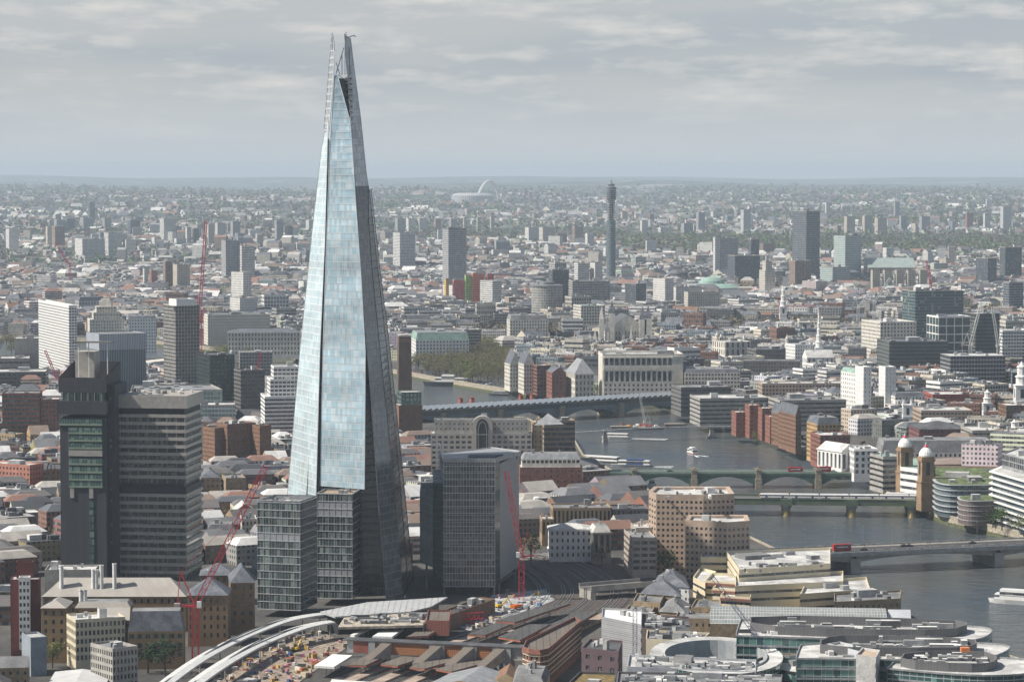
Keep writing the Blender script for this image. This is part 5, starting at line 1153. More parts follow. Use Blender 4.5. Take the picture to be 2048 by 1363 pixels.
# spires
def spire(label, px, yb, yt, w, tiers, name='church_tower', stone='white', body=.5, steeple='tiers'):
    p = P(px, yb); Y = p.y; x = p.x; e = empty(name, (x, Y, 0), label, 'church tower'); claim(rect(x, Y, w*1.5, w*1.5), 1)
    zt_ = ZT(yt, Y); zb = zt_*body
    s = MB(); s.box(x, Y, 0, zb, w, w); s.box(x, Y, zb, zb+.8, w+1, w+1); s.box(x, Y, zb*.62, zb*.62+.5, w+.6, w+.6); s.build('tower', M[stone], e)
    s = MB()
    for a in ((0, -1), (1, 0), (-1, 0)): s.box(x+a[0]*w*.5, Y+a[1]*w*.5, zb*.7, zb*.92, w*.3 if a[0] == 0 else .12, .12 if a[0] == 0 else w*.3)
    s.build('belfry_opening', M['dark'], e)
    if steeple == 'tiers':
        z = zb+.8; r = w*.42; hs = (zt_-z)*.82/tiers
        for k in range(tiers):
            s = MB(); s.lathe(x, Y, [(r, z), (r, z+hs*.75), (r*1.15, z+hs*.78), (r*1.15, z+hs*.9), (r*.8, z+hs)], 8, smooth=False); s.build('steeple_tier', M[stone], e); z += hs; r *= .76
        s = MB(); s.lathe(x, Y, [(r*.9, z), (.15, zt_)], 8, smooth=False); s.build('steeple_tip', M[stone], e)
    elif steeple == 'dome':
        z = zb+.8; s = MB(); s.lathe(x, Y, [(w*.42, z), (w*.42, z+w*.5), (w*.46, z+w*.55), (w*.36, z+w*.95), (w*.12, z+w*1.2), (w*.12, z+w*1.5), (.1, zt_)], 12); s.build('dome', M['metal' if stone != 'white' else 'roof_pale'], e)
    elif steeple == 'pinnacles':
        for a, b in ((-1, -1), (1, -1), (-1, 1), (1, 1)):
            s = MB(); s.frustum(rect(x+a*w*.42, Y+b*w*.42, w*.2, w*.2), zb, rect(x+a*w*.42, Y+b*w*.42, .1, .1), zt_); s.build('pinnacle', M[stone], e)
    return e
spire('tallest tiered white church spire in the middle of the far bank', 1637, 752, 618, 8, 5, body=.42)
spire('square white church tower with corner pinnacles amid brick roofs', 1814, 870, 795, 8, 0, body=.8, steeple='pinnacles')
spire('white church tower with a small domed lantern behind it', 1974, 850, 778, 8, 2, body=.6)
spire('grey stone church tower with short lantern left of the high white tower', 1683, 838, 780, 8, 1, stone='stone', body=.62, steeple='dome')
spire('white church tower with pointed steeple near the right edge', 2028, 905, 838, 8, 2, body=.6)
spire('slim stone clock tower with pointed top left of the slot window office', 1434, 735, 662, 6, 2, stone='stone', body=.55)
spire('narrow church spire with a dark tip among pale roofs', 1574, 740, 668, 6, 2, stone='stone', body=.5)
spire('white baroque clock tower cut by the right edge', 2042, 850, 722, 12, 2, body=.62)
spire('short stone turret with green cap on the riverfront left of the cream palace', 464, 755, 690, 7, 1, stone='stone', body=.6, steeple='dome')
spire('pale stone court tower with four pinnacles above brown trees', 1608, 680, 640, 16, 0, stone='stone', body=.9, steeple='pinnacles')
spire('baroque white spire far behind the slot window office', 1566, 655, 572, 10, 3, body=.5)
# river front right of the bridge
BL('long low black-grey office of slabs at the end of the solar roofed bridge', 1340, 1362, 1462, 832, 776, 10, ddep=40, wall=M['darkconc'], ww=1, wh=.42, fh=3.9, roofm=M['roof_grey'], plant=5, phrase='the low slab office')
BL('brownish grey slab office with long terraces on the riverside', 1370, 1400, 1540, 852, 798, 8, ddep=45, wall=M['concrete'], ww=1, wh=.4, fh=3.8, roofm=M['roof_pale'], plant=6, phrase='the terraced slab office')
BL('second brownish slab office, behind the red brick blocks', 1537, 1560, 1692, 862, 802, 8, ddep=45, wall=M['concrete'], ww=1, wh=.4, fh=3.8, roofm=M['roof_grey'], plant=6)
BL('plain white brick station building behind the crane barge', 1250, 1260, 1300, 800, 762, 6, ddep=20, wall=M['brown'], ww=.7, wh=.5, plant=1, name='station_building', cat='station')
BL('pink and white long office behind the slab offices', 1512, 1524, 1690, 818, 768, 3, ddep=30, wall=M['pink'], ww=.6, wh=.5, fh=3.6, roofm=M['roof_pale'], plant=8)
BL('dark wide office roof above the slab offices', 1355, 1370, 1480, 800, 745, 2, ddep=40, wall=M['stone'], ww=.6, wh=.5, roofm=M['slate'], roof='mansard', plant=4)
for i, (a, b, yb, yt, lab) in enumerate(((1468, 1494, 872, 826, 'small dark red brick block nearest the slab office'), (1495, 1520, 876, 812, 'tall dark red brick block with white roof box'), (1520, 1548, 880, 818, 'red brick block in the middle of the red riverside row'), (1536, 1560, 886, 835, 'low red brick block next to the gabled warehouse'))):
    BL(lab, a, a+4, b, yb, yt, 6, ddep=22, name='brick_block', cat='brick building', group='red brick riverside row', wall=M['brick'], ww=.3, wh=.35, bay=4, fh=3.5, roofm=M['roof_pale'], plant=1, phrase='the red riverside row' if i == 1 else None)
for i, (a, b, yb, yt) in enumerate(((1558, 1572, 892, 828), (1573, 1587, 900, 826), (1588, 1602, 906, 830))):
    BL(('left', 'middle', 'right')[i]+' gabled brown warehouse in the row of three by the water', a, a+3, b, yb, yt, 12, ddep=26, name='warehouse', cat='warehouse', group='gabled brown warehouses', wall=M['brown'], ww=.4, wh=.5, bay=2.8, fh=3.4, roof='gable', rh=8, roofm=M['slate'], plant=0)
BL('large ochre brick riverside warehouse with white glazed bays', 1602, 1634, 1680, 925, 848, 12, ddep=26, name='warehouse', cat='warehouse', wall=mat('ochre_brick', (0.47, 0.31, 0.15), .85), ww=.55, wh=.55, bay=3.4, fh=3.5, plant=2, roof='mansard', roofm=M['slate'], rh=5, phrase='the ochre warehouse')
BL('dark red riverside block right of the ochre warehouse', 1636, 1640, 1700, 936, 872, 8, ddep=30, name='brick_block', cat='brick building', wall=M['brick'], ww=.5, wh=.5, fh=3.5, plant=3)
BL('white classical block with a pediment at the end of the green bridge', 1671, 1683, 1716, 958, 902, 30, ddep=30, name='classical_block', cat='stone building', wall=M['white'], ww=.5, wh=.75, bay=5, fh=14, dep=1.6, sill=.1, corn=True, roof='gable', rh=5, roofm=M['roof_pale'], plant=0)
BL('white stone block with arched bays right of the pediment', 1700, 1708, 1756, 962, 900, 6, ddep=30, name='classical_block', cat='stone building', wall=M['white'], ww=.5, wh=.6, bay=4, fh=4.5, plant=3, corn=True)
BL('pinkish terraced offices with balconies beside the twin towers', 1744, 1766, 1802, 985, 915, 14, ddep=26, wall=M['concrete'], ww=1, wh=.5, fh=3.9, dep=1.2, roofm=M['copper'], plant=2, phrase='the pinkish terraced offices')
BL('very long Victorian stone range with dormers in a pale mansard roof', 1756, 1764, 1990, 948, 905, 2, ddep=30, name='mansion_range', cat='stone building', wall=M['stone'], ww=.45, wh=.55, bay=3.6, fh=4, roof='mansard', rh=9, roofm=M['roof_grey'], plant=3, phrase='the long mansard range')
BL('brown roofed shed with a dark glazed front above the roof garden', 1866, 1870, 2000, 965, 928, 3, ddep=36, name='station_shed', cat='station', wall=M['dark'], ww=.9, wh=.6, bay=8, fh=6, roof='hip', rh=3, roofm=mat('brown_sheet_roof', (0.24, 0.19, 0.165), .8), plant=0)
BL('long plum brick building with a dark hipped roof', 1832, 1838, 1936, 905, 858, 4, ddep=40, name='brick_block', cat='brick building', wall=mat('plum_brick', (0.19, 0.085, 0.085), .9), ww=.5, wh=.4, roof='hip', rh=5, roofm=M['roof_dark'], plant=0, phrase='the plum brick building')
BL('salmon brick office with green ledges behind the plum brick building', 1835, 1842, 1945, 868, 822, 3, ddep=40, wall=M['pink'], win=M['wingreen'], ww=.7, wh=.5, fh=3.7, plant=5)
BL('crimson brick office left of the salmon office with green ledges', 1855, 1865, 1955, 838, 790, 5, ddep=40, wall=mat('crimson_brick', (0.30, 0.085, 0.065), .9), ww=.5, wh=.5, plant=4)
BL('grey stepped office with curved ledges right of the plum brick building', 1936, 1944, 2008, 915, 862, 4, ddep=40, wall=M['concrete'], ww=1, wh=.4, fh=3.5, plant=3)
BL('orange-brown stone office at the right edge behind the pointed steeple', 2003, 2012, 2060, 920, 866, 6, ddep=30, wall=M['stock'], ww=.4, wh=.45, plant=2)
BL('green framed office with dark corner at the right edge', 2006, 2012, 2060, 870, 812, 4, ddep=30, wall=M['brown'], win=M['wingreen'], ww=.6, wh=.7, roofm=M['roof_pale'], plant=3)
BL('wide white office with flat grey roof behind the church with pinnacles', 1790, 1800, 1850, 832, 800, 5, ddep=50, wall=M['stone'], ww=.5, wh=.5, roofm=M['roof_grey'], plant=5)
# roof garden station block and its twin brick towers
gardenm = mat('roof_planting', (0.10, 0.13, 0.055), .95, var=.7, scale=.25)
f = [tuple(P(x, y)[:2]) for x, y in ((1866, 1008), (2010, 1012), (2010, 985), (1866, 982))]
building('station_block', 'long station block with a planted green roof garden', 'station', f, ZT(957, f[0][1]), wall=mat('pinkish_brick', (0.36, 0.24, 0.19), .9), ww=.05, wh=.1, roofm=gardenm, plant=4, par=1.2)
f = [tuple(P(x, y)[:2]) for x, y in ((1800, 1004), (1838, 1010), (1838, 985), (1800, 985))]; e = building('station_building', 'white curved station front with teal roof edge between the twin towers', 'station', f, ZT(935, f[0][1]), z0=8, wall=M['white'], ww=1, wh=.4, fh=5, roofm=M['copper'], plant=0)
for i, (px, yb, ytd, ytip, lab) in enumerate(((1809, 1000, 893, 868, 'farther of the twin brick towers with white dome'), (1851, 1020, 912, 882, 'nearer of the twin brick towers with white dome'))):
    p = P(px, yb); x, Y = p.x, p.y; e = empty('brick_tower', (x, Y, 0), lab, 'tower', 'twin brick towers with white domes'); claim(rect(x, Y, 12, 12), 1); LAND.append((x, Y, 'the twin brick towers' if i else 'the farther domed tower'))
    zd = ZT(ytd, Y); w = 8.6; a_ = R(12); tm = mat('golden_brick', (0.29, 0.195, 0.12), .9, var=.2) if 'golden_brick' not in bpy.data.materials else bpy.data.materials['golden_brick']
    s = MB(); s.box(x, Y, 0, zd*.52, w+1, w+1, a_); s.box(x, Y, zd*.52, zd-3, w, w, a_); s.box(x, Y, zd*.52, zd*.52+.9, w+2, w+2, a_); s.box(x, Y, zd-3, zd-1.5, w+1.2, w+1.2, a_); s.box(x, Y, zd-1.5, zd, w, w, a_); s.build('shaft', tm, e)
    for k in range(2):
        ang = a_-math.pi/2*(k+1); s = MB(); s.box(x+math.cos(ang)*w*.5, Y+math.sin(ang)*w*.5, zd*.66, zd*.9, .3 if k == 1 else w*.3, w*.3 if k == 1 else .3, a_); s.build('belfry_opening', M['dark'], e)
    s = MB(); s.lathe(x, Y, [(w*.54, zd), (w*.56, zd+1), (w*.5, zd+3), (w*.34, zd+5), (w*.13, zd+6.2), (w*.12, zd+6.4)], 16); s.build('dome', M['white'], e)
    s = MB(); s.lathe(x, Y, [(w*.13, zd+6.3), (w*.2, zd+6.6), (w*.1, zd+7.6), (.25, zd+9.5), (.05, ZT(ytip, Y))], 10, mats=[0, 0, 1, 1]); s.build('finial', [M['cranered'], M['metal']], e)
# glass riverside offices at the right edge
def ringed(label, foot, h, gm, fm, rows_n, roofm, name='riverside_office', out=.9, th_=.5, plant=3):
    foot = chaikin(foot) if len(foot) > 5 else foot; e = empty(name, (centre(foot)[0], centre(foot)[1], 0), label, 'office block'); claim(foot); n = len(foot); fhh = h/rows_n
    for i in range(rows_n):
        r = MB()
        for k in range(n): r.wall(foot[k], foot[(k+1) % n], i*fhh, (i+1)*fhh)
        r.build('storey_glazing', gm, e)
    o = inset(foot, -out)
    for i in range(1, rows_n+1):
        s = MB(); s.prism(o, i*fhh-th_/2, i*fhh+th_/2, bottom=True); s.build('ledge', fm, e)
    s = MB(); s.flat(inset(foot, 1.0), h+th_/2+.12); s.build('roof', roofm, e); plants(foot, h+th_/2+.1, plant, SEED, e)
    return e
curve = lambda pts: [tuple(P(x, y)[:2]) for x, y in pts]
gl_wall = glassmat('grey_blue_glazing', (0.06, 0.085, 0.10), (0.16, 0.20, 0.22), 1.5, 3.8, .3, .08, (0.2, 0.22, 0.23), rough=.12, bandnoise=.3)
gl_brown = glassmat('brown_screen', (0.10, 0.075, 0.07), (0.16, 0.12, 0.11), 1.2, 5, .4, .2, (0.22, 0.18, 0.17), rough=.4)
f = curve([(1866, 1022), (1873, 1029), (1887, 1033), (1908, 1035), (1985, 1034), (1996, 1033), (1996, 1020), (1868, 1018)]); ringed('curved grey glass office with green roof on the riverside walk', f, ZT(970, f[3][1]), gl_wall, M['whitefin'], 6, gardenm); LM(f, 'the curved glass office')
f = curve([(1914, 1044), (1924, 1049), (1945, 1051), (1975, 1050), (2000, 1048), (2004, 1037), (1918, 1039)]); ringed('rounded brown banded building by the riverside walk', f, ZT(1002, f[2][1]), gl_brown, M['whitefin'], 5, gardenm, out=.4, th_=.3, plant=1)
f = curve([(1984, 1046), (2075, 1078), (2110, 1050), (2030, 1022)]); ringed('white fin banded glass office cut by the right edge', f, ZT(930, f[0][1])-4, gl_wall, M['white'], 9, M['roof_pale'], out=2.2, th_=.7); LM(f, 'the white finned office')
f = curve([(2003, 1040), (2085, 1066), (2110, 1046), (2035, 1026)]); building('roof_storey', 'grey gridded roof storey of the white finned office', 'roof extension', f, ZT(908, f[0][1]), z0=ZT(930, f[0][1])-3, wall=M['metal'], ww=.8, wh=.8, plant=2, taken=False)
# ---------------------------------------------------------------- bridges
M['bgreen'] = mat('green_bridge_paint', (0.10, 0.135, 0.085), .6, var=.15)
M['bteal'] = mat('teal_bridge_paint', (0.06, 0.125, 0.105), .6, var=.15)
M['bblue'] = mat('blue_grey_iron', (0.13, 0.165, 0.19), .6, var=.15)
M['pierstone'] = mat('pier_stone', (0.33, 0.28, 0.21), .9, var=.25, scale=.5)
def two(pxa, pya, pxb, pyb, z): return P(pxa, pya, z), P(pxb, pyb, z)
def ribs(e, br, d0, d1, ts, zs, zc, zt, m, n_='arch'):
    for ta, tb in ts: s = MB(); arch_rib(s, br, d0, d1, ta, tb, zs, zc, zt); s.build(n_, m, e)
class Br:
    """a deck between two points; s along, t across"""
    def __init__(s, a, b, w, z): s.a, s.b, s.w, s.z = Vector((a[0], a[1])), Vector((b[0], b[1])), w, z; s.L = (s.b-s.a).length; s.u = (s.b-s.a)/s.L; s.n = Vector((s.u.y, -s.u.x)); s.ang = math.atan2(s.u.y, s.u.x)
    def at(s, d, t=0.0): p = s.a+s.u*d+s.n*t; return (p.x, p.y)
    def slab(s, mb, d0, d1, t0, t1, z0, z1, mat=0, top=None): mb.prism([s.at(d0, t1), s.at(d1, t1), s.at(d1, t0), s.at(d0, t0)], z0, z1, mat, top, True)
def arch_rib(mb, br, d0, d1, t0, t1, zs, zc, ztop, n=14, mat=0):
    """spandrel under the deck with an arched soffit"""
    for i in range(n):
        a, b = i/n, (i+1)/n; da, db = d0+(d1-d0)*a, d0+(d1-d0)*b; za, zb = zs+(zc-zs)*(1-(2*a-1)**2), zs+(zc-zs)*(1-(2*b-1)**2)
        A, Bq, C, D = br.at(da, t1), br.at(db, t1), br.at(db, t0), br.at(da, t0)
        mb.face([(A[0], A[1], za), (Bq[0], Bq[1], zb), (Bq[0], Bq[1], ztop), (A[0], A[1], ztop)], mat)
        mb.face([(C[0], C[1], zb), (D[0], D[1], za), (D[0], D[1], ztop), (C[0], C[1], ztop)], mat)
        mb.face([(D[0], D[1], za), (C[0], C[1], zb), (Bq[0], Bq[1], zb), (A[0], A[1], za)], mat)
def lamps(e_lab, br, ds, ts, z, h, grp, ws=None):
    for d_, t_ in [(d, t) for d in ds for t in ts]:
        x, y = br.at(d_, t_); e = empty('street_lamp', (x, y, z), None, 'street lamp', grp); e['label'] = e_lab; s = MB(); s.bar((x, y, z), (x, y, z+h), .14, 0, .09); s.build('post', M['metal'], e); s = MB(); s.box(x, y, z+h, z+h+.35, 1.4, .4); s.build('lamp_head', M['metal'], e)
# road bridge nearest: flat concrete with two shallow spans seen
a, b = P(1500, 1112, 4.5), P(2100, 1086, 4.5); ext = (b-a).normalized(); b = b+ext*80; a = a-ext*10
lb = Br(a, b, 32, 6.0); e = empty('road_bridge', (lb.at(lb.L/2)[0], lb.at(lb.L/2)[1], WL), 'flat grey concrete road bridge carrying a red bus, nearest across the river', 'bridge'); LAND.append((a.x+80, a.y, 'the concrete road bridge'))
d_of = lambda px: (P(px, 1105, 4.5)-a).dot(ext)
piers = [d_of(1695), d_of(2025)]
s = MB(); lb.slab(s, 0, lb.L, -16, 16, 4.2, 5.6); s.build('deck', M['concrete'], e)
s = MB(); sp = [-30.0]+piers+[piers[1]+105]
for d0, d1 in zip(sp, sp[1:]): arch_rib(s, lb, d0+1, d1-1, -13, 13, .2, 3.4, 4.2)
s.build('girder', M['concrete'], e)
for d_ in piers:
    s = MB(); lb.slab(s, d_-3, d_+3, -15, 15, WL-1, 2.5); s.build('pier', M['concrete'], e)
s = MB(); lb.slab(s, 0, lb.L, 15.4, 16, 5.6, 6.7); lb.slab(s, 0, lb.L, -16, -15.4, 5.6, 6.7); s.build('parapet', M['metal'], e)
s = MB(); lb.slab(s, 0, lb.L, -9.5, 9.5, 5.6, 5.64); s.build('carriageway', M['asphalt'], e)
s = MB(); lb.slab(s, 0, lb.L, 9.5, 15.4, 5.6, 5.8); lb.slab(s, 0, lb.L, -15.4, -9.5, 5.6, 5.8); s.build('pavement', M['paving'], e)
s = MB()
for k in range(int(lb.L/9)): lb.slab(s, k*9, k*9+4, -.12, .12, 5.64, 5.66)
s.build('road_marking', M['white'], e)
lamps('tall street lamp on the concrete road bridge', lb, [d_of(x) for x in (1558, 1625, 1693, 1758, 1826, 1893, 1958, 2025)], [-14.5], 5.8, 11, 'street lamps along the concrete road bridge')
# vehicles and people
M['busred'] = mat('bus_red', (0.42, 0.015, 0.02), .35, var=.05); M['tyre'] = mat('tyre', (0.02, 0.02, 0.02), .9)
def oriented(br, d, t):
    o = br.at(d, t); c, s_ = br.u.x, br.u.y
    return lambda x, y: (o[0]+x*c-y*s_, o[1]+x*s_+y*c), o
def vbox(mb, f, x0, x1, y0, y1, z0, z1, mat=0, k=0.0, top=None):
    a = [f(x0, y0), f(x1, y0), f(x1, y1), f(x0, y1)]
    if k: mb.frustum(a, z0, inset(a, k), z1, mat, top)
    else: mb.prism(a, z0, z1, mat, top, True)
def wheels(e, f, xs, w, z, r=.5):
    for x in xs:
        for y in (-w/2+.12, w/2-.12):
            c = f(x, y); s = MB(); n = 10; a = [(f(x+r*math.cos(k*2*math.pi/n), y-.14), z+r+r*math.sin(k*2*math.pi/n)) for k in range(n)]; b_ = [(f(x+r*math.cos(k*2*math.pi/n), y+.14), z+r+r*math.sin(k*2*math.pi/n)) for k in range(n)]
            A_ = [(p[0], p[1], zz) for p, zz in a]; B_ = [(p[0], p[1], zz) for p, zz in b_]; s.face(A_); s.face(B_[::-1])
            for k in range(n): s.face([A_[k], B_[k], B_[(k+1) % n], A_[(k+1) % n]])
            s.build('wheel', M['tyre'], e)
def bus(br, d, t, z, label):
    f, o = oriented(br, d, t); e = empty('double_decker_bus', (o[0], o[1], z), label, 'bus')
    s = MB(); vbox(s, f, -5.4, 5.4, -1.27, 1.27, z+.35, z+1.3); vbox(s, f, -5.4, 5.4, -1.27, 1.27, z+2.1, z+2.75); vbox(s, f, -5.4, 5.4, -1.27, 1.27, z+3.55, z+4.1, k=.12); vbox(s, f, -5.42, -5.1, -1.28, 1.28, z+.35, z+3.6); vbox(s, f, 5.2, 5.42, -1.28, 1.28, z+.35, z+2.2); s.build('body', M['busred'], e)
    s = MB(); vbox(s, f, -5.2, 5.3, -1.2, 1.2, z+1.3, z+2.1); s.build('window_band', M['win'], e); s = MB(); vbox(s, f, -5.2, 5.3, -1.2, 1.2, z+2.75, z+3.55); s.build('window_band', M['win'], e)
    s = MB(); vbox(s, f, -3.6, 3.4, -1.31, -1.275, z+2.18, z+2.68); s.build('advert_panel', M['white'], e); wheels(e, f, (-3.3, 3.2), 2.5, z)
def car(br, d, t, z, label, col, grp=None, taxi=False, L=4.5):
    f, o = oriented(br, d, t); e = empty('car', (o[0], o[1], z), label, 'car', grp); m = M.get(col) or M['black']
    s = MB(); vbox(s, f, -L/2, L/2, -.88, .88, z+.3, z+.85, k=.04); s.build('body', m, e); s = MB(); vbox(s, f, -L*.3, L*.24, -.78, .78, z+.851, z+1.45, 1, k=.22, top=0); s.build('cabin', [m, M['win']], e); wheels(e, f, (-L*.31, L*.31), 1.7, z, .33)
M['carwhite'] = mat('car_white', (0.7, 0.7, 0.7), .3); M['cargrey'] = mat('car_grey', (0.22, 0.23, 0.25), .3); M['carblue'] = mat('car_blue', (0.05, 0.10, 0.22), .3); M['carred'] = mat('car_red', (0.45, 0.03, 0.03), .3); M['caryellow'] = mat('car_yellow', (0.6, 0.42, 0.03), .4)
bus(lb, d_of(1684), 1.5, 5.66, 'red double-decker bus on the concrete road bridge')
for px, t_, lab, c_ in ((1596, 5.5, 'black cab at the left end of the concrete bridge', 'black'), (1655, 1.5, 'dark green car just behind the bus on the concrete bridge', 'cargrey'), (1731, 3.5, 'black cab just ahead of the bus on the concrete bridge', 'black'), (1837, -5.0, 'first of two dark cars close together mid bridge', 'black'), (1848, -4.2, 'second of two dark cars close together mid bridge', 'black'), (1998, -5.5, 'black cab alone near the right end of the concrete bridge', 'black')):
    car(lb, d_of(px), t_, 5.66, lab, c_)
rp = random.Random(11); cloth = [mat('clothing_%s' % n, c, .9) for n, c in (('dark', (0.03, 0.03, 0.04)), ('grey', (0.2, 0.2, 0.21)), ('pale', (0.6, 0.6, 0.58)), ('red', (0.4, 0.05, 0.05)), ('blue', (0.06, 0.1, 0.25)))]; M['skin'] = mat('skin', (0.5, 0.33, 0.25), .7); M['hair'] = mat('hair', (0.05, 0.035, 0.025), .9)
def person_mesh(i):
    """one continuous small figure: legs, hips, trunk, arms, neck and head grown from rings"""
    s = MB(); n = 8
    def tube(rings, mat_):
        for (c0, r0), (c1, r1) in zip(rings, rings[1:]):
            for k in range(n):
                t0, t1 = k*2*math.pi/n, (k+1)*2*math.pi/n
                s.face([(c0[0]+r0[0]*math.cos(t0), c0[1]+r0[1]*math.sin(t0), c0[2]), (c0[0]+r0[0]*math.cos(t1), c0[1]+r0[1]*math.sin(t1), c0[2]), (c1[0]+r1[0]*math.cos(t1), c1[1]+r1[1]*math.sin(t1), c1[2]), (c1[0]+r1[0]*math.cos(t0), c1[1]+r1[1]*math.sin(t0), c1[2])], mat_, None, None, True)
    st = .12+.05*(i % 3)
    for q in (-1, 1): tube([((q*.1+.0, q*st, 0), (.06, .12)), ((q*.1, q*st*.9, .08), (.05, .06)), ((q*.1, q*st*.4+.02, .48), (.07, .075)), ((q*.09, 0, .9), (.1, .11))], 0)
    tube([((0, 0, .85), (.17, .12)), ((0, 0, 1.05), (.16, .11)), ((0, 0, 1.35), (.2, .13)), ((0, 0, 1.47), (.15, .1)), ((0, 0, 1.5), (.06, .06)), ((0, 0, 1.56), (.055, .055))], 1)
    tube([((0, 0, 1.55), (.05, .05)), ((0, -.01, 1.6), (.08, .09)), ((0, 0, 1.68), (.085, .1))], 2); tube([((0, .01, 1.67), (.09, .105)), ((0, .01, 1.76), (.06, .07)), ((0, .01, 1.78), (.01, .01))], 3)
    for q in (-1, 1): tube([((q*.2, 0, 1.43), (.06, .06)), ((q*.25, -.02*q, 1.15), (.045, .045)), ((q*.25, -.08, .9), (.035, .035)), ((q*.25, -.1, .8), (.03, .04)), ((q*.25, -.1, .76), (.01, .01))], 1)
    return s
pprot = []
for i in range(6):
    o = person_mesh(i).build('person', [cloth[i % 2], cloth[(i*2+1) % 5], M['skin'], M['hair']]); pprot.append(o)
pused = [False]*6
def person(x, y, z, label, grp):
    i = rp.randrange(6); o = pprot[i]
    if pused[i]: o = o.copy(); COL.objects.link(o)
    pused[i] = True; o.location = (x, y, z); o.rotation_euler = (0, 0, rp.uniform(0, 6.28)); tag(o, label, 'person', grp)
for k in range(60):
    d_ = rp.uniform(d_of(1560), d_of(2060)); t_ = rp.choice((rp.uniform(10, 15), rp.uniform(-15, -10))); x, y = lb.at(d_, t_)
    person(x, y, 5.8, 'person walking along a pavement of the concrete road bridge', 'people walking over the concrete road bridge')
# green plate-girder railway bridge with a train
a, b = P(1120, 994, 4.0), P(1850, 1001, 4.0); rb_ = Br(a, b, 24, 6); dr = lambda px: (P(px, 999, 4.0)-a).dot((b-a).normalized())
e = empty('railway_bridge', (rb_.at(rb_.L*.7)[0], rb_.at(rb_.L*.7)[1], WL), 'green plate-girder railway bridge on stubby piers with a white train', 'bridge'); LAND.append((P(1600, 1000).x, P(1600, 1000).y, 'the green railway bridge'))
s = MB(); rb_.slab(s, 0, rb_.L, -14, 14, 2.8, 4.6); s.build('deck', M['darkconc'], e)
s = MB(); rb_.slab(s, 0, rb_.L, 14, 14.8, 2.0, 6.0); rb_.slab(s, 0, rb_.L, -14.8, -14, 2.0, 6.0); rb_.slab(s, 0, rb_.L, 13.8, 15.1, 6.0, 6.3); s.build('girder', M['bgreen'], e)
for px in (1572, 1702, 1820, 1450):
    for t_ in (-9, 11):
        x, y = rb_.at(dr(px), t_); s = MB(); s.lathe(x, y, [(3.0, WL-1), (2.8, -1), (3.6, 0.4), (3.9, 1.0), (3.9, 2.0), (0, 2.0)], 14, mats=[0, 1, 1, 1, 1]); s.build('pier', [mat('weathered_yellow_stone', (0.42, 0.33, 0.14), .9, var=.3) if 'weathered_yellow_stone' not in bpy.data.materials else bpy.data.materials['weathered_yellow_stone'], M['metal']], e)
    s = MB(); rb_.slab(s, dr(px)-4, dr(px)+4, 14.8, 16.2, 1.9, 6.1); s.build('pier_panel', M['bgreen'], e)
    s = MB(); rb_.slab(s, dr(px)-2.4, dr(px)+2.4, -9, 9, WL-1, 2); s.build('pier_wall', M['darkconc'], e)
M['trainw'] = mat('train_white', (0.72, 0.72, 0.72), .35, var=.05); M['trainy'] = mat('train_yellow', (0.65, 0.42, 0.03), .4); M['trainb'] = mat('train_blue', (0.05, 0.08, 0.2), .4)
def train(br, d0, n, t, z, label, L=19.5, front=True, col='trainw', name='train'):
    e = empty(name, (br.at(d0, t)[0], br.at(d0, t)[1], z), label, 'train')
    for k in range(n):
        f, o = oriented(br, d0+k*(L+.6)+L/2, t); s = MB(); vbox(s, f, -L/2, L/2, -1.4, 1.4, z+.9, z+2.0, 0); vbox(s, f, -L/2, L/2, -1.4, 1.4, z+2.9, z+3.7, 0, k=.35, top=0); s.build('carriage', M[col], e)
        s = MB(); vbox(s, f, -L/2+.1, L/2-.1, -1.34, 1.34, z+2.0, z+2.9); s.build('window_band', M['win'], e)
        for q in (-.28, .28):
            s = MB(); vbox(s, f, L*q-.7, L*q+.7, -1.45, -1.41, z+1.0, z+2.9); s.build('door', M['trainb'], e)
        s = MB(); vbox(s, f, -L/2+1, L/2-1, -1.1, 1.1, z+.3, z+.9); s.build('underframe', M['black'], e)
        if k == 0 and front: s = MB(); vbox(s, f, -L/2-.5, -L/2, -1.35, 1.35, z+.9, z+3.2); s.build('cab_front', M['trainy'], e)
train(rb_, dr(1520), 8, 3.5, 4.9, 'long white train with a yellow front on the green railway bridge')
train(rb_, dr(1772), 4, -8, 4.9, 'second white train near the twin towers on the railway bridge')
for t_ in (-10, -4, 2, 8):
    s = MB(); rb_.slab(s, 0, rb_.L, t_-.8, t_-.65, 4.6, 4.85); rb_.slab(s, 0, rb_.L, t_+.65, t_+.8, 4.6, 4.85); s.build('track', M['metal'], e)
s = MB(); rb_.slab(s, dr(1660), rb_.L, 5.6, 9, 4.6, 5.6); rb_.slab(s, dr(1700), rb_.L, -6.5, -2, 4.6, 5.6); s.build('platform', M['paving'], e)
# teal arched road bridge
a, b = P(1160, 945, 4.5), P(1790, 945, 4.5); sb = Br(a, b, 17, 5); ds_ = lambda px: (P(px, 945, 4.5)-a).dot((b-a).normalized())
e = empty('arched_bridge', (sb.at(sb.L/2)[0], sb.at(sb.L/2)[1], WL), 'green painted bridge of low iron arches on grey stone piers', 'bridge'); LAND.append((P(1400, 945).x, P(1400, 945).y, 'the green arched bridge'))
s = MB(); sb.slab(s, 0, sb.L, -8.5, 8.5, 3.6, 5.0); s.build('deck', M['bgreen'], e)
s = MB(); sb.slab(s, 0, sb.L, -6, 6, 5.0, 5.05); s.build('carriageway', M['asphalt'], e); s = MB(); sb.slab(s, 0, sb.L, 6, 8.2, 5.0, 5.2); sb.slab(s, 0, sb.L, -8.2, -6, 5.0, 5.2); s.build('pavement', M['paving'], e)
s = MB(); sb.slab(s, 0, sb.L, 8.2, 8.5, 5.0, 6.1); sb.slab(s, 0, sb.L, -8.5, -8.2, 5.0, 6.1); s.build('railing', mat('pale_teal', (0.28, 0.42, 0.35), .6), e)
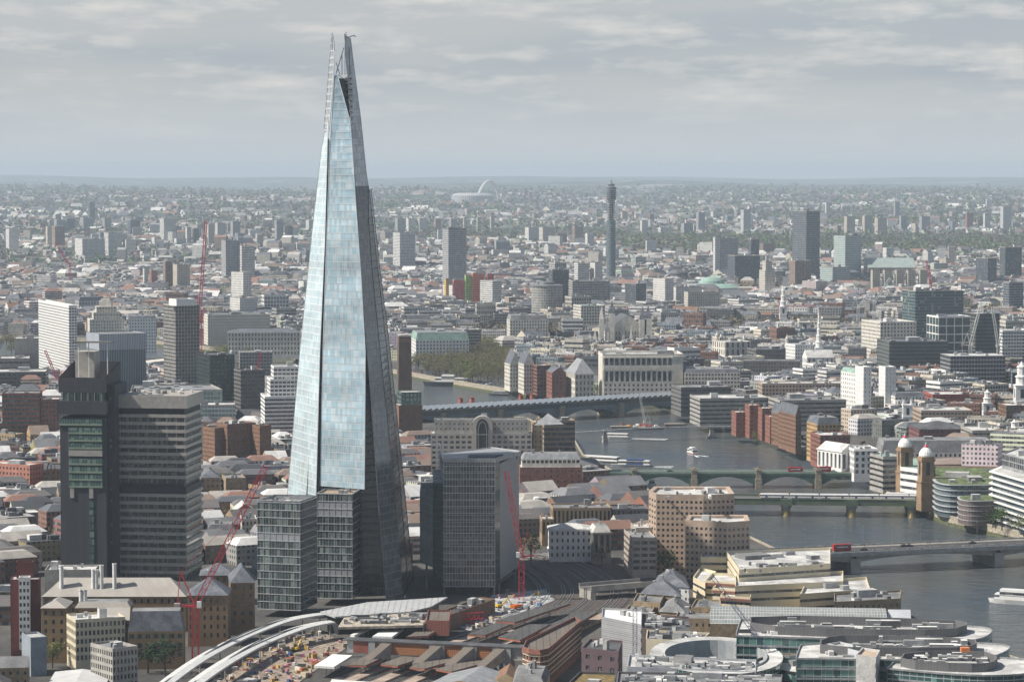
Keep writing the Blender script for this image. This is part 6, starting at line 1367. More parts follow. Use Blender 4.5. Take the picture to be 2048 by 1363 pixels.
pp = [1150, 1268, 1387, 1515, 1634, 1745]
for p0, p1 in zip(pp, pp[1:]):
    ribs(e, sb, ds_(p0)+2, ds_(p1)-2, ((7.2, 8.2), (-8.2, -7.2), (-.5, .5)), -4.4, 2.6, 3.6, M['bteal'])
for px in pp[1:-1]:
    s = MB(); sb.slab(s, ds_(px)-2.4, ds_(px)+2.4, -11, 11, WL-1, 1); sb.slab(s, ds_(px)-1.9, ds_(px)+1.9, 8.5, 10.6, 1, 7.0); sb.slab(s, ds_(px)-2.3, ds_(px)+2.3, 8.3, 11, 7.0, 7.8); sb.slab(s, ds_(px)-1.9, ds_(px)+1.9, -10.6, -8.5, 1, 7.0); s.build('pier', M['pierstone'], e)
    s = MB(); sb.slab(s, ds_(px)-1.4, ds_(px)+1.4, 8.6, 10.4, 7.8, 8.8); sb.slab(s, ds_(px)-.6, ds_(px)+.6, 9, 10, 8.8, 9.8); s.build('pier_turret', M['pierstone'], e)
bus(sb, ds_(1590), 2.5, 5.05, 'red double-decker bus crossing the green arched bridge'); bus(sb, ds_(1648), -2.0, 5.05, 'red bus partly behind a bridge turret')
car(sb, ds_(1695), 2, 5.05, 'small red car at the far end of the green arched bridge', 'carred'); car(sb, ds_(1668), -2, 5.05, 'white van on the green arched bridge', 'carwhite'); car(sb, ds_(1740), -2, 5.05, 'bright red car right of the arched bridge', 'carred'); car(sb, ds_(1340), -2, 5.05, 'black taxi halfway over the green arched bridge', 'black')
lamps('slim lamp post on the green arched bridge', sb, [ds_(x) for x in range(1200, 1740, 45)], [7.2], 5.2, 5, 'lamp posts on the green arched bridge')
# footbridge: thin blade on two Y piers
a, b = P(1120, 866, 3.5), P(1475, 852, 3.5); fb = Br(a, b, 4, 5); df = lambda px: (P(px, 858, 3.5)-a).dot((b-a).normalized()); e = empty('footbridge', (fb.at(fb.L/2)[0], fb.at(fb.L/2)[1], WL), 'thin low footbridge with one forked pier standing in the water', 'bridge'); LAND.append((P(1330, 860).x, P(1330, 860).y, 'the thin footbridge'))
s = MB()
for i in range(30):
    a0_, a1_ = fb.L*i/30, fb.L*(i+1)/30; zz = 3.2+1.6*math.sin(math.pi*i/30); fb.slab(s, a0_, a1_+.2, -2, 2, zz, zz+.45)
s.build('deck', M['metal'], e); s = MB()
for t_ in (-3.6, 3.6):
    for i in range(24): pa, pb_ = fb.L*i/24, fb.L*(i+1)/24; za = 4.6+1.8*abs(math.sin(math.pi*(i/24*2))) ; zb = 4.6+1.8*abs(math.sin(math.pi*((i+1)/24*2))); A_, B_ = fb.at(pa, t_), fb.at(pb_, t_); s.bar((A_[0], A_[1], za), (B_[0], B_[1], zb), .16)
s.build('cable', M['metal'], e)
for px in (1445, 1188):
    x, y = fb.at(df(px)); s = MB(); s.frustum(rect(x, y, 3.4, 7, fb.ang), WL-1, rect(x, y, 2, 4, fb.ang), 1.5); s.build('pier', M['concrete'], e); s = MB()
    for t_ in (-4.6, 4.6): q = fb.at(df(px), t_); s.bar((x, y, 1), (q[0], q[1], 6.6), .6, 0, .35)
    s.build('pier_arm', M['metal'], e)
for k in range(40):
    x, y = fb.at(rp.uniform(5, fb.L-5), rp.uniform(-1.5, 1.5)); person(x, y, 4.6, 'person crossing the thin footbridge', 'people crossing the thin footbridge')
# railway bridge roofed with solar panels
a, b = P(826, 838, 2.0), P(1350, 806, 2.0); kb = Br(a, b, 32, 5); dk = lambda px: (P(px, 838-(px-826)*.061, 2.0)-a).dot((b-a).normalized()); e = empty('solar_roofed_bridge', (kb.at(kb.L/2)[0], kb.at(kb.L/2)[1], WL), 'iron arched railway bridge under a long saw-tooth roof of solar panels', 'bridge'); LAND.append((P(1080, 822).x, P(1080, 822).y, 'the solar roofed bridge'))
s = MB(); kb.slab(s, 0, kb.L, -15, 15, 4.4, 6.0); s.build('deck', M['bblue'], e)
pk = [800, 865, 980, 1103, 1222, 1345]
for p0, p1 in zip(pk, pk[1:]):
    ribs(e, kb, dk(p0)+3, dk(p1)-3, ((13, 15), (-15, -13), (-1, 1)), -4.2, 3.2, 4.4, M['bblue'])
for px in pk[1:-1]:
    s = MB(); kb.slab(s, dk(px)-3.4, dk(px)+3.4, -17, 17, WL-1, 0); kb.slab(s, dk(px)-2.6, dk(px)+2.6, 15, 17.4, 0, 7); kb.slab(s, dk(px)-3.2, dk(px)+3.2, 14.8, 18, 6.4, 7.4); s.build('pier', M['pierstone'], e)
s = MB(); kb.slab(s, -10, kb.L+40, 14.2, 14.6, 6.0, 10.0); kb.slab(s, -10, kb.L+40, -14.6, -14.2, 6.0, 10.0); s.build('glazed_wall', gl_dgreen, e)
s = MB(); kb.slab(s, -10, kb.L+40, -15.5, 15.5, 10.0, 10.8); s.build('roof_beam', M['metal'], e)
M['solar'] = mat('solar_panel', (0.20, 0.225, 0.25), .3, .1, var=.12, scale=.4)
n_ = 52
for i in range(n_):
    s = MB(); d0, d1 = -10+(kb.L+50)*i/n_, -10+(kb.L+50)*(i+1)/n_; A_, B_, C_, D_ = kb.at(d0, 16), kb.at(d1-.6, 16), kb.at(d1-.6, -16), kb.at(d0, -16)
    s.face([(A_[0], A_[1], 10.85), (B_[0], B_[1], 12.6), (C_[0], C_[1], 12.6), (D_[0], D_[1], 10.85)]); s.face([(B_[0], B_[1], 10.85), (C_[0], C_[1], 10.85), (C_[0], C_[1], 12.6), (B_[0], B_[1], 12.6)], 1); s.face([(A_[0], A_[1], 10.82), (B_[0], B_[1], 10.82), (B_[0], B_[1], 12.6)], 1)
    s.build('solar_panel_row', [M['solar'], M['dark']], e)
# red piers left from an older bridge, standing beyond
for i, px in enumerate((920, 943, 1042, 1065, 1152, 1178)):
    p = P(px, 822-(px-826)*.05, WL); e = empty('old_pier', (p.x, p.y+34, WL), 'cluster of pale and red columns left standing behind the solar roofed bridge', 'bridge pier', 'old bridge columns'); s = MB(); s.lathe(p.x, p.y+34, [(4, WL-1), (4, -3.4), (0, -3.4)], 12); s.build('base', M['pierstone'], e); s = MB(); s.lathe(p.x, p.y+34, [(2.4, -3.4), (2.2, 1.5), (3, 2.4), (0, 2.4)], 12); s.build('column', mat('faded_red', (0.42, 0.12, 0.09), .8) if i == 0 else bpy.data.materials['faded_red'], e)
# road bridge far left
a, b = P(318, 768, 5), P(345, 690, 5); wb = Br(P(255, 728, 5), P(345, 719, 5), 20, 5); e = empty('road_bridge', (wb.a.x, wb.a.y, WL), 'pale stone road bridge glimpsed left of the dark gridded tower', 'bridge'); s = MB(); wb.slab(s, -40, wb.L+60, -11, 11, 3.5, 6); s.build('deck', M['stone'], e); s = MB()
for k in range(4): arch_rib(s, wb, -40+k*45, 2+k*45, -10, 10, -4, 2.6, 3.5)
s.build('arch', M['stone'], e); s = MB(); [wb.slab(s, 1+k*45, 6+k*45, -10, 10, WL-1, 3.5) for k in range(3)]; s.build('pier', M['stone'], e)
# ---------------------------------------------------------------- boats
M['hullw'] = mat('white_hull', (0.7, 0.7, 0.69), .4, var=.05); M['hulld'] = mat('dark_hull', (0.03, 0.035, 0.05), .5); M['wake'] = mat('foam', (0.72, 0.74, 0.74), .9, var=.3, scale=.8)
def boat(label, px, py, L, ang, beam=5.0, hull='hullw', cabs=((-.3, .25, 2.2, 'hullw'),), stripe=None, mast=0, wake=0, cat='boat', name='river_boat', hh=1.6, grp=None):
    p = P(px, py, WL); a = R(ang); c, s_ = math.cos(a), math.sin(a); f = lambda x, y: (p.x+x*c-y*s_, p.y+x*s_+y*c); e = empty(name, (p.x, p.y, WL), label, cat, grp)
    def outline(k, hw): return [f(x*L*k, y*hw) for x, y in ((-.5, -.42), (-.3, -.5), (.2, -.5), (.38, -.34), (.5, 0), (.38, .34), (.2, .5), (-.3, .5), (-.5, .42))]
    s = MB(); s.frustum(outline(.94, beam*.8), WL-.5, outline(1, beam), WL+hh, 0, 1); s.build('hull', [M[hull], M['paving']], e)
    if stripe: s = MB(); s.frustum(outline(1.004, beam*1.01), WL+hh*.55, outline(1.01, beam*1.02), WL+hh*.8, 0, cap=False); s.build('stripe', M[stripe], e)
    z = WL+hh
    for x0, x1, h_, m_ in cabs:
        q = [f(x0*L, -beam*.36), f(x1*L, -beam*.36), f(x1*L, beam*.36), f(x0*L, beam*.36)]; s = MB(); s.frustum(q, z+.01, inset(q, .12), z+h_*.35, 0); s.frustum(inset(q, .14), z+h_*.75, inset(q, .3), z+h_, 0); s.build('cabin', M[m_], e); s = MB(); q2 = inset(q, .2); s.prism(q2, z+h_*.35, z+h_*.75); s.build('window_band', M['win'], e)
    if mast:
        s = MB(); s.bar((p.x, p.y, z), (p.x, p.y, z+mast), .3, 0, .12); s.build('mast', M['stock'] if mast > 8 else M['metal'], e)
    if wake:
        s = MB(); r_ = random.Random(px)
        for sgn in (-1, 1):
            pv_ = None
            for k in range(13):
                x = -L*.5-k*wake/12.0; w_ = beam*.3+k*.30; pa, pb_ = f(x, sgn*w_*1.0+sgn*r_.uniform(0, .5)), f(x, sgn*(w_*.45))
                if pv_: s.face([(pv_[0][0], pv_[0][1], WL+.12), (pa[0], pa[1], WL+.12), (pb_[0], pb_[1], WL+.12), (pv_[1][0], pv_[1][1], WL+.12)])
                pv_ = (pa, pb_)
        o = s.build('wake', M['wake']); tag(o, kind='stuff')
    return e
boat('white catamaran speeding away with a long foam wake near the footbridge', 1232, 876, 26, 165, 7, cabs=((-.42, .3, 3.0, 'hullw'),), wake=32)
boat('white tour boat with red stripe and two decks right of the catamaran', 1384, 908, 16, 110, 6, cabs=((-.4, .35, 3.0, 'hullw'), (-.3, .1, 4.6, 'hullw')), stripe='carred', wake=14)
boat('blue and white striped ferry above the green arched bridge', 1262, 932, 34, 168, 8, cabs=((-.45, .3, 3.4, 'hullw'), (-.3, .1, 4.4, 'trainb')), stripe='trainb', wake=16)
boat('small white boat passing under the green arched bridge', 1304, 972, 13, 85, 6, cabs=((-.4, .35, 3.2, 'hullw'),), wake=10)
boat('white passenger boat cut by the right edge of the picture', 2038, 1207, 34, 155, 8, cabs=((-.45, .38, 3.0, 'hullw'), (-.3, .3, 5.4, 'hullw')), wake=0, hh=2.4)
boat('small grey boat near the forked pier of the footbridge', 1423, 876, 10, 175, 3.6, hull='cargrey', cabs=((-.2, .2, 1.6, 'cargrey'),))
boat('navy and white steamer with buff funnel moored at the embankment', 910, 772, 72, 168, 10, hull='hulld', cabs=((-.2, .3, 4.5, 'hullw'), (.0, .2, 7.5, 'hullw')), mast=20, hh=5, cat='ship', name='moored_ship')
boat('small brown boat moored left of the steamer', 845, 756, 24, 172, 5, hull='brown', cabs=((-.2, .1, 2, 'brown'),))
boat('low dark pontoon boat moored by the solar roofed bridge', 1020, 790, 45, 175, 7, hull='hulld', cabs=((-.4, .4, 2.6, 'metal'),))
boat('long white floating pier with a curved roof near the red riverside block', 1188, 922, 50, 150, 9, hull='cargrey', cabs=((-.45, .4, 3.6, 'hullw'),), cat='floating pier', name='floating_pier', hh=1.2)
# crane barge and moored lighters
p = P(1280, 857, WL); e = boat('orange work barge carrying a white crawler crane', 1280, 857, 46, 3, 16, hull='brown', cabs=(), cat='barge', name='work_barge', hh=2.2)
r_ = random.Random(3)
for k in range(16):
    s = MB(); s.box(p.x+r_.uniform(-20, 18), p.y+r_.uniform(-5, 5), WL+2.2, WL+2.2+r_.uniform(.6, 2.4), r_.uniform(1, 4), r_.uniform(1, 3), r_.uniform(0, 3)); s.build('deck_cargo', r_.choice([M['trainy'], M['carred'], M['redtile'], M['stock'], M['white']]), e)
for px, yy in ((1247, 848), (1303, 850)): q = P(px, yy, WL); s = MB(); s.bar((q.x, q.y, WL-1), (q.x, q.y, WL+16), .5); s.build('spud_post', M['darkconc'], e)
boat('brown hopper barge moored beside the crane barge', 1243, 858, 20, 3, 9, hull='brown', cabs=(), cat='barge', name='moored_lighter', hh=3); boat('brown lighter moored alone right of the crane barge', 1351, 853, 20, 3, 9, hull='brown', cabs=(), cat='barge', name='moored_lighter', hh=3)


# ---------------------------------------------------------------- foreground
RF = lambda pts, h: [tuple(P(x, y, h)[:2]) for x, y in pts]
def ccw(f): return f if sum(f[i-1][0]*f[i][1]-f[i][0]*f[i-1][1] for i in range(len(f))) > 0 else f[::-1]
# left corner
BL('tall dark red brick tower with a column of white windows at the left edge', 12, 22, 80, 1318, 1160, 6, ddep=12, name='tower_block', cat='tower block', wall=mat('maroon_brick', (0.15, 0.045, 0.038), .9, var=.15), ww=.001, fh=3.3, wh=.4, roofm=M['roof_pale'], plant=0, par=.5, phrase='the dark red brick tower')
f = B(38, 39, 61, 1322, 6, dep=2); building('window_bay', 'column of white window frames up the dark red brick tower', 'bay window', f, ZT(1158, f[0][1]), z0=6, wall=M['white'], ww=.6, wh=.5, bay=2, fh=3.3, plant=0, taken=False)
f = B(24, 30, 72, 1314, 6, dep=8); building('roof_storey', 'brick roof room on top of the dark red brick tower', 'roof extension', inset(f, 1), ZT(1128, f[0][1]), z0=ZT(1159, f[0][1]), wall=bpy.data.materials['maroon_brick'], ww=.001, wh=.3, plant=0, taken=False, roofm=M['concrete'])
BL('white gridded six-storey office with dark windows in the lower left', 122, 152, 251, 1342, 1242, 22, name='office_block', cat='office block', wall=M['cream'], ww=.62, wh=.6, bay=1.9, fh=3.7, dep=.5, plant=4, phrase='the white gridded office', ddep=18)
BL('raw concrete office with slanting ribs in front of the white gridded office', 182, 226, 276, 1392, 1300, 38, wall=M['concrete'], ww=.55, wh=.6, bay=1.9, fh=3.4, dep=.6, roofm=M['roof_grey'], plant=5)
BL('pale blue-grey clad block beside the dark red brick tower', 44, 62, 94, 1352, 1278, 25, wall=mat('blue_grey_clad', (0.27, 0.31, 0.35), .7), ww=.001, wh=.3, plant=2, roofm=M['roof_pale'])
BL('tan brick block with stepped gables in the bottom left corner', -10, 0, 58, 1400, 1335, 8, ddep=12, name='brick_block', cat='brick building', wall=M['stock'], ww=.3, wh=.4, roof='gable', rh=4, roofm=M['roof_grey'], plant=0)
f = RF([(92, 1372), (206, 1380), (222, 1345), (110, 1342)], 7); building('shed', 'long ribbed metal shed roof at the bottom left', 'shed', f, 7, wall=M['metal'], ww=.001, roof='gable', rh=1.6, roofm=facade('ribbed_roof', (0.5, 0.5, 0.5), (0.2, 0.2, 0.2), 1.2, 1.2, .3, 1.2), plant=0)
oc = mat('shaded_ochre_brick', (0.235, 0.16, 0.09), .9, var=.12)  # ochre brick darkened to hold the shadow over these wings
M['lead'] = facade('pale_sheet_roof', (0.38, 0.355, 0.32), (0.27, 0.25, 0.23), 1.6, 60, .14, 1.2, (.3, .28, .25), rough=.6)
def hosp(label, xl, xc, xr, yb, yt, th, dd, rh, rm, rt='hip', ww=.35, **k):
    return BL(label, xl, xc, xr, yb, yt, th, ddep=dd, name='hospital_wing', cat='hospital', wall=oc, ww=ww, wh=.5, bay=3.4, fh=4.2, roof=rt, rh=rh, roofm=rm, plant=0, **k)
hosp('rear ochre brick hospital wing with a long pale barrel roof', 82, 86, 372, 1262, 1192, 0, 18, 8, M['lead'], phrase='the ochre hospital')
hosp('ochre brick hospital wing with white string courses in the left foreground', 80, 84, 132, 1325, 1215, 0, 20, 3, M['lead'])
hosp('grey clad hospital wing with a flat pale roof behind the columned wing', 82, 150, 262, 1300, 1215, 2, 14, 2.5, M['lead'], rt='mansard')
hosp('columned ochre hospital wing with dark slate mansard and green glass', 142, 256, 368, 1338, 1262, 4, 14, 9, M['slate'], ww=.6, win=M['wingreen'], rt='mansard')
hosp('ochre brick hospital wing with a small gable above the white gridded office', 150, 196, 260, 1330, 1240, 4, 12, 5, M['lead'], rt='gable')
hosp('tall ochre brick hospital wing behind the big red crane', 370, 376, 456, 1292, 1190, 2, 22, 7, M['slate'])
hosp('ochre brick hospital wing with grey hipped roof nearest the glass block', 455, 462, 510, 1270, 1165, 8, 26, 7, M['slate'])
hosp('low ochre wing with pale roof between the slab hospital and the glass block', 392, 400, 470, 1210, 1150, 4, 20, 5, M['slate'])
BL('pale concrete service block at the foot of the dark hospital tower', 82, 90, 192, 1222, 1142, 3, ddep=18, name='hospital_wing', cat='hospital', wall=M['concrete'], ww=.001, roofm=M['roof_pale'], plant=5)
for i, (px, yb, yt) in enumerate(((123, 1156, 1132), (187, 1168, 1140), (193, 1168, 1140), (203, 1156, 1131), (229, 1156, 1128), (162, 1198, 1180), (170, 1198, 1180), (418, 1158, 1140))):
    Y = P(200, 1262).y+4 if i < 5 else P(200, 1300).y+6; Y = P(400, 1212).y+8 if i == 7 else Y; a = AT(px, yb, Y); b = AT(px, yt, Y); e = empty('flue', a, 'slender white metal flue rising from the ochre hospital roofs', 'flue', 'white flues on the ochre hospital'); s = MB(); s.lathe(a.x, a.y, [(1.0, a.z-6), (1.0, b.z), (1.15, b.z), (1.15, b.z+.5), (.7, b.z+.5)], 12); s.build('flue', M['white'], e)
# railway bed, tracks, platforms
def sweep(mb, pts, off, w, z0, z1, mat_=0, top=None):
    A, Bq = offset_line(pts, off-w/2), offset_line(pts, off+w/2)
    for i in range(len(pts)-1): mb.prism(ccw([A[i], A[i+1], Bq[i+1], Bq[i]]), z0, z1, mat_, top)
tk = [tuple(P(x, y, 1)[:2]) for x, y in ((520, 1480), (700, 1400), (860, 1330), (1000, 1282), (1090, 1245), (1150, 1215), (1176, 1190), (1172, 1165), (1140, 1140), (1090, 1118), (1040, 1108))]
def fine(pts, n=6):
    r = []
    for i in range(len(pts)-1):
        p0, p1, p2, p3 = pts[max(i-1, 0)], pts[i], pts[i+1], pts[min(i+2, len(pts)-1)]
        for k in range(n):
            t_ = k/n; r.append(tuple(.5*((2*p1[j])+(-p0[j]+p2[j])*t_+(2*p0[j]-5*p1[j]+4*p2[j]-p3[j])*t_*t_+(-p0[j]+3*p1[j]-3*p2[j]+p3[j])*t_**3) for j in (0, 1)))
    return r+[pts[-1]]
tkf = fine(tk); TRK = tkf
s = MB(); A_, B_ = offset_line(tkf, -22), offset_line(tkf, 30)
for i in range(len(tkf)-1): s.face([(B_[i][0], B_[i][1], .3), (A_[i][0], A_[i][1], .3), (A_[i+1][0], A_[i+1][1], .3), (B_[i+1][0], B_[i+1][1], .3)])
tag(s.build('railway_bed', mat('dark_ballast', (0.075, 0.062, 0.055), .95, var=.35, scale=.4)), kind='structure')
for k, off in enumerate((-17, -12.5, -4, .5, 9, 13.5, 22, 26.5)):
    e = empty('railway_track', (tkf[20][0], tkf[20][1], .3), 'curving steel railway track leading out of the station', 'railway track', 'tracks curving into the station')
    for q in (-.75, .75): s = MB(); sweep(s, tkf, off+q, .22, .3, .62); s.build('rail', M['metal'], e)
for k, (off, a, b) in enumerate(((-8.2, 0, 24), (5, 0, 24), (18, 0, 22), (-20.5, 4, 30))):
    s = MB(); sweep(s, tkf[a:b], off, 5.5, .2, 1.5); tag(s.build('platform', mat('platform_paving', (0.34, 0.27, 0.22), .9, var=.2) if k == 0 else bpy.data.materials['platform_paving']), 'pale station platform number counting outward between the tracks' if 0 else ['pale platform under the lowest brown canopy', 'pale platform in the middle of the station', 'pale platform nearest the building site', 'narrow platform beside the wedge shaped brick building'][k], 'platform')
def canopy(label, pts, z, m, cols=4, grp=None, th_=.5):
    f = ccw(RF(pts, z)); e = empty('platform_canopy', (centre(f)[0], centre(f)[1], 1.5), label, 'canopy', grp); s = MB(); s.prism(f, z-th_, z, 0, 0, True); s.build('roof', m, e)
    s = MB(); o = inset(f, -.15); [s.wall(o[i], o[(i+1) % 4], z-1.0, z-.3) for i in range(4)]; s.build('fascia', M['redtile'] if m is not M['white'] else M['white'], e)
    for k in range(cols):
        t_ = (k+.5)/cols; p = [(f[0][0]+f[1][0])/2, (f[0][1]+f[1][1])/2]; q = [(f[2][0]+f[3][0])/2, (f[2][1]+f[3][1])/2]
        if math.dist(f[0], f[1]) > math.dist(f[1], f[2]): p = [(f[0][0]+f[3][0])/2, (f[0][1]+f[3][1])/2]; q = [(f[1][0]+f[2][0])/2, (f[1][1]+f[2][1])/2]
        x, y = p[0]+(q[0]-p[0])*t_, p[1]+(q[1]-p[1])*t_; s = MB(); s.bar((x, y, .4), (x, y, z-th_), .22, n=6); s.build('column', M['metal'], e)
cb = facade('brown_felt_roof', (0.14, 0.118, 0.098), (0.06, 0.055, 0.05), 3.1, 60, .13, 1.2, (.22, .2, .18), .2, rough=.9); cd = facade('dark_felt_roof', (0.07, 0.068, 0.067), (0.03, 0.03, 0.03), 3.3, 60, .13, 1.2, (.13, .13, .13), .2, rough=.9)
for lab, pts, m in (
 ('bright white platform canopy in front of the orange footbridge', [(628, 1330), (665, 1307), (705, 1309), (668, 1332)], M['white']),
 ('brown platform canopy just right of the bright white one', [(698, 1328), (739, 1305), (775, 1308), (732, 1329)], cb),
 ('second brown platform canopy counting from the bright white one', [(762, 1326), (829, 1302), (871, 1306), (795, 1330)], cb),
 ('third brown platform canopy counting from the bright white one', [(820, 1332), (885, 1308), (934, 1312), (849, 1336)], cb),
 ('fourth brown platform canopy, nearest the wedge shaped brick building', [(872, 1336), (954, 1315), (990, 1318), (903, 1342)], cb),
 ('broad white canopy behind the orange footbridge', [(745, 1271), (775, 1253), (808, 1255), (784, 1272)], M['white']),
 ('narrow white canopy behind the left end of the orange footbridge', [(701, 1268), (737, 1252), (745, 1253), (709, 1269)], M['white']),
 ('long brown canopy behind the middle of the orange footbridge', [(813, 1272), (867, 1244), (898, 1245), (855, 1270)], cb),
 ('dark canopy behind the footbridge, left of two dark ones', [(936, 1267), (990, 1245), (1022, 1247), (970, 1269)], cd),
 ('dark canopy behind the footbridge, right of two dark ones', [(997, 1272), (1058, 1247), (1100, 1247), (1040, 1279)], cd),
 ('longest dark canopy running up towards the curved tracks', [(992, 1240), (1082, 1211), (1140, 1206), (1030, 1243)], cd),
 ('dark canopy joined to the end of the wedge shaped brick building', [(1080, 1262), (1150, 1222), (1195, 1222), (1130, 1262)], cd)):
    canopy(lab, pts, 5.6, m)
# footbridge with orange lattice panels
a, b = P(706, 1300, 6.5), P(1050, 1316, 6.5); ob = Br(a, b, 6, 7); do = lambda px: (P(px, 1300+(px-706)*.0465, 6.5)-a).dot((b-a).normalized())
e = empty('station_footbridge', (ob.at(ob.L/2)[0], ob.at(ob.L/2)[1], 1), 'enclosed station footbridge with orange lattice panels between pale piers', 'footbridge'); LAND.append((ob.at(ob.L/2)[0], ob.at(ob.L/2)[1], 'the orange panelled footbridge'))
s = MB(); ob.slab(s, -2, ob.L, -3.2, 3.2, 6.0, 6.6); s.build('floor', M['concrete'], e); s = MB(); ob.slab(s, -4, ob.L+6, -4, 4, 11.6, 12.1); s.build('roof', M['roof_dark'], e)
s = MB(); ob.slab(s, -2, ob.L, -2.6, 2.6, 6.6, 11.6); s.build('passage_wall', M['metal'], e)
rust = facade('orange_lattice', (0.36, 0.145, 0.055), (0.12, 0.05, 0.025), .9, 1.0, .5, .45, (0.2, 0.09, 0.04), rough=.8)
M['rust'] = mat('rust_panel', (0.22, 0.075, 0.05), .8)
for x0, x1, m in ((711, 741, M['rust']), (745, 763, rust), (787, 862, rust), (888, 928, rust), (951, 988, rust)):
    s = MB(); A_, B_ = ob.at(do(x0), 3.2), ob.at(do(x1), 3.2); ob.slab(s, do(x0), do(x1), 2.7, 3.25, 6.2, 11.4)
    for i in range(len(s.uv)): s.uv[i] = [(v[0], v[1]) for v in s.uv[i]]
    s.build('lattice_panel', m, e)
for x0 in (742, 764, 863, 880, 929, 944, 989, 1012): s = MB(); ob.slab(s, do(x0), do(x0)+3.2, -3.6, 3.8, .4, 11.55); s.build('pier', m_panel, e)
for x0 in (765, 866, 930, 992):                       # covered stairs down to the platforms
    st = [ob.at(do(x0)+1, 3.6), ob.at(do(x0)+5.5, 3.6), ob.at(do(x0)-.5, 16), ob.at(do(x0)-5, 16)]; s = MB(); s.face([(st[3][0], st[3][1], 5.2), (st[2][0], st[2][1], 5.2), (st[1][0], st[1][1], 11.4), (st[0][0], st[0][1], 11.4)]); s.face([(st[2][0], st[2][1], 5.2), (st[2][0], st[2][1], 1.5), (st[1][0], st[1][1], 6), (st[1][0], st[1][1], 11.4)], 1); s.face([(st[3][0], st[3][1], 1.5), (st[2][0], st[2][1], 1.5), (st[2][0], st[2][1], 5.2), (st[3][0], st[3][1], 5.2)], 1); s.build('covered_stair', [cb, M['metal']], e)
# wave roofs of the new platforms, concourse roof
def ribbon(label, pts, w, z, m, wave=0.0, ridge=0.6):
    pl = fine([tuple(P(x, y, z)[:2]) for x, y in pts], 8); e = empty('platform_roof', (pl[0][0], pl[0][1], 1), label, 'station roof'); A, C, Bq = offset_line(pl, -w/2), pl, offset_line(pl, w/2); s = MB(); n = len(pl)
    zz = lambda i: z+wave*math.sin(i/n*9)
    for i in range(n-1):
        for (p, q, dz0, dz1, m_) in ((A, C, 0, ridge, 0), (C, Bq, ridge, 0, 0)):
            s.face([(p[i][0], p[i][1], zz(i)+dz0), (q[i][0], q[i][1], zz(i)+dz1), (q[i+1][0], q[i+1][1], zz(i+1)+dz1), (p[i+1][0], p[i+1][1], zz(i+1)+dz0)][::-1], m_)
        s.face([(A[i][0], A[i][1], zz(i)-.8), (A[i+1][0], A[i+1][1], zz(i+1)-.8), (A[i+1][0], A[i+1][1], zz(i+1)), (A[i][0], A[i][1], zz(i))], 0)
    s.build('roof', m, e); s = MB()
    for i in range(0, n, 4): s.bar((C[i][0], C[i][1], .3), (C[i][0], C[i][1], z-.5), .3, n=6)
    s.build('columns', M['concrete'], e)
    s = MB(); sweep(s, [C[i] for i in range(n)], 0, .8, z+ridge, z+ridge+.3); s.build('ridge_gutter', M['roof_dark'], e)
wr = mat('white_sheet_roof', (0.56, 0.57, 0.56), .6, var=.12, scale=.5)
ribbon('long white curved platform roof sweeping in from the bottom, outer one', [(322, 1372), (400, 1318), (480, 1272), (560, 1243), (640, 1228)], 6.5, 8.5, wr, .5)
ribbon('white curved platform roof next to the building site, inner one', [(372, 1378), (450, 1325), (520, 1283), (590, 1258), (660, 1243)], 7, 8, wr, .5)
cf = [P(x, y, 9.5) for x, y in ((640, 1222), (735, 1203), (895, 1193), (862, 1212), (820, 1222), (670, 1232))]
s = MB(); f = ccw([tuple(p[:2]) for p in cf]); e = empty('concourse_roof', (f[0][0], f[0][1], 1), 'wide low white concourse roof at the foot of the tapering skyscraper', 'station roof'); s.prism(f, 8.7, 9.5, 0, 0, True); s.build('roof', facade('shaded_ribbed_white_roof', (0.40, 0.41, 0.42), (0.28, 0.29, 0.30), 3.0, 3.0, .2, 1.1, rough=.6), e); s = MB(); s.prism(inset(f, 3), 0, 8.7); s.build('wall', M['dark'], e); claim(f)  # white sheet painted darker for the shadow partly over this roof
f = ccw(RF([(676, 1252), (690, 1230), (872, 1222), (846, 1248)], 9)); e = empty('unfinished_deck', (f[0][0], f[0][1], 1), 'unfinished beige concrete deck with a scaffold edge and builders materials', 'building site'); s = MB(); s.prism(f, 7.6, 8.8, 0, 0, True); s.build('deck', mat('raw_beige_concrete', (0.38, 0.34, 0.28), .9, var=.35, scale=.5), e)
s = MB()
for i in range(30): x, y = f[0][0]+(f[1][0]-f[0][0])*i/29, f[0][1]+(f[1][1]-f[0][1])*i/29; s.bar((x, y-.6, 4.5), (x, y-.6, 10), .12); 
for zz_ in (5, 6.5, 8, 9.8): s.bar((f[0][0], f[0][1]-.6, zz_), (f[1][0], f[1][1]-.6, zz_), .12)
s.build('scaffold', M['metal'], e); claim(f)
f = ccw(RF([(852, 1247), (898, 1248), (902, 1226), (856, 1226)], 9)); building('rust_clad_box', 'rust red corrugated box on the end of the unfinished deck', 'site hoarding', f, 10, z0=4, wall=facade('rust_corrugated', (0.25, 0.085, 0.06), (0.15, 0.05, 0.035), 1.4, 20, .4, 1.2, (.2, .07, .05), rough=.8), ww=.001, plant=0, roofm=cb)
f = ccw(RF([(890, 1222), (960, 1196), (990, 1200), (900, 1232)], 7)); building('flat_roofed_shed', 'flat brown-grey station shed with rooflights right of the white concourse roof', 'station', f, 7, wall=M['brown'], ww=.001, plant=8, roofm=cd)
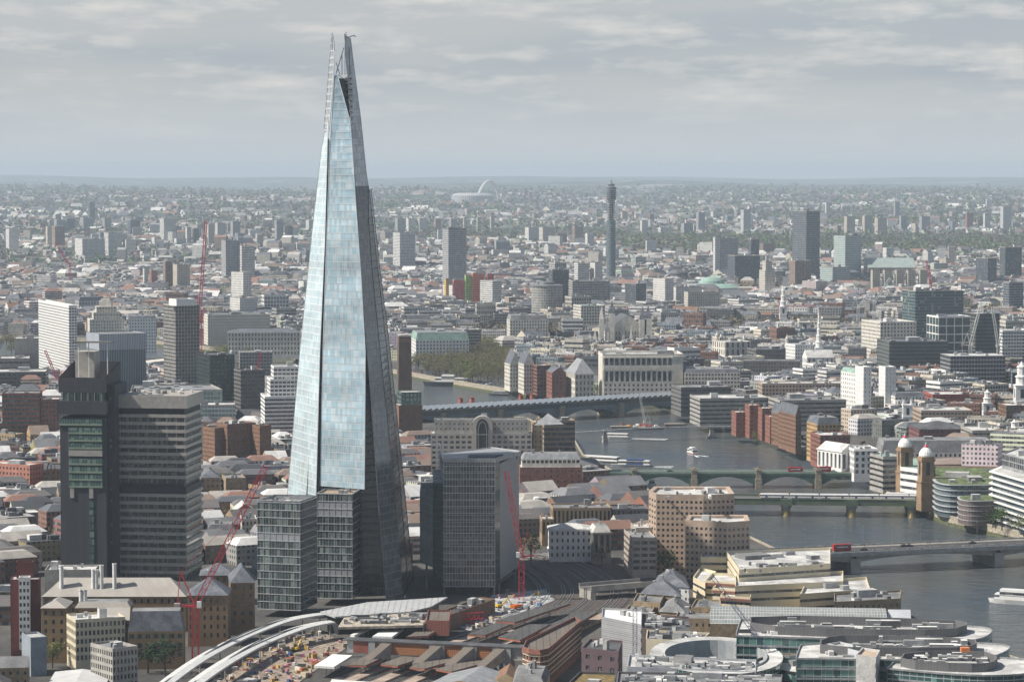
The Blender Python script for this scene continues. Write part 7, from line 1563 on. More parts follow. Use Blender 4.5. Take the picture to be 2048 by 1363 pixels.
# clutter of the two building sites: countless small stuff
def clutter(name, px0, py0, px1, py1, n, seed, keep=None, z=.3):
    r_ = random.Random(seed); s = MB(); cols = [(.6, .6, .58), (.4, .12, .06), (.08, .14, .3), (.45, .3, .08), (.28, .22, .17), (.16, .13, .1), (.35, .3, .25), (.65, .64, .6), (.2, .2, .2), (.45, .4, .3), (.5, .2, .25)]
    for k in range(n):
        x, y = r_.uniform(px0, px1), r_.uniform(py0, py1)
        if keep and not inside((x, y), keep): continue
        p = P(x, y); c = r_.choice(cols); t_ = r_.random()
        if t_ < .7: s.box(p.x, p.y, z, z+r_.uniform(.4, 2.2), r_.uniform(.5, 4), r_.uniform(.4, 1.6), r_.uniform(0, 3.1), col=c)
        else: a = r_.uniform(0, 3.1); L = r_.uniform(2, 7); s.bar((p.x, p.y, z+.3), (p.x+L*math.cos(a), p.y+L*math.sin(a), z+r_.uniform(.3, 1.5)), .15, col=c)
    tag(s.build(name, M['wall_at']), kind='stuff')
site = [(640, 1262), (700, 1290), (600, 1363), (560, 1400), (380, 1400), (440, 1345), (520, 1300), (590, 1272)]
s = MB(); s.face([(p[0], p[1], .28) for p in ccw([tuple(P(x, y)[:2]) for x, y in site])]); tag(s.build('building_site_ground', mat('site_earth', (0.27, 0.22, 0.175), .95, var=.35, scale=.3)), kind='structure')
clutter('site_materials', 380, 1262, 700, 1385, 520, 4, site, .3)
site2 = [(985, 1190), (1090, 1178), (1110, 1200), (1010, 1240), (940, 1262), (905, 1250), (960, 1215)]
s = MB(); s.face([(p[0], p[1], .36) for p in ccw([tuple(P(x, y)[:2]) for x, y in site2])]); tag(s.build('building_site_ground', mat('site_slab', (0.36, 0.37, 0.38), .95, var=.35, scale=.3)), kind='structure')
clutter('site_materials', 900, 1180, 1110, 1262, 260, 9, site2, .4)
def excavator(label, px, py, a, m):
    p = P(px, py); f = lambda x, y: (p.x+x*math.cos(a)-y*math.sin(a), p.y+x*math.sin(a)+y*math.cos(a)); e = empty('excavator', (p.x, p.y, .3), label, 'excavator'); s = MB(); [vbox(s, f, -2, 2, y, y+.6, .3, 1.1) for y in (-1.4, .8)]; s.build('tracks', M['black'], e); s = MB(); vbox(s, f, -2.2, 1.2, -1.3, 1.3, 1.2, 2.3, k=.1); s.build('body', m, e); s = MB(); vbox(s, f, 0, 1.4, .1, 1.2, 2.3, 3.6, k=.15); s.build('cab', M['win'], e); s = MB(); q = [f(1.2, -.3), f(4.5, -.3), f(7, -.3)]; s.bar((*q[0], 2), (*q[1], 5.2), .3); s.bar((*q[1], 5.2), (*q[2], 2), .24); s.build('boom', m, e); s = MB(); s.box(*q[2], 1.0, 2.0, 1, 1.1, a); s.build('bucket', M['darkconc'], e)
excavator('yellow excavator among earth heaps on the left building site', 592, 1302, 1.2, M['trainy']); excavator('small orange excavator lower on the left building site', 578, 1322, 2.6, M['redtile']); excavator('yellow excavator on the pale slab right of the glass block', 1000, 1216, .6, M['trainy'])
f0_ = Br(P(1020, 1222), P(1060, 1214), 4, .4); e = empty('tipper_truck', (f0_.a.x, f0_.a.y, .4), 'orange tipper truck on the pale building slab', 'truck'); g_, o_ = oriented(f0_, 6, 0); s = MB(); vbox(s, g_, -4, 2, -1.3, 1.3, 1.3, 3, k=-.15); s.build('tipper_body', mat('safety_orange', (0.6, 0.13, 0.02), .5), e); s = MB(); vbox(s, g_, 2.3, 4, -1.2, 1.2, .9, 3, k=.15); s.build('cab', M['carwhite'], e); wheels(e, g_, (-3, -1.6, 3), 2.4, .4)
car(f0_, -2, 3, .4, 'white van parked beside the orange tipper truck', 'carwhite', L=5.4)
# red steel bridge truss
a, b = P(908, 1236, 4), P(968, 1232, 4); e = empty('truss_beam', (a.x, a.y, 3), 'red steel truss beam lying between the rust red box and the site', 'truss'); s = MB()
for zz_ in (3, 6):
    for q in (0, 2): s.bar((a.x, a.y+q, zz_), (b.x, b.y+q, zz_), .2)
for i in range(12):
    x0, x1 = a.x+(b.x-a.x)*i/12, a.x+(b.x-a.x)*(i+1)/12; s.bar((x0, a.y, 3 if i % 2 else 6), (x1, a.y, 6 if i % 2 else 3), .14)
s.build('truss', M['cranered'], e)
# wedge shaped brick building
h = 15.5; f = ccw(RF([(1046, 1298), (1058, 1303), (1080, 1305), (1096, 1302), (1106, 1294), (1162, 1246), (1150, 1238), (1052, 1285)], h)); claim(f); LM(f, 'the wedge shaped brick building')
e = building('wedge_building', 'wedge shaped red brick building with cream bands and arched windows at its blunt end', 'brick building', f, h, wall=M['brick'], win=M['wingreen'], ww=.45, wh=.62, bay=3.2, fh=4.6, roofm=cb, plant=5, taken=False, corn=2, par=1.4)
s = MB(); o = inset(f, -.25)
for zz_ in (4.6, 6.6, 9.2, 11.2, 13.8):
    for i in range(len(o)): s.wall(o[i], o[(i+1) % len(o)], zz_, zz_+.55)
s.build('cream_bands', M['cream'], e)
f = ccw(RF([(1025, 1366), (1090, 1372), (1100, 1345), (1030, 1342)], 12)); building('chimneyed_house', 'ornate cream house with clustered chimneys below the wedge shaped building', 'house', f, 12, wall=M['cream'], ww=.4, wh=.5, roof='mansard', roofm=M['roof_grey'], plant=6)
f = ccw(RF([(845, 1372), (1000, 1385), (1030, 1352), (900, 1345)], 9)); building('slate_hall', 'hall with a broad blue-grey roof at the bottom edge below the platforms', 'hall', f, 9, wall=M['stock'], ww=.2, wh=.4, roof='gable', rh=4, roofm=M['metal'], plant=0)
f = ccw(RF([(985, 1362), (1040, 1366), (1045, 1345), (995, 1342)], 10)); building('gabled_house', 'small brown gabled house left of the cream house with chimneys', 'house', f, 10, wall=M['stock'], ww=.3, wh=.4, roof='gable', rh=4, roofm=M['brown'], plant=0)
# lower right blocks
def blk(label, pts, h, wall, roofm, ww=.001, wh=.4, fh=3.8, bay=3, plant=3, screen=None, name='office_block', cat='office block', roof='flat', win=None, sm=None, phrase=None, smooth=False, **k):
    f = ccw(RF(pts, h)); f = chaikin(f, 2) if smooth else f
    if phrase: LM(f, phrase)
    e = building(name, label, cat, f, h, wall=wall, ww=ww, wh=wh, fh=fh, bay=bay, roofm=roofm, plant=0 if screen else plant, roof=roof, win=win, **k)
    if screen:
        g = ccw(RF(screen[0], h)); g = chaikin(g, 1) if smooth else g; s = MB()
        i_ = inset(g, .5)
        for j in range(len(g)):
            n_ = (j+1) % len(g); s.wall(g[j], g[n_], h-.3, h+screen[1]); s.wall(i_[n_], i_[j], h-.3, h+screen[1]); s.face([(g[j][0], g[j][1], h+screen[1]), (g[n_][0], g[n_][1], h+screen[1]), (i_[n_][0], i_[n_][1], h+screen[1]), (i_[j][0], i_[j][1], h+screen[1])])
        s.build('plant_screen', sm or M['screen'], e)
        r_ = random.Random(int(pts[0][0])); xs = [p[0] for p in i_]; ys = [p[1] for p in i_]; made = 0
        for t_ in range(plant*70):
            if made >= plant: break
            x, y = r_.uniform(min(xs), max(xs)), r_.uniform(min(ys), max(ys)); q = rect(x, y, r_.choice((1.5, 2.5, 4, 8, 11)), r_.uniform(1.0, 4), -.06)
            if not all(inside(c_, i_) for c_ in q): continue
            s = MB(); s.prism(q, h-.05, h+screen[1]*r_.uniform(.35, 1.05), 0, 1); s.build('roof_unit', [r_.choice([M['metal'], M['roof_grey'], M['roof_dark']]), r_.choice([M['roof_pale'], M['white'], M['roof_grey']])], e); made += 1
    return e
M['screen'] = facade('louvre_screen', (0.145, 0.145, 0.15), (0.09, 0.09, 0.095), .6, 30, .4, 1.2, (.11, .11, .115), rough=.7)
gl_teal = glassmat('teal_office_glazing', (0.03, 0.075, 0.07), (0.13, 0.27, 0.235), 3.0, 3.9, .28, .08, (0.35, 0.38, 0.38), rough=.1, bandnoise=.3)
purp = mat('purple_brick', (0.125, 0.085, 0.095), .9)
e = blk('purple-brown brick hotel with small windows and a blue sign on its wall', [(1163, 1298), (1237, 1306), (1245, 1284), (1180, 1280)], 26, purp, M['roof_dark'], ww=.32, wh=.4, bay=5.5, fh=4.6, plant=4, phrase='the purple-brown hotel', name='hotel', cat='hotel')
f = ccw(RF([(1163, 1298), (1237, 1306), (1245, 1284), (1180, 1280)], 26)); c_ = P(1173, 1304, 24); e2 = MB()
for (x0, z0, x1, z1) in ((-1.4, -1.2, 1.4, -1.2), (1.4, -1.2, 1.4, 1.4), (1.4, 1.4, -.6, .6), (-1.4, -.4, .8, -.4), (-1.0, -2.0, 1.2, -2.0), (-.2, 1.0, -.2, -.4)): e2.bar((c_.x+x0, c_.y-1.1, c_.z-2+z0), (c_.x+x1, c_.y-1.1, c_.z-2+z1), .16)
e2.build('sign', mat('sign_blue', (0.05, 0.08, 0.5), .5), e)
blk('grey louvred office with a slanting roofline', [(1203, 1236), (1283, 1252), (1284, 1222), (1205, 1218)], 26, facade('grey_louvres', (0.34, 0.345, 0.355), (0.22, 0.225, 0.235), 30, .9, 1.1, .4, (.24, .24, .25), rough=.6), M['white'], plant=2, phrase='the grey louvred office')
blk('dark brown flat clad office right of the grey louvred office', [(1284, 1258), (1385, 1268), (1378, 1236), (1284, 1230)], 25, mat('dark_brown_clad', (0.10, 0.072, 0.068), .8), M['roof_dark'], plant=12)
blk('long cream walled office roof above the oval courtyard', [(1292, 1280), (1400, 1286), (1420, 1268), (1294, 1262)], 26, M['cream'], M['roof_dark'], plant=4)
blk('brown planted roof at the bottom edge', [(1130, 1375), (1228, 1382), (1232, 1348), (1160, 1346)], 25, M['roof_dark'], mat('brown_sedum', (0.17, 0.125, 0.05), .95, var=.3, scale=.4), plant=1)
blk('grey roofed office with pale plant strip in front of the oval courtyard', [(1254, 1336), (1512, 1346), (1512, 1322), (1258, 1312)], 30, mat('pale_blue_clad', (0.36, 0.38, 0.41), .6), M['roof_pale'], plant=14)
blk('long dark roof of pipes and ducts at the bottom edge', [(1232, 1375), (1560, 1385), (1565, 1352), (1236, 1346)], 30, M['screen'], M['roof_grey'], plant=22)
# oval courtyard building
oc_ = P(1432, 1311, 30); e = empty('oval_building', (oc_.x, oc_.y, 0), 'pale roofed office wrapped around a dark oval courtyard', 'office block'); LAND.append((oc_.x, oc_.y, 'the oval courtyard')); ow = 103*oc_.y/F; od = 34
s = MB(); n = 40
for k in range(n):
    a0_, a1_ = k*2*math.pi/n, (k+1)*2*math.pi/n; pi_ = lambda a, q=1.0: (oc_.x+ow*q*math.cos(a), oc_.y+od*q*math.sin(a)); A_, B_, C_, D_ = pi_(a0_), pi_(a1_), pi_(a1_, 1.3), pi_(a0_, 1.3)
    s.face([(A_[0], A_[1], 30), (B_[0], B_[1], 30), (C_[0], C_[1], 30.6), (D_[0], D_[1], 30.6)][::-1], 0); s.wall(B_, A_, 22, 30.9, 1); s.wall(D_, C_, 0, 30.6, 2)
    E_, F_ = pi_(a0_, .97), pi_(a1_, .97); s.wall(F_, E_, 4, 22, 3); s.face([(A_[0], A_[1], 22), (E_[0], E_[1], 22), (F_[0], F_[1], 22), (B_[0], B_[1], 22)], 1)
s.build('ring', [M['roof_pale'], mat('court_panel', (0.36, 0.38, 0.40), .6), gl_teal, gl_dgreen], e)
s = MB(); s.lathe(oc_.x, oc_.y, [(0.1, 4), (ow, 4)], 24); s.build('courtyard_floor', M['roof_dark'], e); FOOTS.append((oc_.x, oc_.y, ow*1.3, rect(oc_.x, oc_.y, ow*2.4, od*2.4)))
blk('rounded dark glass pavilion with a brown roof right of the oval courtyard', [(1522, 1300), (1545, 1312), (1600, 1316), (1635, 1302), (1625, 1290), (1560, 1286)], 29, M['metal'], cb, ww=1, wh=.75, fh=4.5, win=gl_teal, plant=1, smooth=True)
blk('curving black glass office sweeping towards the bottom right', [(1500, 1325), (1560, 1345), (1700, 1358), (1702, 1335), (1600, 1325), (1540, 1312)], 27, M['black'], M['roof_pale'], ww=1, wh=.8, fh=4, win=gl_teal, plant=6, smooth=True)
# barrel vaulted arcade
def barrel(label, pts, z, r_h, m, name='glass_vault', cat='glass roof'):
    a, b, c, d = [P(x, y, z) for x, y in pts]; e = empty(name, (a.x, a.y, 0), label, cat); s = MB(); n = 12; m_ = 60
    pt = lambda u, v: tuple((a*(1-u)+b*u)*(1-v)+(d*(1-u)+c*u)*v+Vector((0, 0, r_h*math.sin(math.pi*v))))
    for i in range(n): s.face([pt(0, i/n), pt(1, i/n), pt(1, (i+1)/n), pt(0, (i+1)/n)], 0, [(0, i), (140, i), (140, i+1), (0, i+1)], None, True)
    s.face([pt(1, i/n) for i in range(n+1)], 0); s.face([pt(0, i/n) for i in range(n, -1, -1)], 0); s.build('vault', m, e)
    s = MB()
    for k in range(m_+1): 
        for i in range(n): s.bar(pt(k/m_, i/n), pt(k/m_, (i+1)/n), .13)
    s.build('ribs', M['whitefin'], e); s = MB(); s.prism(ccw([tuple(a[:2]), tuple(b[:2]), tuple(c[:2]), tuple(d[:2])]), 0, z); s.build('hall_wall', M['stock'], e); claim([tuple(a[:2]), tuple(b[:2]), tuple(c[:2]), tuple(d[:2])]); return e
gl_vault = glassmat('vault_glazing', (0.18, 0.20, 0.195), (0.26, 0.28, 0.27), 1.2, 1.0, .3, .1, (0.45, 0.46, 0.44), rough=.35)
barrel('long ribbed glass barrel vault before the cream stepped office', [(1420, 1246), (1775, 1250), (1765, 1234), (1425, 1228)], 20, 6, gl_vault); barrel('shorter glass barrel vault end nearest the river', [(1776, 1246), (1822, 1247), (1818, 1234), (1776, 1234)], 20, 5, gl_vault)
# curved fingers by the river
roofp = M['roof_pale']; terr = mat('tan_terrace', (0.42, 0.33, 0.25), .9)
def finger(label, near, far, h, scr, wall, win, hs=3.6, np=34, z0=0.0):
    return blk(label, [near[0], (near[0][0]+4, near[0][1])]+near[1:]+far[:-1]+[(far[-1][0]+4, far[-1][1]), far[-1]], h, wall, M['roof_pale'], ww=1, wh=.82, fh=4.0, win=win, screen=(scr, hs), plant=np, par=.7, z0=z0, smooth=True)
finger('farthest round-ended office finger with dark louvred roof screen', [(1470, 1272), (1880, 1286), (1950, 1282), (1980, 1272)], [(1988, 1258), (1940, 1252), (1700, 1243), (1480, 1240)], 35, [(1500, 1266), (1700, 1274), (1900, 1276), (1945, 1262), (1900, 1254), (1500, 1244)], M['metal'], gl_teal)
finger('middle round-ended office finger with an orange tarpaulin on its roof', [(1590, 1318), (1900, 1322), (1980, 1316), (2015, 1304)], [(2024, 1292), (1970, 1286), (1750, 1278), (1600, 1290)], 34, [(1640, 1310), (1900, 1313), (1955, 1306), (1950, 1292), (1700, 1284), (1640, 1292)], M['metal'], gl_teal)
e = finger('nearest round-ended office finger with broad teal glass storeys', [(1772, 1338), (1930, 1352), (2030, 1352), (2090, 1342)], [(2110, 1328), (2060, 1318), (1900, 1312), (1790, 1322)], 33, [(1798, 1336), (1930, 1344), (1985, 1342), (1998, 1328), (1960, 1316), (1810, 1318)], M['metal'], gl_teal, 3.4, 44)
p = P(1930, 1294, 38.6); s = MB(); s.box(p.x, p.y, 37, 38.7, 3.4, 3); tag(s.build('tarpaulin', mat('orange_tarpaulin', (0.65, 0.22, 0.08), .7)), 'orange tarpaulin spread on the plant roof of the middle finger', 'tarpaulin')
blk('tall pale grey wall with two teal glass slots in front of the fingers', [(1657, 1290), (1742, 1312), (1750, 1303), (1680, 1286)], 36, mat('pale_grey_wall', (0.45, 0.465, 0.49), .6), M['roof_pale'], plant=0, phrase='the tall pale grey wall')
for x0, y0 in ((1712, 1303), (1726, 1306)):
    p, q = P(x0, y0, 36), P(x0+6, y0+2, 36); s = MB(); s.prism(ccw([(p.x, p.y-.9), (q.x, q.y-.9), (q.x, q.y+.5), (p.x, p.y+.5)]), 2, 35); tag(s.build('glass_slot', gl_vault), ('left' if x0 == 1712 else 'right')+' vertical glass slot in the tall pale grey wall', 'window slot')
blk('grey block with tan roof topping the tall pale grey wall', [(1712, 1312), (1752, 1318), (1760, 1303), (1725, 1298)], 38, M['roof_pale'], terr, plant=0)
blk('recessed dark glass office between the tall pale wall and the nearest finger', [(1745, 1340), (1790, 1345), (1795, 1322), (1752, 1318)], 31, M['metal'], M['roof_grey'], ww=1, wh=.8, fh=4.2, win=gl_teal, plant=3)
# ochre pavilions between railway and cream building
for i, (pts, h, lab) in enumerate((([(1266, 1204), (1320, 1208), (1328, 1192), (1275, 1188)], 14, 'ochre pavilion with a flat grey roof nearest the tracks'), ([(1282, 1186), (1362, 1192), (1356, 1176), (1295, 1172)], 15, 'ochre pavilion with hipped roof behind the one nearest the tracks'), ([(1320, 1222), (1372, 1226), (1380, 1208), (1330, 1204)], 12, 'low ochre pavilion beside dark pyramid roofs'), ([(1245, 1228), (1300, 1232), (1310, 1214), (1258, 1212)], 12, 'ochre block with brown roof above the grey louvred office'), ([(1382, 1216), (1445, 1218), (1440, 1202), (1392, 1200)], 14, 'ochre block tucked under the cream terrace steps'), ([(1350, 1238), (1425, 1240), (1420, 1222), (1358, 1220)], 12, 'brown-grey roofed block left of the glass barrel vault'), ([(1306, 1170), (1378, 1174), (1368, 1152), (1318, 1150)], 12, 'small chalet with white dormers behind the ochre pavilions'))):
    blk(lab, pts, h, M['stock'] if i < 6 else M['white'], M['slate'] if i in (1, 6) else M['roof_grey'], ww=.3, wh=.4, roof='hip' if i in (1, 2, 6) else 'flat', plant=3, name='pavilion', cat='pavilion')
# bridge carrying a road over the tracks
ov = Br(P(1170, 1178, 5), P(1292, 1168, 5), 10, 6); e = empty('rail_overbridge', (ov.a.x, ov.a.y, 0), 'pale girder bridge across the dark curved tracks', 'bridge'); s = MB(); ov.slab(s, 0, ov.L, -6, 6, 5, 6); s.build('deck', M['darkconc'], e); s = MB(); ov.slab(s, 0, ov.L, 6, 6.5, 4.6, 7.6); ov.slab(s, 0, ov.L, -6.5, -6, 4.6, 7.6); s.build('girder', M['concrete'], e); s = MB(); [ov.slab(s, d_, d_+3, -6, 6, 0, 5) for d_ in (0, ov.L-3)]; s.build('abutment', M['concrete'], e)
# small plant strewn over the flat roofs of the lower right offices
def strew(obj_label, pts, h, n, seed):
    o = [q for q in bpy.data.objects if q.get('label', '').startswith(obj_label)][0]; f = ccw(RF(pts, h)); i_ = inset(f, .6); xs = [p[0] for p in i_]; ys = [p[1] for p in i_]; r_ = random.Random(seed); made = 0
    for _ in range(n*40):
        if made >= n: break
        x, y = r_.uniform(min(xs), max(xs)), r_.uniform(min(ys), max(ys)); q = rect(x, y, r_.choice((.8, 1.4, 2.6, 5, 9)), r_.uniform(.6, 2.2), r_.choice((0, -.05, 1.57)))
        if not all(inside(c, i_) for c in q): continue
        s = MB(); s.prism(q, h+.02, h+r_.uniform(.4, 2.0)); s.build('roof_unit', r_.choice((M['metal'], M['roof_dark'], M['white'], M['roof_grey'], M['roof_pale'])), o); made += 1
strew('grey roofed office with pale plant strip', [(1256, 1335), (1510, 1345), (1511, 1323), (1260, 1314)], 30, 40, 1)
strew('long dark roof of pipes', [(1234, 1374), (1558, 1384), (1562, 1353), (1238, 1348)], 30, 50, 2)
strew('dark brown flat clad office', [(1286, 1257), (1384, 1267), (1377, 1238), (1286, 1232)], 25, 24, 3)
strew('long cream walled office roof', [(1294, 1279), (1399, 1285), (1417, 1269), (1296, 1264)], 26, 20, 4)
strew('farthest round-ended', [(1472, 1270), (1880, 1284), (1975, 1262), (1480, 1242)], 35, 40, 5)
strew('middle round-ended', [(1600, 1316), (1900, 1320), (2010, 1298), (1610, 1290)], 34, 40, 6)
strew('front cream office', [(1478, 1150), (1655, 1138), (1655, 1120), (1470, 1130)], ZT(1143, P(1478, 1208).y), 26, 7)
strew('tall pink granite', [(1320, 1000), (1450, 1000), (1450, 975), (1320, 980)], ZT(990, P(1312, 1143).y)-.9, 14, 8)
strew('unfinished beige', [(680, 1250), (692, 1232), (866, 1225), (844, 1246)], 8.8, 60, 9)
strew('flat brown-grey station', [(893, 1221), (958, 1198), (985, 1201), (902, 1230)], 7, 20, 10)
# ---------------------------------------------------------------- cranes
def lattice(s, a, b, w, step, m=0, r=.14, up=None):
    a, b = Vector(a), Vector(b); d = (b-a); L = d.length; d.normalize(); u = d.cross(Vector((0, 1, 0.01))).normalized(); v = d.cross(u).normalized(); n = max(2, int(L/step))
    C = [(-1, -1), (1, -1), (1, 1), (-1, 1)]; pt = lambda k, c, q=1.0: a+d*(L*k/n)+u*(C[c][0]*w/2*q)+v*(C[c][1]*w/2*q)
    for c in range(4): s.bar(pt(0, c), pt(n, c), r*1.4, m)
    for k in range(n):
        for c in range(4):
            e_ = (c+1) % 4; s.bar(pt(k, c), pt(k+1, e_) if (k+c) % 2 else pt(k, e_), r*.7, m)
            s.bar(pt(k+1, c), pt(k, e_), r*.7, m) if (k+c) % 2 == 0 else None
def crane(label, Y, base, piv, tip, m, w=2.0, r=.15, back=None, z0=None, cabm=None, lw=None):
    a, b, c = AT(base[0], base[1], Y), AT(piv[0], piv[1], Y), AT(tip[0], tip[1], Y); e = empty('tower_crane', (a.x, a.y, a.z), label, 'crane'); a.z = max(a.z, 0) if z0 is None else z0
    s = MB(); lattice(s, a, Vector((a.x, a.y, b.z)), w, w*1.5, 0, r); s.build('mast', m, e)
    s = MB(); b = Vector((a.x, Y, b.z)); lattice(s, b, c, w*.8, w*1.5, 0, r*.9); s.build('jib', m, e)
    sg = -1 if c.x > b.x else 1; k = w*2.2; q = b+Vector((sg*k*1.3, 0, k*.1)); t_ = b+Vector((sg*k*.55, 0, k*2.1)) if back is None else AT(back[0], back[1], Y)
    s = MB(); s.bar(b, q, w*.22); s.bar(b, t_, r*1.8); s.bar(q, t_, r*1.2); s.bar(t_, b.lerp(c, .72), r*.5); s.build('counter_jib', m, e)
    s = MB(); s.box(q.x, q.y, q.z-w*.7, q.z+w*.3, w*.9, w); s.build('counterweight', M['concrete'], e); s = MB(); s.box(b.x-sg*w*.7, b.y-w*.5, b.z-.3, b.z+w*.9, w*.7, w*.7); s.build('cab', M['white'], e)
    s = MB(); s.bar(c, c-Vector((0, 0, (c.z-b.z)*.12)), r*.4); s.build('hook_line', M['black'], e); return e
Yk = P(391, 1318).y; crane('big red luffing crane rising in front of the ochre hospital', Yk, (391, 1312), (391, 1212), (532, 930), M['cranered'], 2.9, .2, back=(361, 1142), z0=0)
Yk = P(1043, 1200).y; crane('red crane leaning past the shaded side wall of the solar roofed block', Yk, (1043, 1200), (1043, 1112), (1012, 940), M['cranered'], 2.7, .2, z0=0)
crane('red crane before the dark gridded tower, jib leaning right', 2850, (372, 765), (369, 713), (410, 616), M['cranered'], 3.0, .28)
crane('tall thin red crane above the dark gridded tower', 3050, (401, 770), (400, 618), (412, 440), M['cranered'], 3.2, .3)
crane('red crane jib rising behind the brick flats', 2500, (498, 880), (500, 845), (521, 706), M['cranered'], 2.2, .2)
crane('small red crane leaning left in front of the white banded tower', 2750, (118, 800), (112, 765), (90, 700), M['cranered'], 2.2, .22)
crane('distant red crane leaning over low roofs at the far left', 4900, (140, 560), (141, 532), (112, 488), M['cranered'], 3, .35)
crane('distant red crane with level jib among brown trees', 4100, (1560, 665), (1560, 613), (1632, 611), M['cranered'], 3, .3)
crane('distant red crane above the broad dark teal office', 4700, (1861, 600), (1860, 572), (1853, 521), M['cranered'], 3, .35)
crane('left white crane of the pair over the unfinished frame', 3000, (1940, 740), (1937, 690), (1963, 604), M['cranewhite'], 2.8, .28)
crane('right white crane of the pair, jib leaning left', 3000, (1996, 760), (1996, 693), (1984, 612), M['cranewhite'], 2.8, .28)
crane('white crane left of the broad dark teal office, nearer jib', 3900, (1716, 650), (1715, 615), (1742, 580), M['cranewhite'], 3, .3); crane('white crane left of the broad dark teal office, farther jib', 4000, (1748, 640), (1750, 605), (1780, 556), M['cranewhite'], 3, .3)
crane('dark blue crane with a long jib over the curved offices', 1130, (1578, 1400), (1580, 1358), (1424, 1152), M['craneblue'], 1.7, .1)
s = MB(); a = AT(1270, 1375, 1150); b = AT(1270, 1216, 1150); e = empty('crane_mast', (a.x, a.y, 0), 'faint blue lattice mast in front of the pale offices', 'crane'); lattice(s, (a.x, a.y, 0), b, 1.6, 2.4, 0, .09); s.build('mast', M['craneblue'], e)
crane('white and orange crawler crane standing on the work barge', P(1285, 857, WL).y, (1290, 855), (1286, 845), (1279, 788), M['cranewhite'], 1.8, .18, z0=WL+2.2)
# ---------------------------------------------------------------- trees
leafm = {}
for nme, c_ in (('bare', (0.165, 0.148, 0.08)), ('olive', (0.14, 0.155, 0.06)), ('green', (0.075, 0.14, 0.035)), ('darkgreen', (0.035, 0.06, 0.03))):
    leafm[nme] = mat(nme+'_foliage', c_, .9, var=.35, scale=.5, spec=.1)
M['bark'] = mat('bark', (0.08, 0.065, 0.05), .95)
def crown_mb(s, cx, cy, cz, rx, rz, n, q, rnd, col=None, lobes=7):
    ls = [(rnd.gauss(0, .42), rnd.gauss(0, .42), rnd.uniform(-.5, .55), rnd.uniform(.38, .62)) for _ in range(lobes)]
    for _ in range(n):
        lx, ly, lz, lr = rnd.choice(ls); th = rnd.uniform(0, 6.283); ph = math.acos(rnd.uniform(-1, 1)); k = lr*rnd.uniform(.6, 1.0)
        x = cx+rx*(lx+k*math.sin(ph)*math.cos(th)); y = cy+rx*(ly+k*math.sin(ph)*math.sin(th)); z = cz+rz*(lz+k*math.cos(ph))
        u = Vector((rnd.uniform(-1, 1), rnd.uniform(-1, 1), rnd.uniform(-.6, .6))); v = Vector((rnd.uniform(-1, 1), rnd.uniform(-1, 1), rnd.uniform(-.6, .6))); u = u.normalized()*q*rnd.uniform(.6, 1.3); v = v.normalized()*q*rnd.uniform(.6, 1.2); p = Vector((x, y, z))
        s.face([p-u, p+v, p+u, p-v], 0, None, col)
def tree_proto(kind, h, r, seed):
    rnd = random.Random(seed); e = empty('tree', (0, 0, 0), None, 'tree'); s = MB(); s.bar((0, 0, -.2), (0, 0, h*.45), .45, 0, .28, 6)
    for k in range(7): a = k*.9+rnd.random(); s.bar((0, 0, h*(.28+.03*k)), (math.cos(a)*r*.6, math.sin(a)*r*.6, h*rnd.uniform(.6, .9)), .16, 0, .04)
    s.build('trunk', M['bark'], e); s = MB(); crown_mb(s, 0, 0, h*.64, r, h*.38, 560 if kind != 'bare' else 620, .55 if kind != 'bare' else .42, rnd, lobes=9); s.build('crown', leafm[kind], e); KIDS[e.name] = list(e.children); return e
TP = {k: [tree_proto(k, 15, 6.5, i*7+j) for j in range(2)] for i, k in enumerate(leafm)}; TUSED = set()
bpy.context.view_layer.update()
for k in TP:
    for o in TP[k]: KIDS[o.name] = [c_ for c_ in bpy.data.objects if c_.parent is o]
def tree(x, y, kind, sc_, label, grp=None):
    o = random.Random(int(x*7+y)).choice(TP[kind])
    if o.name in TUSED: o = copy_tree(o)
    else: TUSED.add(o.name)
    o.location = (x, y, 0); o.rotation_euler = (0, 0, (x*13.7) % 6.28); o.scale = (sc_, sc_, sc_*(.9+.2*((x*3.1) % 1))); tag(o, label, 'tree', grp)
rt = random.Random(21)
gard = [(832, 742), (832, 712), (870, 696), (930, 692), (990, 702), (1018, 722), (1020, 768), (960, 768), (880, 758)]
GP = [tuple(P(x, y)[:2]) for x, y in gard]; xs = [p[0] for p in GP]; ys = [p[1] for p in GP]; n_ = 0; gl = []
while n_ < 900:
    x, y = rt.uniform(min(xs), max(xs)), rt.uniform(min(ys), max(ys))
    if inside((x, y), GP) and all(math.dist((x, y), g) > 11 for g in gl): gl.append((x, y)); tree(x, y, 'bare' if rt.random() < .72 else 'olive', rt.uniform(1.0, 1.35), 'brown just-budding plane tree in the riverside garden', 'plane trees in the riverside garden')
    n_ += 1
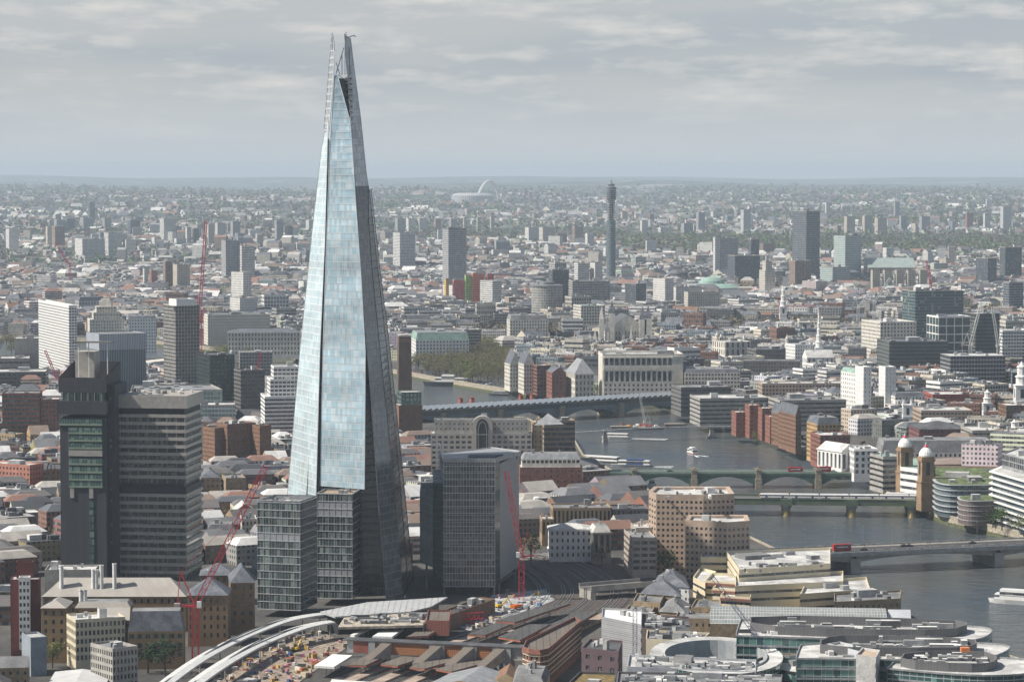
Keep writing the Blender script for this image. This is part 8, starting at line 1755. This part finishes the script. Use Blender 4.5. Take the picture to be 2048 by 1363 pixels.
for i, (px, py, k, sc_, lab) in enumerate(((1062, 1122, 'olive', 1.25, 'big olive tree left of the white arcaded building'), (1204, 1130, 'bare', .8, 'small bare tree in front of the columned building'), (1333, 1152, 'green', 1.0, 'round green tree before the tall pink office'), (563, 985, 'olive', 1.1, 'olive tree just left of the tapering skyscraper'), (560, 915, 'olive', 1.2, 'olive trees below the white stepped apartments'), (583, 920, 'olive', 1.1, 'olive tree partly behind the tapering skyscraper'), (105, 1335, 'olive', .9, 'olive tree left of the white gridded office'), (296, 1345, 'darkgreen', 1.1, 'shaded tree in the court of the ochre hospital, left one'), (330, 1350, 'darkgreen', 1.1, 'shaded tree in the court of the ochre hospital, right one'), (450, 1012, 'green', .7, 'small green tree below the tan brick block'), (468, 1030, 'green', .7, 'green tree behind the grey slate hall'), (488, 1032, 'green', .7, 'green tree between slate hall and glass block'), (480, 1200, 'darkgreen', .9, 'dark tree beside the glass office block'), (1986, 1054, 'darkgreen', 1.0, 'dark leafy tree in front of the rounded brown building'), (2004, 1060, 'green', .9, 'fresh green tree in front of the white finned office'), (2042, 1068, 'olive', .8, 'pale olive tree at the right edge of the riverside walk'), (893, 1182, 'darkgreen', .55, 'bushy dark tree at the foot of the solar roofed block'), (1180, 790, 'green', .8, 'bright green tree left of the white colonnaded block'), (1194, 792, 'green', .7, 'second bright green tree by the white colonnaded block'), (868, 1000, 'green', .5, 'small tree growing on the terrace of the glass link'), (1075, 718, 'green', 1.0, 'lone bright green tree behind the gabled chambers'), (310, 775, 'olive', 1.1, 'olive trees left of the dark gridded tower'), (240, 1150, 'olive', .8, 'tree behind the dark hospital tower'))):
    if i == 19: continue
    p = P(px, py); tree(p.x, p.y, k, sc_, lab)
def spread(n, px0, py0, px1, py1, kinds, lab, grp, s0=.9, s1=1.3, seed=1):
    r_ = random.Random(seed)
    for _ in range(n): p = P(r_.uniform(px0, px1), r_.uniform(py0, py1)); tree(p.x, p.y, r_.choice(kinds), r_.uniform(s0, s1), lab, grp)
spread(8, 0, 690, 62, 712, ['bare', 'olive'], 'brown tree above the raw concrete theatre at the left edge', 'trees above the concrete theatre', seed=2)
spread(12, 400, 705, 600, 722, ['bare', 'olive'], 'bare tree in front of the long cream palace', 'trees before the long cream palace', seed=3)
spread(7, 1440, 1100, 1470, 1120, ['olive'], 'low tree', None, .3, .4, seed=4) if 0 else None
spread(5, 1500, 872, 1580, 892, ['olive'], 'low olive tree on the river wall by the brick blocks', 'low trees on the river wall', .35, .5, seed=5)
# people and cars strung along the far riverside
pth = offset_line(FB2[16:], 5.0)
for k in range(110):
    i = rp.randrange(1, len(pth)-2); t_ = rp.random(); x = pth[i][0]+(pth[i+1][0]-pth[i][0])*t_+rp.uniform(-3, 3); y = pth[i][1]+(pth[i+1][1]-pth[i][1])*t_+rp.uniform(-1, 3); q = toPix((x, y, 0))
    if q[0] > 2060 or inside((x, y), RIVER): continue
    person(x, y, .16, 'person strolling on the riverside walk below the glass offices', 'people on the riverside walk')
er = offset_line(FB2[:12], 15.0); cc = ['black', 'cargrey', 'carwhite', 'carblue', 'carred']
k = 0
for i in range(len(er)-1):
    L = math.dist(er[i], er[i+1]); d_ = 0.0; br = Br(er[i], er[i+1], 10, .1)
    while d_ < L-8:
        q = toPix((*br.at(d_), 0))
        if 830 < q[0] < 1200:
            for t_ in (-4.5, 4.5):
                if rp.random() < .6: car(br, d_, t_+rp.uniform(-.4, .4), .1, 'car on the embankment road below the brown trees', rp.choice(cc), 'cars along the embankment road'); k += 1
        d_ += rp.uniform(8, 14)
f_ = Br(P(1000, 776), P(1040, 780), 6, .1)
# ---------------------------------------------------------------- the city between the landmarks
import numpy as np
rc = random.Random(77)
WALLC = {'white': (.68, .67, .64), 'cream': (.58, .53, .43), 'grey': (.33, .33, .33), 'charcoal': (.13, .135, .145), 'red brick': (.23, .125, .095), 'brown brick': (.20, .135, .10), 'ochre brick': (.35, .25, .145), 'pinkish': (.40, .34, .30), 'stone coloured': (.50, .47, .41), 'blue-grey': (.22, .26, .30)}
PROTO = []
def proto(name, cat, w, d, h, roof, roofm, word, rh=None, plant=3, **k):
    e = empty(name, (0, 0, 0), None, cat); kw = dict(ww=.45, wh=.5, fh=3.5, bay=2.8, dep=.3); kw.update(k)
    building('x', None, None, rect(0, 0, w, d), h, wall=M['wall_oc'], roof=roof, roofm=roofm, rh=rh, plant=plant, e=e, taken=False, rnd=random.Random(len(PROTO)+3), **kw)
    if roof != 'flat':
        for q in (-.36, .3): s = MB(); s.box(q*w, d*.22 if roof == 'mansard' else 0, h, h+(rh or 4)+1.4, 1.6, .9); s.build('chimney', M['brown'], e)
    kids = [c_ for c_ in bpy.data.objects if c_.parent is e]; KIDS[e.name] = kids; PROTO.append((e, w, d, h, roof, word))
proto('street_building', 'building', 26, 18, 16, 'flat', M['roof_pale'], 'flat pale roofed')
proto('street_building', 'building', 38, 18, 20, 'flat', M['roof_grey'], 'flat grey roofed', ww=1.0, wh=.45, plant=5)
proto('street_building', 'building', 30, 24, 22, 'flat', M['roof_pale'], 'flat white roofed', ww=.6, plant=6)
proto('street_building', 'building', 24, 20, 18, 'flat', M['roof_dark'], 'flat dark roofed', ww=.8, wh=.6, plant=5)
proto('street_building', 'building', 28, 20, 19, 'flat', M['roof_grey'], 'grid fronted', ww=.7, wh=.62, bay=3.6, plant=6)
proto('gabled_building', 'building', 24, 14, 12, 'gable', M['slate'], 'slate gabled', rh=4.5, plant=0)
proto('gabled_building', 'building', 30, 16, 14, 'hip', M['slate'], 'slate hipped', rh=4.5, plant=0)
proto('gabled_building', 'building', 26, 18, 15, 'mansard', M['slate'], 'slate mansard', rh=3.6, plant=2)
proto('gabled_building', 'building', 20, 13, 10, 'gable', M['brown'], 'brown tiled', rh=4.0, plant=0)
proto('gabled_building', 'building', 30, 14, 14, 'hip', M['roof_grey'], 'grey hipped', rh=3.5, plant=0)
FLATP = [p for p in PROTO if p[4] == 'flat']; PITP = [p for p in PROTO if p[4] != 'flat']
pk_def = [(1236, 2060, 474, 508, 1500, 1), (780, 1240, 470, 482, 220, 0), (1390, 1760, 645, 668, 230, 0), (1900, 2060, 618, 640, 90, 0), (1640, 1800, 566, 580, 120, 0), (1480, 1560, 575, 590, 60, 0), (1360, 1440, 560, 575, 50, 0), (960, 1120, 655, 690, 90, 0), (40, 240, 470, 478, 90, 0), (520, 600, 470, 500, 60, 0), (1650, 2060, 440, 452, 260, 1), (0, 60, 636, 660, 30, 0), (1020, 1090, 615, 628, 30, 0), (400, 600, 455, 465, 120, 0), (1240, 1420, 600, 612, 60, 0)]
PARKS = [[tuple(P(x, y)[:2]) for x, y in ((a, d), (b, d), (b, c), (a, c))] for a, b, c, d, n, g in pk_def[:9]]
NOGO = [[tuple(P(x, y)[:2]) for x, y in q] for q in (
  [(300, 1420), (470, 1262), (640, 1205), (850, 1188), (1030, 1105), (1090, 1092), (1232, 1120), (1300, 1150), (1300, 1180), (1250, 1235), (1130, 1420)],
  [(1130, 1420), (1200, 1170), (1300, 1140), (1480, 1150), (1700, 1165), (2200, 1300), (2300, 1500)],
  [(838, 1190), (1045, 1190), (1045, 1095), (860, 1110)], [(60, 1380), (60, 1135), (250, 1140), (520, 1130), (520, 1290), (380, 1330), (300, 1420)],
  [(1085, 1130), (1300, 1130), (1300, 1108), (1085, 1100)])] + [GP, [tuple(P(x, y)[:2]) for x, y in ((800, 905), (800, 822), (1160, 846), (1160, 905))]]
BANKZ = [(p[0], p[1]) for p in FB2] ; BZ = offset_line(FB2, 34) ; BANKZONE = FB2 + BZ[::-1]; BN = offset_line(NB2, -14); BANKN = NB2 + BN[::-1]
fx = np.array([f[0] for f in FOOTS]); fy = np.array([f[1] for f in FOOTS]); fr = np.array([f[2] for f in FOOTS])
def free(x, y, w, d, a):
    r = math.hypot(w, d)/2; near = np.nonzero((fx-x)**2+(fy-y)**2 < (fr+r)**2)[0]
    pts = rect(x, y, w, d, a) + [(x, y)]; mids = [((pts[i][0]+pts[(i+1) % 4][0])/2, (pts[i][1]+pts[(i+1) % 4][1])/2) for i in range(4)]
    for i in near:
        f = FOOTS[i][3]; g = inset(ccw(f), -3.0)
        if any(inside(p, g) for p in pts+mids): return False
        rr = rect(x, y, w+4, d+4, a)
        if any(inside(p, rr) for p in f) or inside(centre(f), rr): return False
    for z in (RIVER, BANKZONE, BANKN):
        if any(inside(p, z) for p in pts): return False
    for z in NOGO+PARKS:
        if inside(pts[4], z) or inside(pts[0], z) or inside(pts[2], z): return False
    return True
cand = []
def district(cx, cy, S, far=0):
    r_ = random.Random(int(cx*3+cy*7)); a = r_.choice([0.1, .3, .5, -.2, -.35, .75])+r_.uniform(-.1, .1); north = cy > 2600 or (cx > 250 and cy > 1900); cw, cd = (r_.uniform(24, 40), r_.uniform(19, 27)) if north else (r_.uniform(20, 34), r_.uniform(16, 23))
    if far: cw, cd = cw*1.25, cd*1.35
    city = north and cx > -100 and cy < 4600
    pal = r_.choice([['white', 'stone coloured', 'grey', 'cream', 'charcoal'], ['white', 'stone coloured', 'grey', 'blue-grey', 'red brick', 'cream'], ['white', 'cream', 'grey', 'pinkish', 'stone coloured']]) if north else r_.choice([['ochre brick', 'brown brick', 'grey', 'red brick', 'cream'], ['brown brick', 'ochre brick', 'white', 'stone coloured', 'grey'], ['brown brick', 'red brick', 'grey', 'stone coloured', 'charcoal']])
    pf = r_.uniform(.55, .9) if city else (r_.uniform(.3, .7) if north else r_.uniform(.15, .5))
    n = int(S*.75/min(cw, cd))+1; c, s_ = math.cos(a), math.sin(a)
    for i in range(-n, n+1):
        for j in range(-n, n+1):
            if (i % 6 == 0 and r_.random() < .75): continue
            lx = i*cw+(j % 2)*cw*.3; ly = j*cd+(4.0 if j % 2 else 0)
            x, y = cx+lx*c-ly*s_, cy+lx*s_+ly*c
            if abs(x-cx) > S/2 or abs(y-cy) > S/2: continue
            px = toPix((x, y, 0))
            if px[0] < -70 or px[0] > 2120 or px[1] > 1430: continue
            w, d = cw*r_.uniform(.72, .97), cd*r_.uniform(.68, .92); aa = a+r_.uniform(-.03, .03)
            if r_.random() < .06 or not free(x, y, w, d, aa): continue
            pr = r_.choice(FLATP if r_.random() < pf else PITP); cap_ = (11.5 if y < 1900 else 15) if not north else (26 if city else 19)
            h = min(pr[3]*r_.uniform(.75, 1.25), cap_*r_.uniform(.8, 1.1))
            if north and r_.random() < .03: h *= 1.6
            cand.append((x, y, w, d, aa, h, pr, r_.choice(pal)))
S = 260.0; y = 1130.0
while y < 6500:
    half = .19*y+200; x = -math.ceil(half/S)*S
    while x < half: district(x, y, S, 1 if y > 4200 else 0); x += S
    y += S
# which of them show largest: a small depth sort on the picture
GW, GH = 512, 341; buf = np.full((GH, GW), -1, dtype=np.int32); items = []
def bbpx(x, y, r, z0, z1):
    a = toPix((x-r, y, z0)); b = toPix((x+r, y, z1)); return a[0], b[0], b[1], a[1]
bpy.context.view_layer.update()
for o in bpy.data.objects:
    if o.type != 'MESH' or o.get('kind') in ('structure', 'stuff') or o.name.startswith('haze'): continue
    L = parent_loc(o); bb = [L+Vector(c_) for c_ in o.bound_box]
    if L.y < 100: continue
    q = [toPix(p) for p in bb]; xs = [p[0] for p in q]; ys = [p[1] for p in q]; k = .12*(max(xs)-min(xs))
    items.append((min(p.y for p in bb), min(xs)+k, max(xs)-k, min(ys), max(ys), -2))
for i, cn in enumerate(cand): x0_, x1_, y0_, y1_ = bbpx(cn[0], cn[1], .5*cn[2], 0, cn[5]); items.append((cn[1], x0_, x1_, y0_-2, y1_, i))
items.sort(key=lambda t_: t_[0])
for Y, xa, xb, ya, yb_, i in items:
    i0, i1, j0, j1 = max(0, int(xa/4)), min(GW, int(xb/4)+1), max(0, int(ya/4)), min(GH, int(yb_/4)+1)
    if i0 < i1 and j0 < j1: v = buf[j0:j1, i0:i1]; v[v == -1] = i
cnt = np.bincount(buf[buf >= 0].ravel(), minlength=len(cand))
order = np.argsort(-cnt, kind='stable'); quota = {'street_building': 295, 'gabled_building': 295}; indiv = []; mass = []
for i in order:
    cn = cand[int(i)]; nm = cn[6][0].name.split('.')[0]
    if cnt[i] > 1 and quota[nm] > 0 and cn[1] < 4600: quota[nm] -= 1; indiv.append(int(i))
    else: mass.append(int(i))
seenl = set(); usedp = set()
def relword(dx, dy, nx):
    if abs(dx) > abs(dy)*.6: return ('left of' if dx < 0 else 'right of')
    return 'behind' if dy > 0 else 'in front of'
def mklabel(cn, k):
    x, y, w, d, aa, h, pr, colr = cn; ls = sorted(LAND, key=lambda l: math.hypot(l[0]-x, (l[1]-y)*.8))[:6]
    size = 'low ' if h < 11 else ('tall ' if h > 19 else ''); long_ = 'long ' if w/d > 1.75 else ('narrow ' if w < 19 else '')
    for v in range(14):
        l = ls[v % 6]; dx, dy = x-l[0], y-l[1]; dist = math.hypot(dx, dy); dw = 'just ' if dist < 55 else ('' if dist < 120 else 'some way ' if dist < 220 else 'far ')
        lab = f"{size if v > 5 else ''}{long_ if v > 5 else size if v > 2 else ''}{colr} {pr[5]} building {dw}{relword(dx, dy, 0)} {l[2]}"
        if lab not in seenl and len(lab.split()) <= 16: seenl.add(lab); return lab
    l, l2 = ls[0], ls[1]; base_ = f"{colr} {pr[5]} building between {l[2]} and {l2[2]}"
    for pre in ('', 'small ', 'broad ', 'plain ', 'sunlit ', 'weathered '):
        lab = (size+long_+pre+base_).replace('low small', 'low'); lab = ' '.join(lab.split()[:16])
        if lab not in seenl: seenl.add(lab); return lab
    lab = ' '.join((f"{size}{long_}{colr} {pr[5]} building among others between {l[2]} and {l2[2]}").split()[:16]); return lab
for n_, i in enumerate(sorted(indiv, key=lambda q: cand[q][1])):
    cn = cand[i]; x, y, w, d, aa, h, pr, colr = cn; o = pr[0]
    if o.name in usedp: o = copy_tree(o)
    else: usedp.add(o.name)
    o.location = (x, y, 0); o.rotation_euler = (0, 0, aa); o.scale = (w/pr[1], d/pr[2], h/pr[3]); lab = mklabel(cn, n_)
    tag(o, lab, 'building', 'buildings with flat roofs in the streets' if pr[4] == 'flat' else 'buildings with pitched roofs in the streets')
    c_ = WALLC[colr]; j_ = rc.uniform(.82, 1.15)
    for ch in o.children: 
        ch.color = (c_[0]*j_, c_[1]*j_, c_[2]*j_, 1)
# prototypes nobody placed are taken away again
for e_, *_r in PROTO:
    if e_.name not in usedp:
        for c_ in KIDS[e_.name]: bpy.data.objects.remove(c_)
        bpy.data.objects.remove(e_)
for k in TP:
    for o in TP[k]:
        if o.name not in TUSED:
            for c_ in KIDS[o.name]: bpy.data.objects.remove(c_)
            bpy.data.objects.remove(o)
for i, o in enumerate(pprot):
    if not pused[i]: bpy.data.objects.remove(o)
# the rest of the city: one mass
MF = [facade('far_street_facade', (.5, .5, .5), (.06, .065, .075), 3.0, 3.4, .5, .5, attr=True), facade('far_banded_facade', (.5, .5, .5), (.06, .065, .075), 3.0, 3.6, .95, .5, attr=True)]
ROOFC = [(.42, .42, .41), (.30, .30, .30), (.17, .175, .185), (.10, .11, .125), (.12, .125, .14), (.58, .58, .57), (.055, .06, .07), (.22, .17, .14), (.14, .13, .13), (.38, .36, .33), (.24, .14, .11)]
cm = MB()
def massb(x, y, w, d, a, h, roof, wc, rcol, z0=0.0, extra=0, m_=0):
    f = rect(x, y, w, d, a); z1 = z0+h
    for i in range(4):
        if facing(f[i], f[(i+1) % 4]) > -.5: cm.wall(f[i], f[(i+1) % 4], z0-1, z1, m_, 0, 0, wc)
    if roof == 'flat':
        cm.flat(f, z1, 2, rcol)
        for k in range(extra): cm.prism(rect(x+rc.uniform(-.25, .25)*w, y+rc.uniform(-.25, .25)*d, w*rc.uniform(.06, .3), d*rc.uniform(.06, .3), a), z1+.05, z1+rc.uniform(1.2, 3.4), 2, None, False, rc.choice(((.45, .45, .44), (.1, .1, .11), (.2, .2, .21), (.6, .6, .58))))
    elif roof == 'gable':
        p, q, r_, s_ = f; rh = d*.33; m1 = ((p[0]+s_[0])/2, (p[1]+s_[1])/2, z1+rh); m2 = ((q[0]+r_[0])/2, (q[1]+r_[1])/2, z1+rh)
        A_, B_, C_, D_ = [(v[0], v[1], z1) for v in (p, q, r_, s_)]; cm.face([A_, B_, m2, m1], 2, None, rcol); cm.face([C_, D_, m1, m2], 2, None, rcol); cm.face([B_, C_, m2], 2, None, wc); cm.face([D_, A_, m1], 2, None, wc)
    else: cm.frustum(f, z1, inset(f, min(w, d)*.3), z1+min(w, d)*.22, 2, None, rcol)
for i in mass:
    x, y, w, d, aa, h, pr, colr = cand[i]; wc = tuple(v*rc.uniform(.85, 1.15) for v in WALLC[colr]); massb(x, y, w, d, aa, h, pr[4], wc, rc.choice(ROOFC[:7]) if pr[4] == 'flat' else rc.choice(ROOFC[2:]), 0, 5, rc.choice((0, 0, 1)))
pt_ = [(6500, 12000, 42, 40), (12000, 22000, 95, 100)]
farc = ['white', 'cream', 'pinkish', 'white', 'brown brick', 'stone coloured', 'grey', 'white', 'stone coloured', 'white', 'blue-grey']
for ya, yb_, sx, sy in pt_:
    y = float(ya)
    while y < yb_:
        hw = .186*y+60; x = -hw
        dens = .5 if y < 9000 else (.34 if y < 13000 else .2)
        while x < hw:
            xx, yy = x+rc.uniform(-.3, .3)*sx, y+rc.uniform(-.4, .4)*sy; wob = math.sin(xx*.0023+1.7*math.sin(yy*.0011))+math.sin(yy*.0017+xx*.0009)
            if rc.random() < dens+.22*wob and not any(inside((xx, yy), p) for p in PARKS if ya < 10000):
                w = sx*rc.uniform(.35, .95); d = sy*rc.uniform(.25, .6); h = rc.uniform(7, 14) if rc.random() < .93 else rc.uniform(18, 42)
                if h > 17: w, d = rc.uniform(16, 40), rc.uniform(14, 20)
                massb(xx, yy, w, d, rc.uniform(-.6, .9), h, 'flat' if rc.random() < .45 else 'gable', WALLC[rc.choice(farc)], rc.choice(ROOFC), T(xx, yy), 0)
            x += sx
        y += sy
tag(cm.build('distant_buildings', MF+[M['wall_at']]), kind='stuff')
# parks, squares and street trees: woods and far crowns nobody could count
tm = MB(); fol = mat('far_foliage', (.1, .1, .1), .95, attr=True, var=.3, scale=.05, spec=.1)
def fartree(x, y, r, z, col, n, q):
    rx = r*rc.uniform(.8, 1.2); crown_mb(tm, x, y, z+r*.9, rx, r*.95, n, q, rc, col, 4)
BR = [(.17, .135, .095), (.14, .125, .08), (.15, .12, .10), (.12, .11, .07)]; GR = [(.10, .175, .05), (.13, .19, .06), (.13, .125, .07), (.07, .10, .045), (.15, .13, .09)]
for a_, b_, c_, d_, n, g in pk_def:
    for _ in range(n):
        px, py = rc.uniform(a_, b_), rc.uniform(c_, d_); z = T(0, P(px, py).y); p = P(px, py, z); k = p.y/5000.0
        if any(math.hypot(p.x-f[0], p.y-f[1]) < f[2] for f in FOOTS): continue
        fartree(p.x, p.y, rc.uniform(6, 9)*max(1, k*.8), z, rc.choice(GR if g and rc.random() < .7 else BR), 26, 2.0*max(1, k*.8))
for _ in range(1500):
    y = rc.uniform(1500, 6500)**1.0; x = rc.uniform(-.19, .19)*y
    if any(inside((x, y), z) for z in (RIVER, BANKN)+tuple(map(list, NOGO))) or np.any((fx-x)**2+(fy-y)**2 < (fr+3)**2): continue
    fartree(x, y, rc.uniform(4, 7), rc.uniform(0, 3), rc.choice(BR+GR[2:]), 34, 1.3)
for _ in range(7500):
    y = 6500+17500*rc.random()**1.4; x = rc.uniform(-.187, .187)*y; k = y/6500.0; c_ = rc.choice(BR+GR); fartree(x, y, rc.uniform(7, 12)*k, T(x, y), (c_[0]*1.1, c_[1]*1.15, c_[2]*1.5), 9, 3.6*k)  # far crowns tinted paler and bluer, distance haze put into their colour
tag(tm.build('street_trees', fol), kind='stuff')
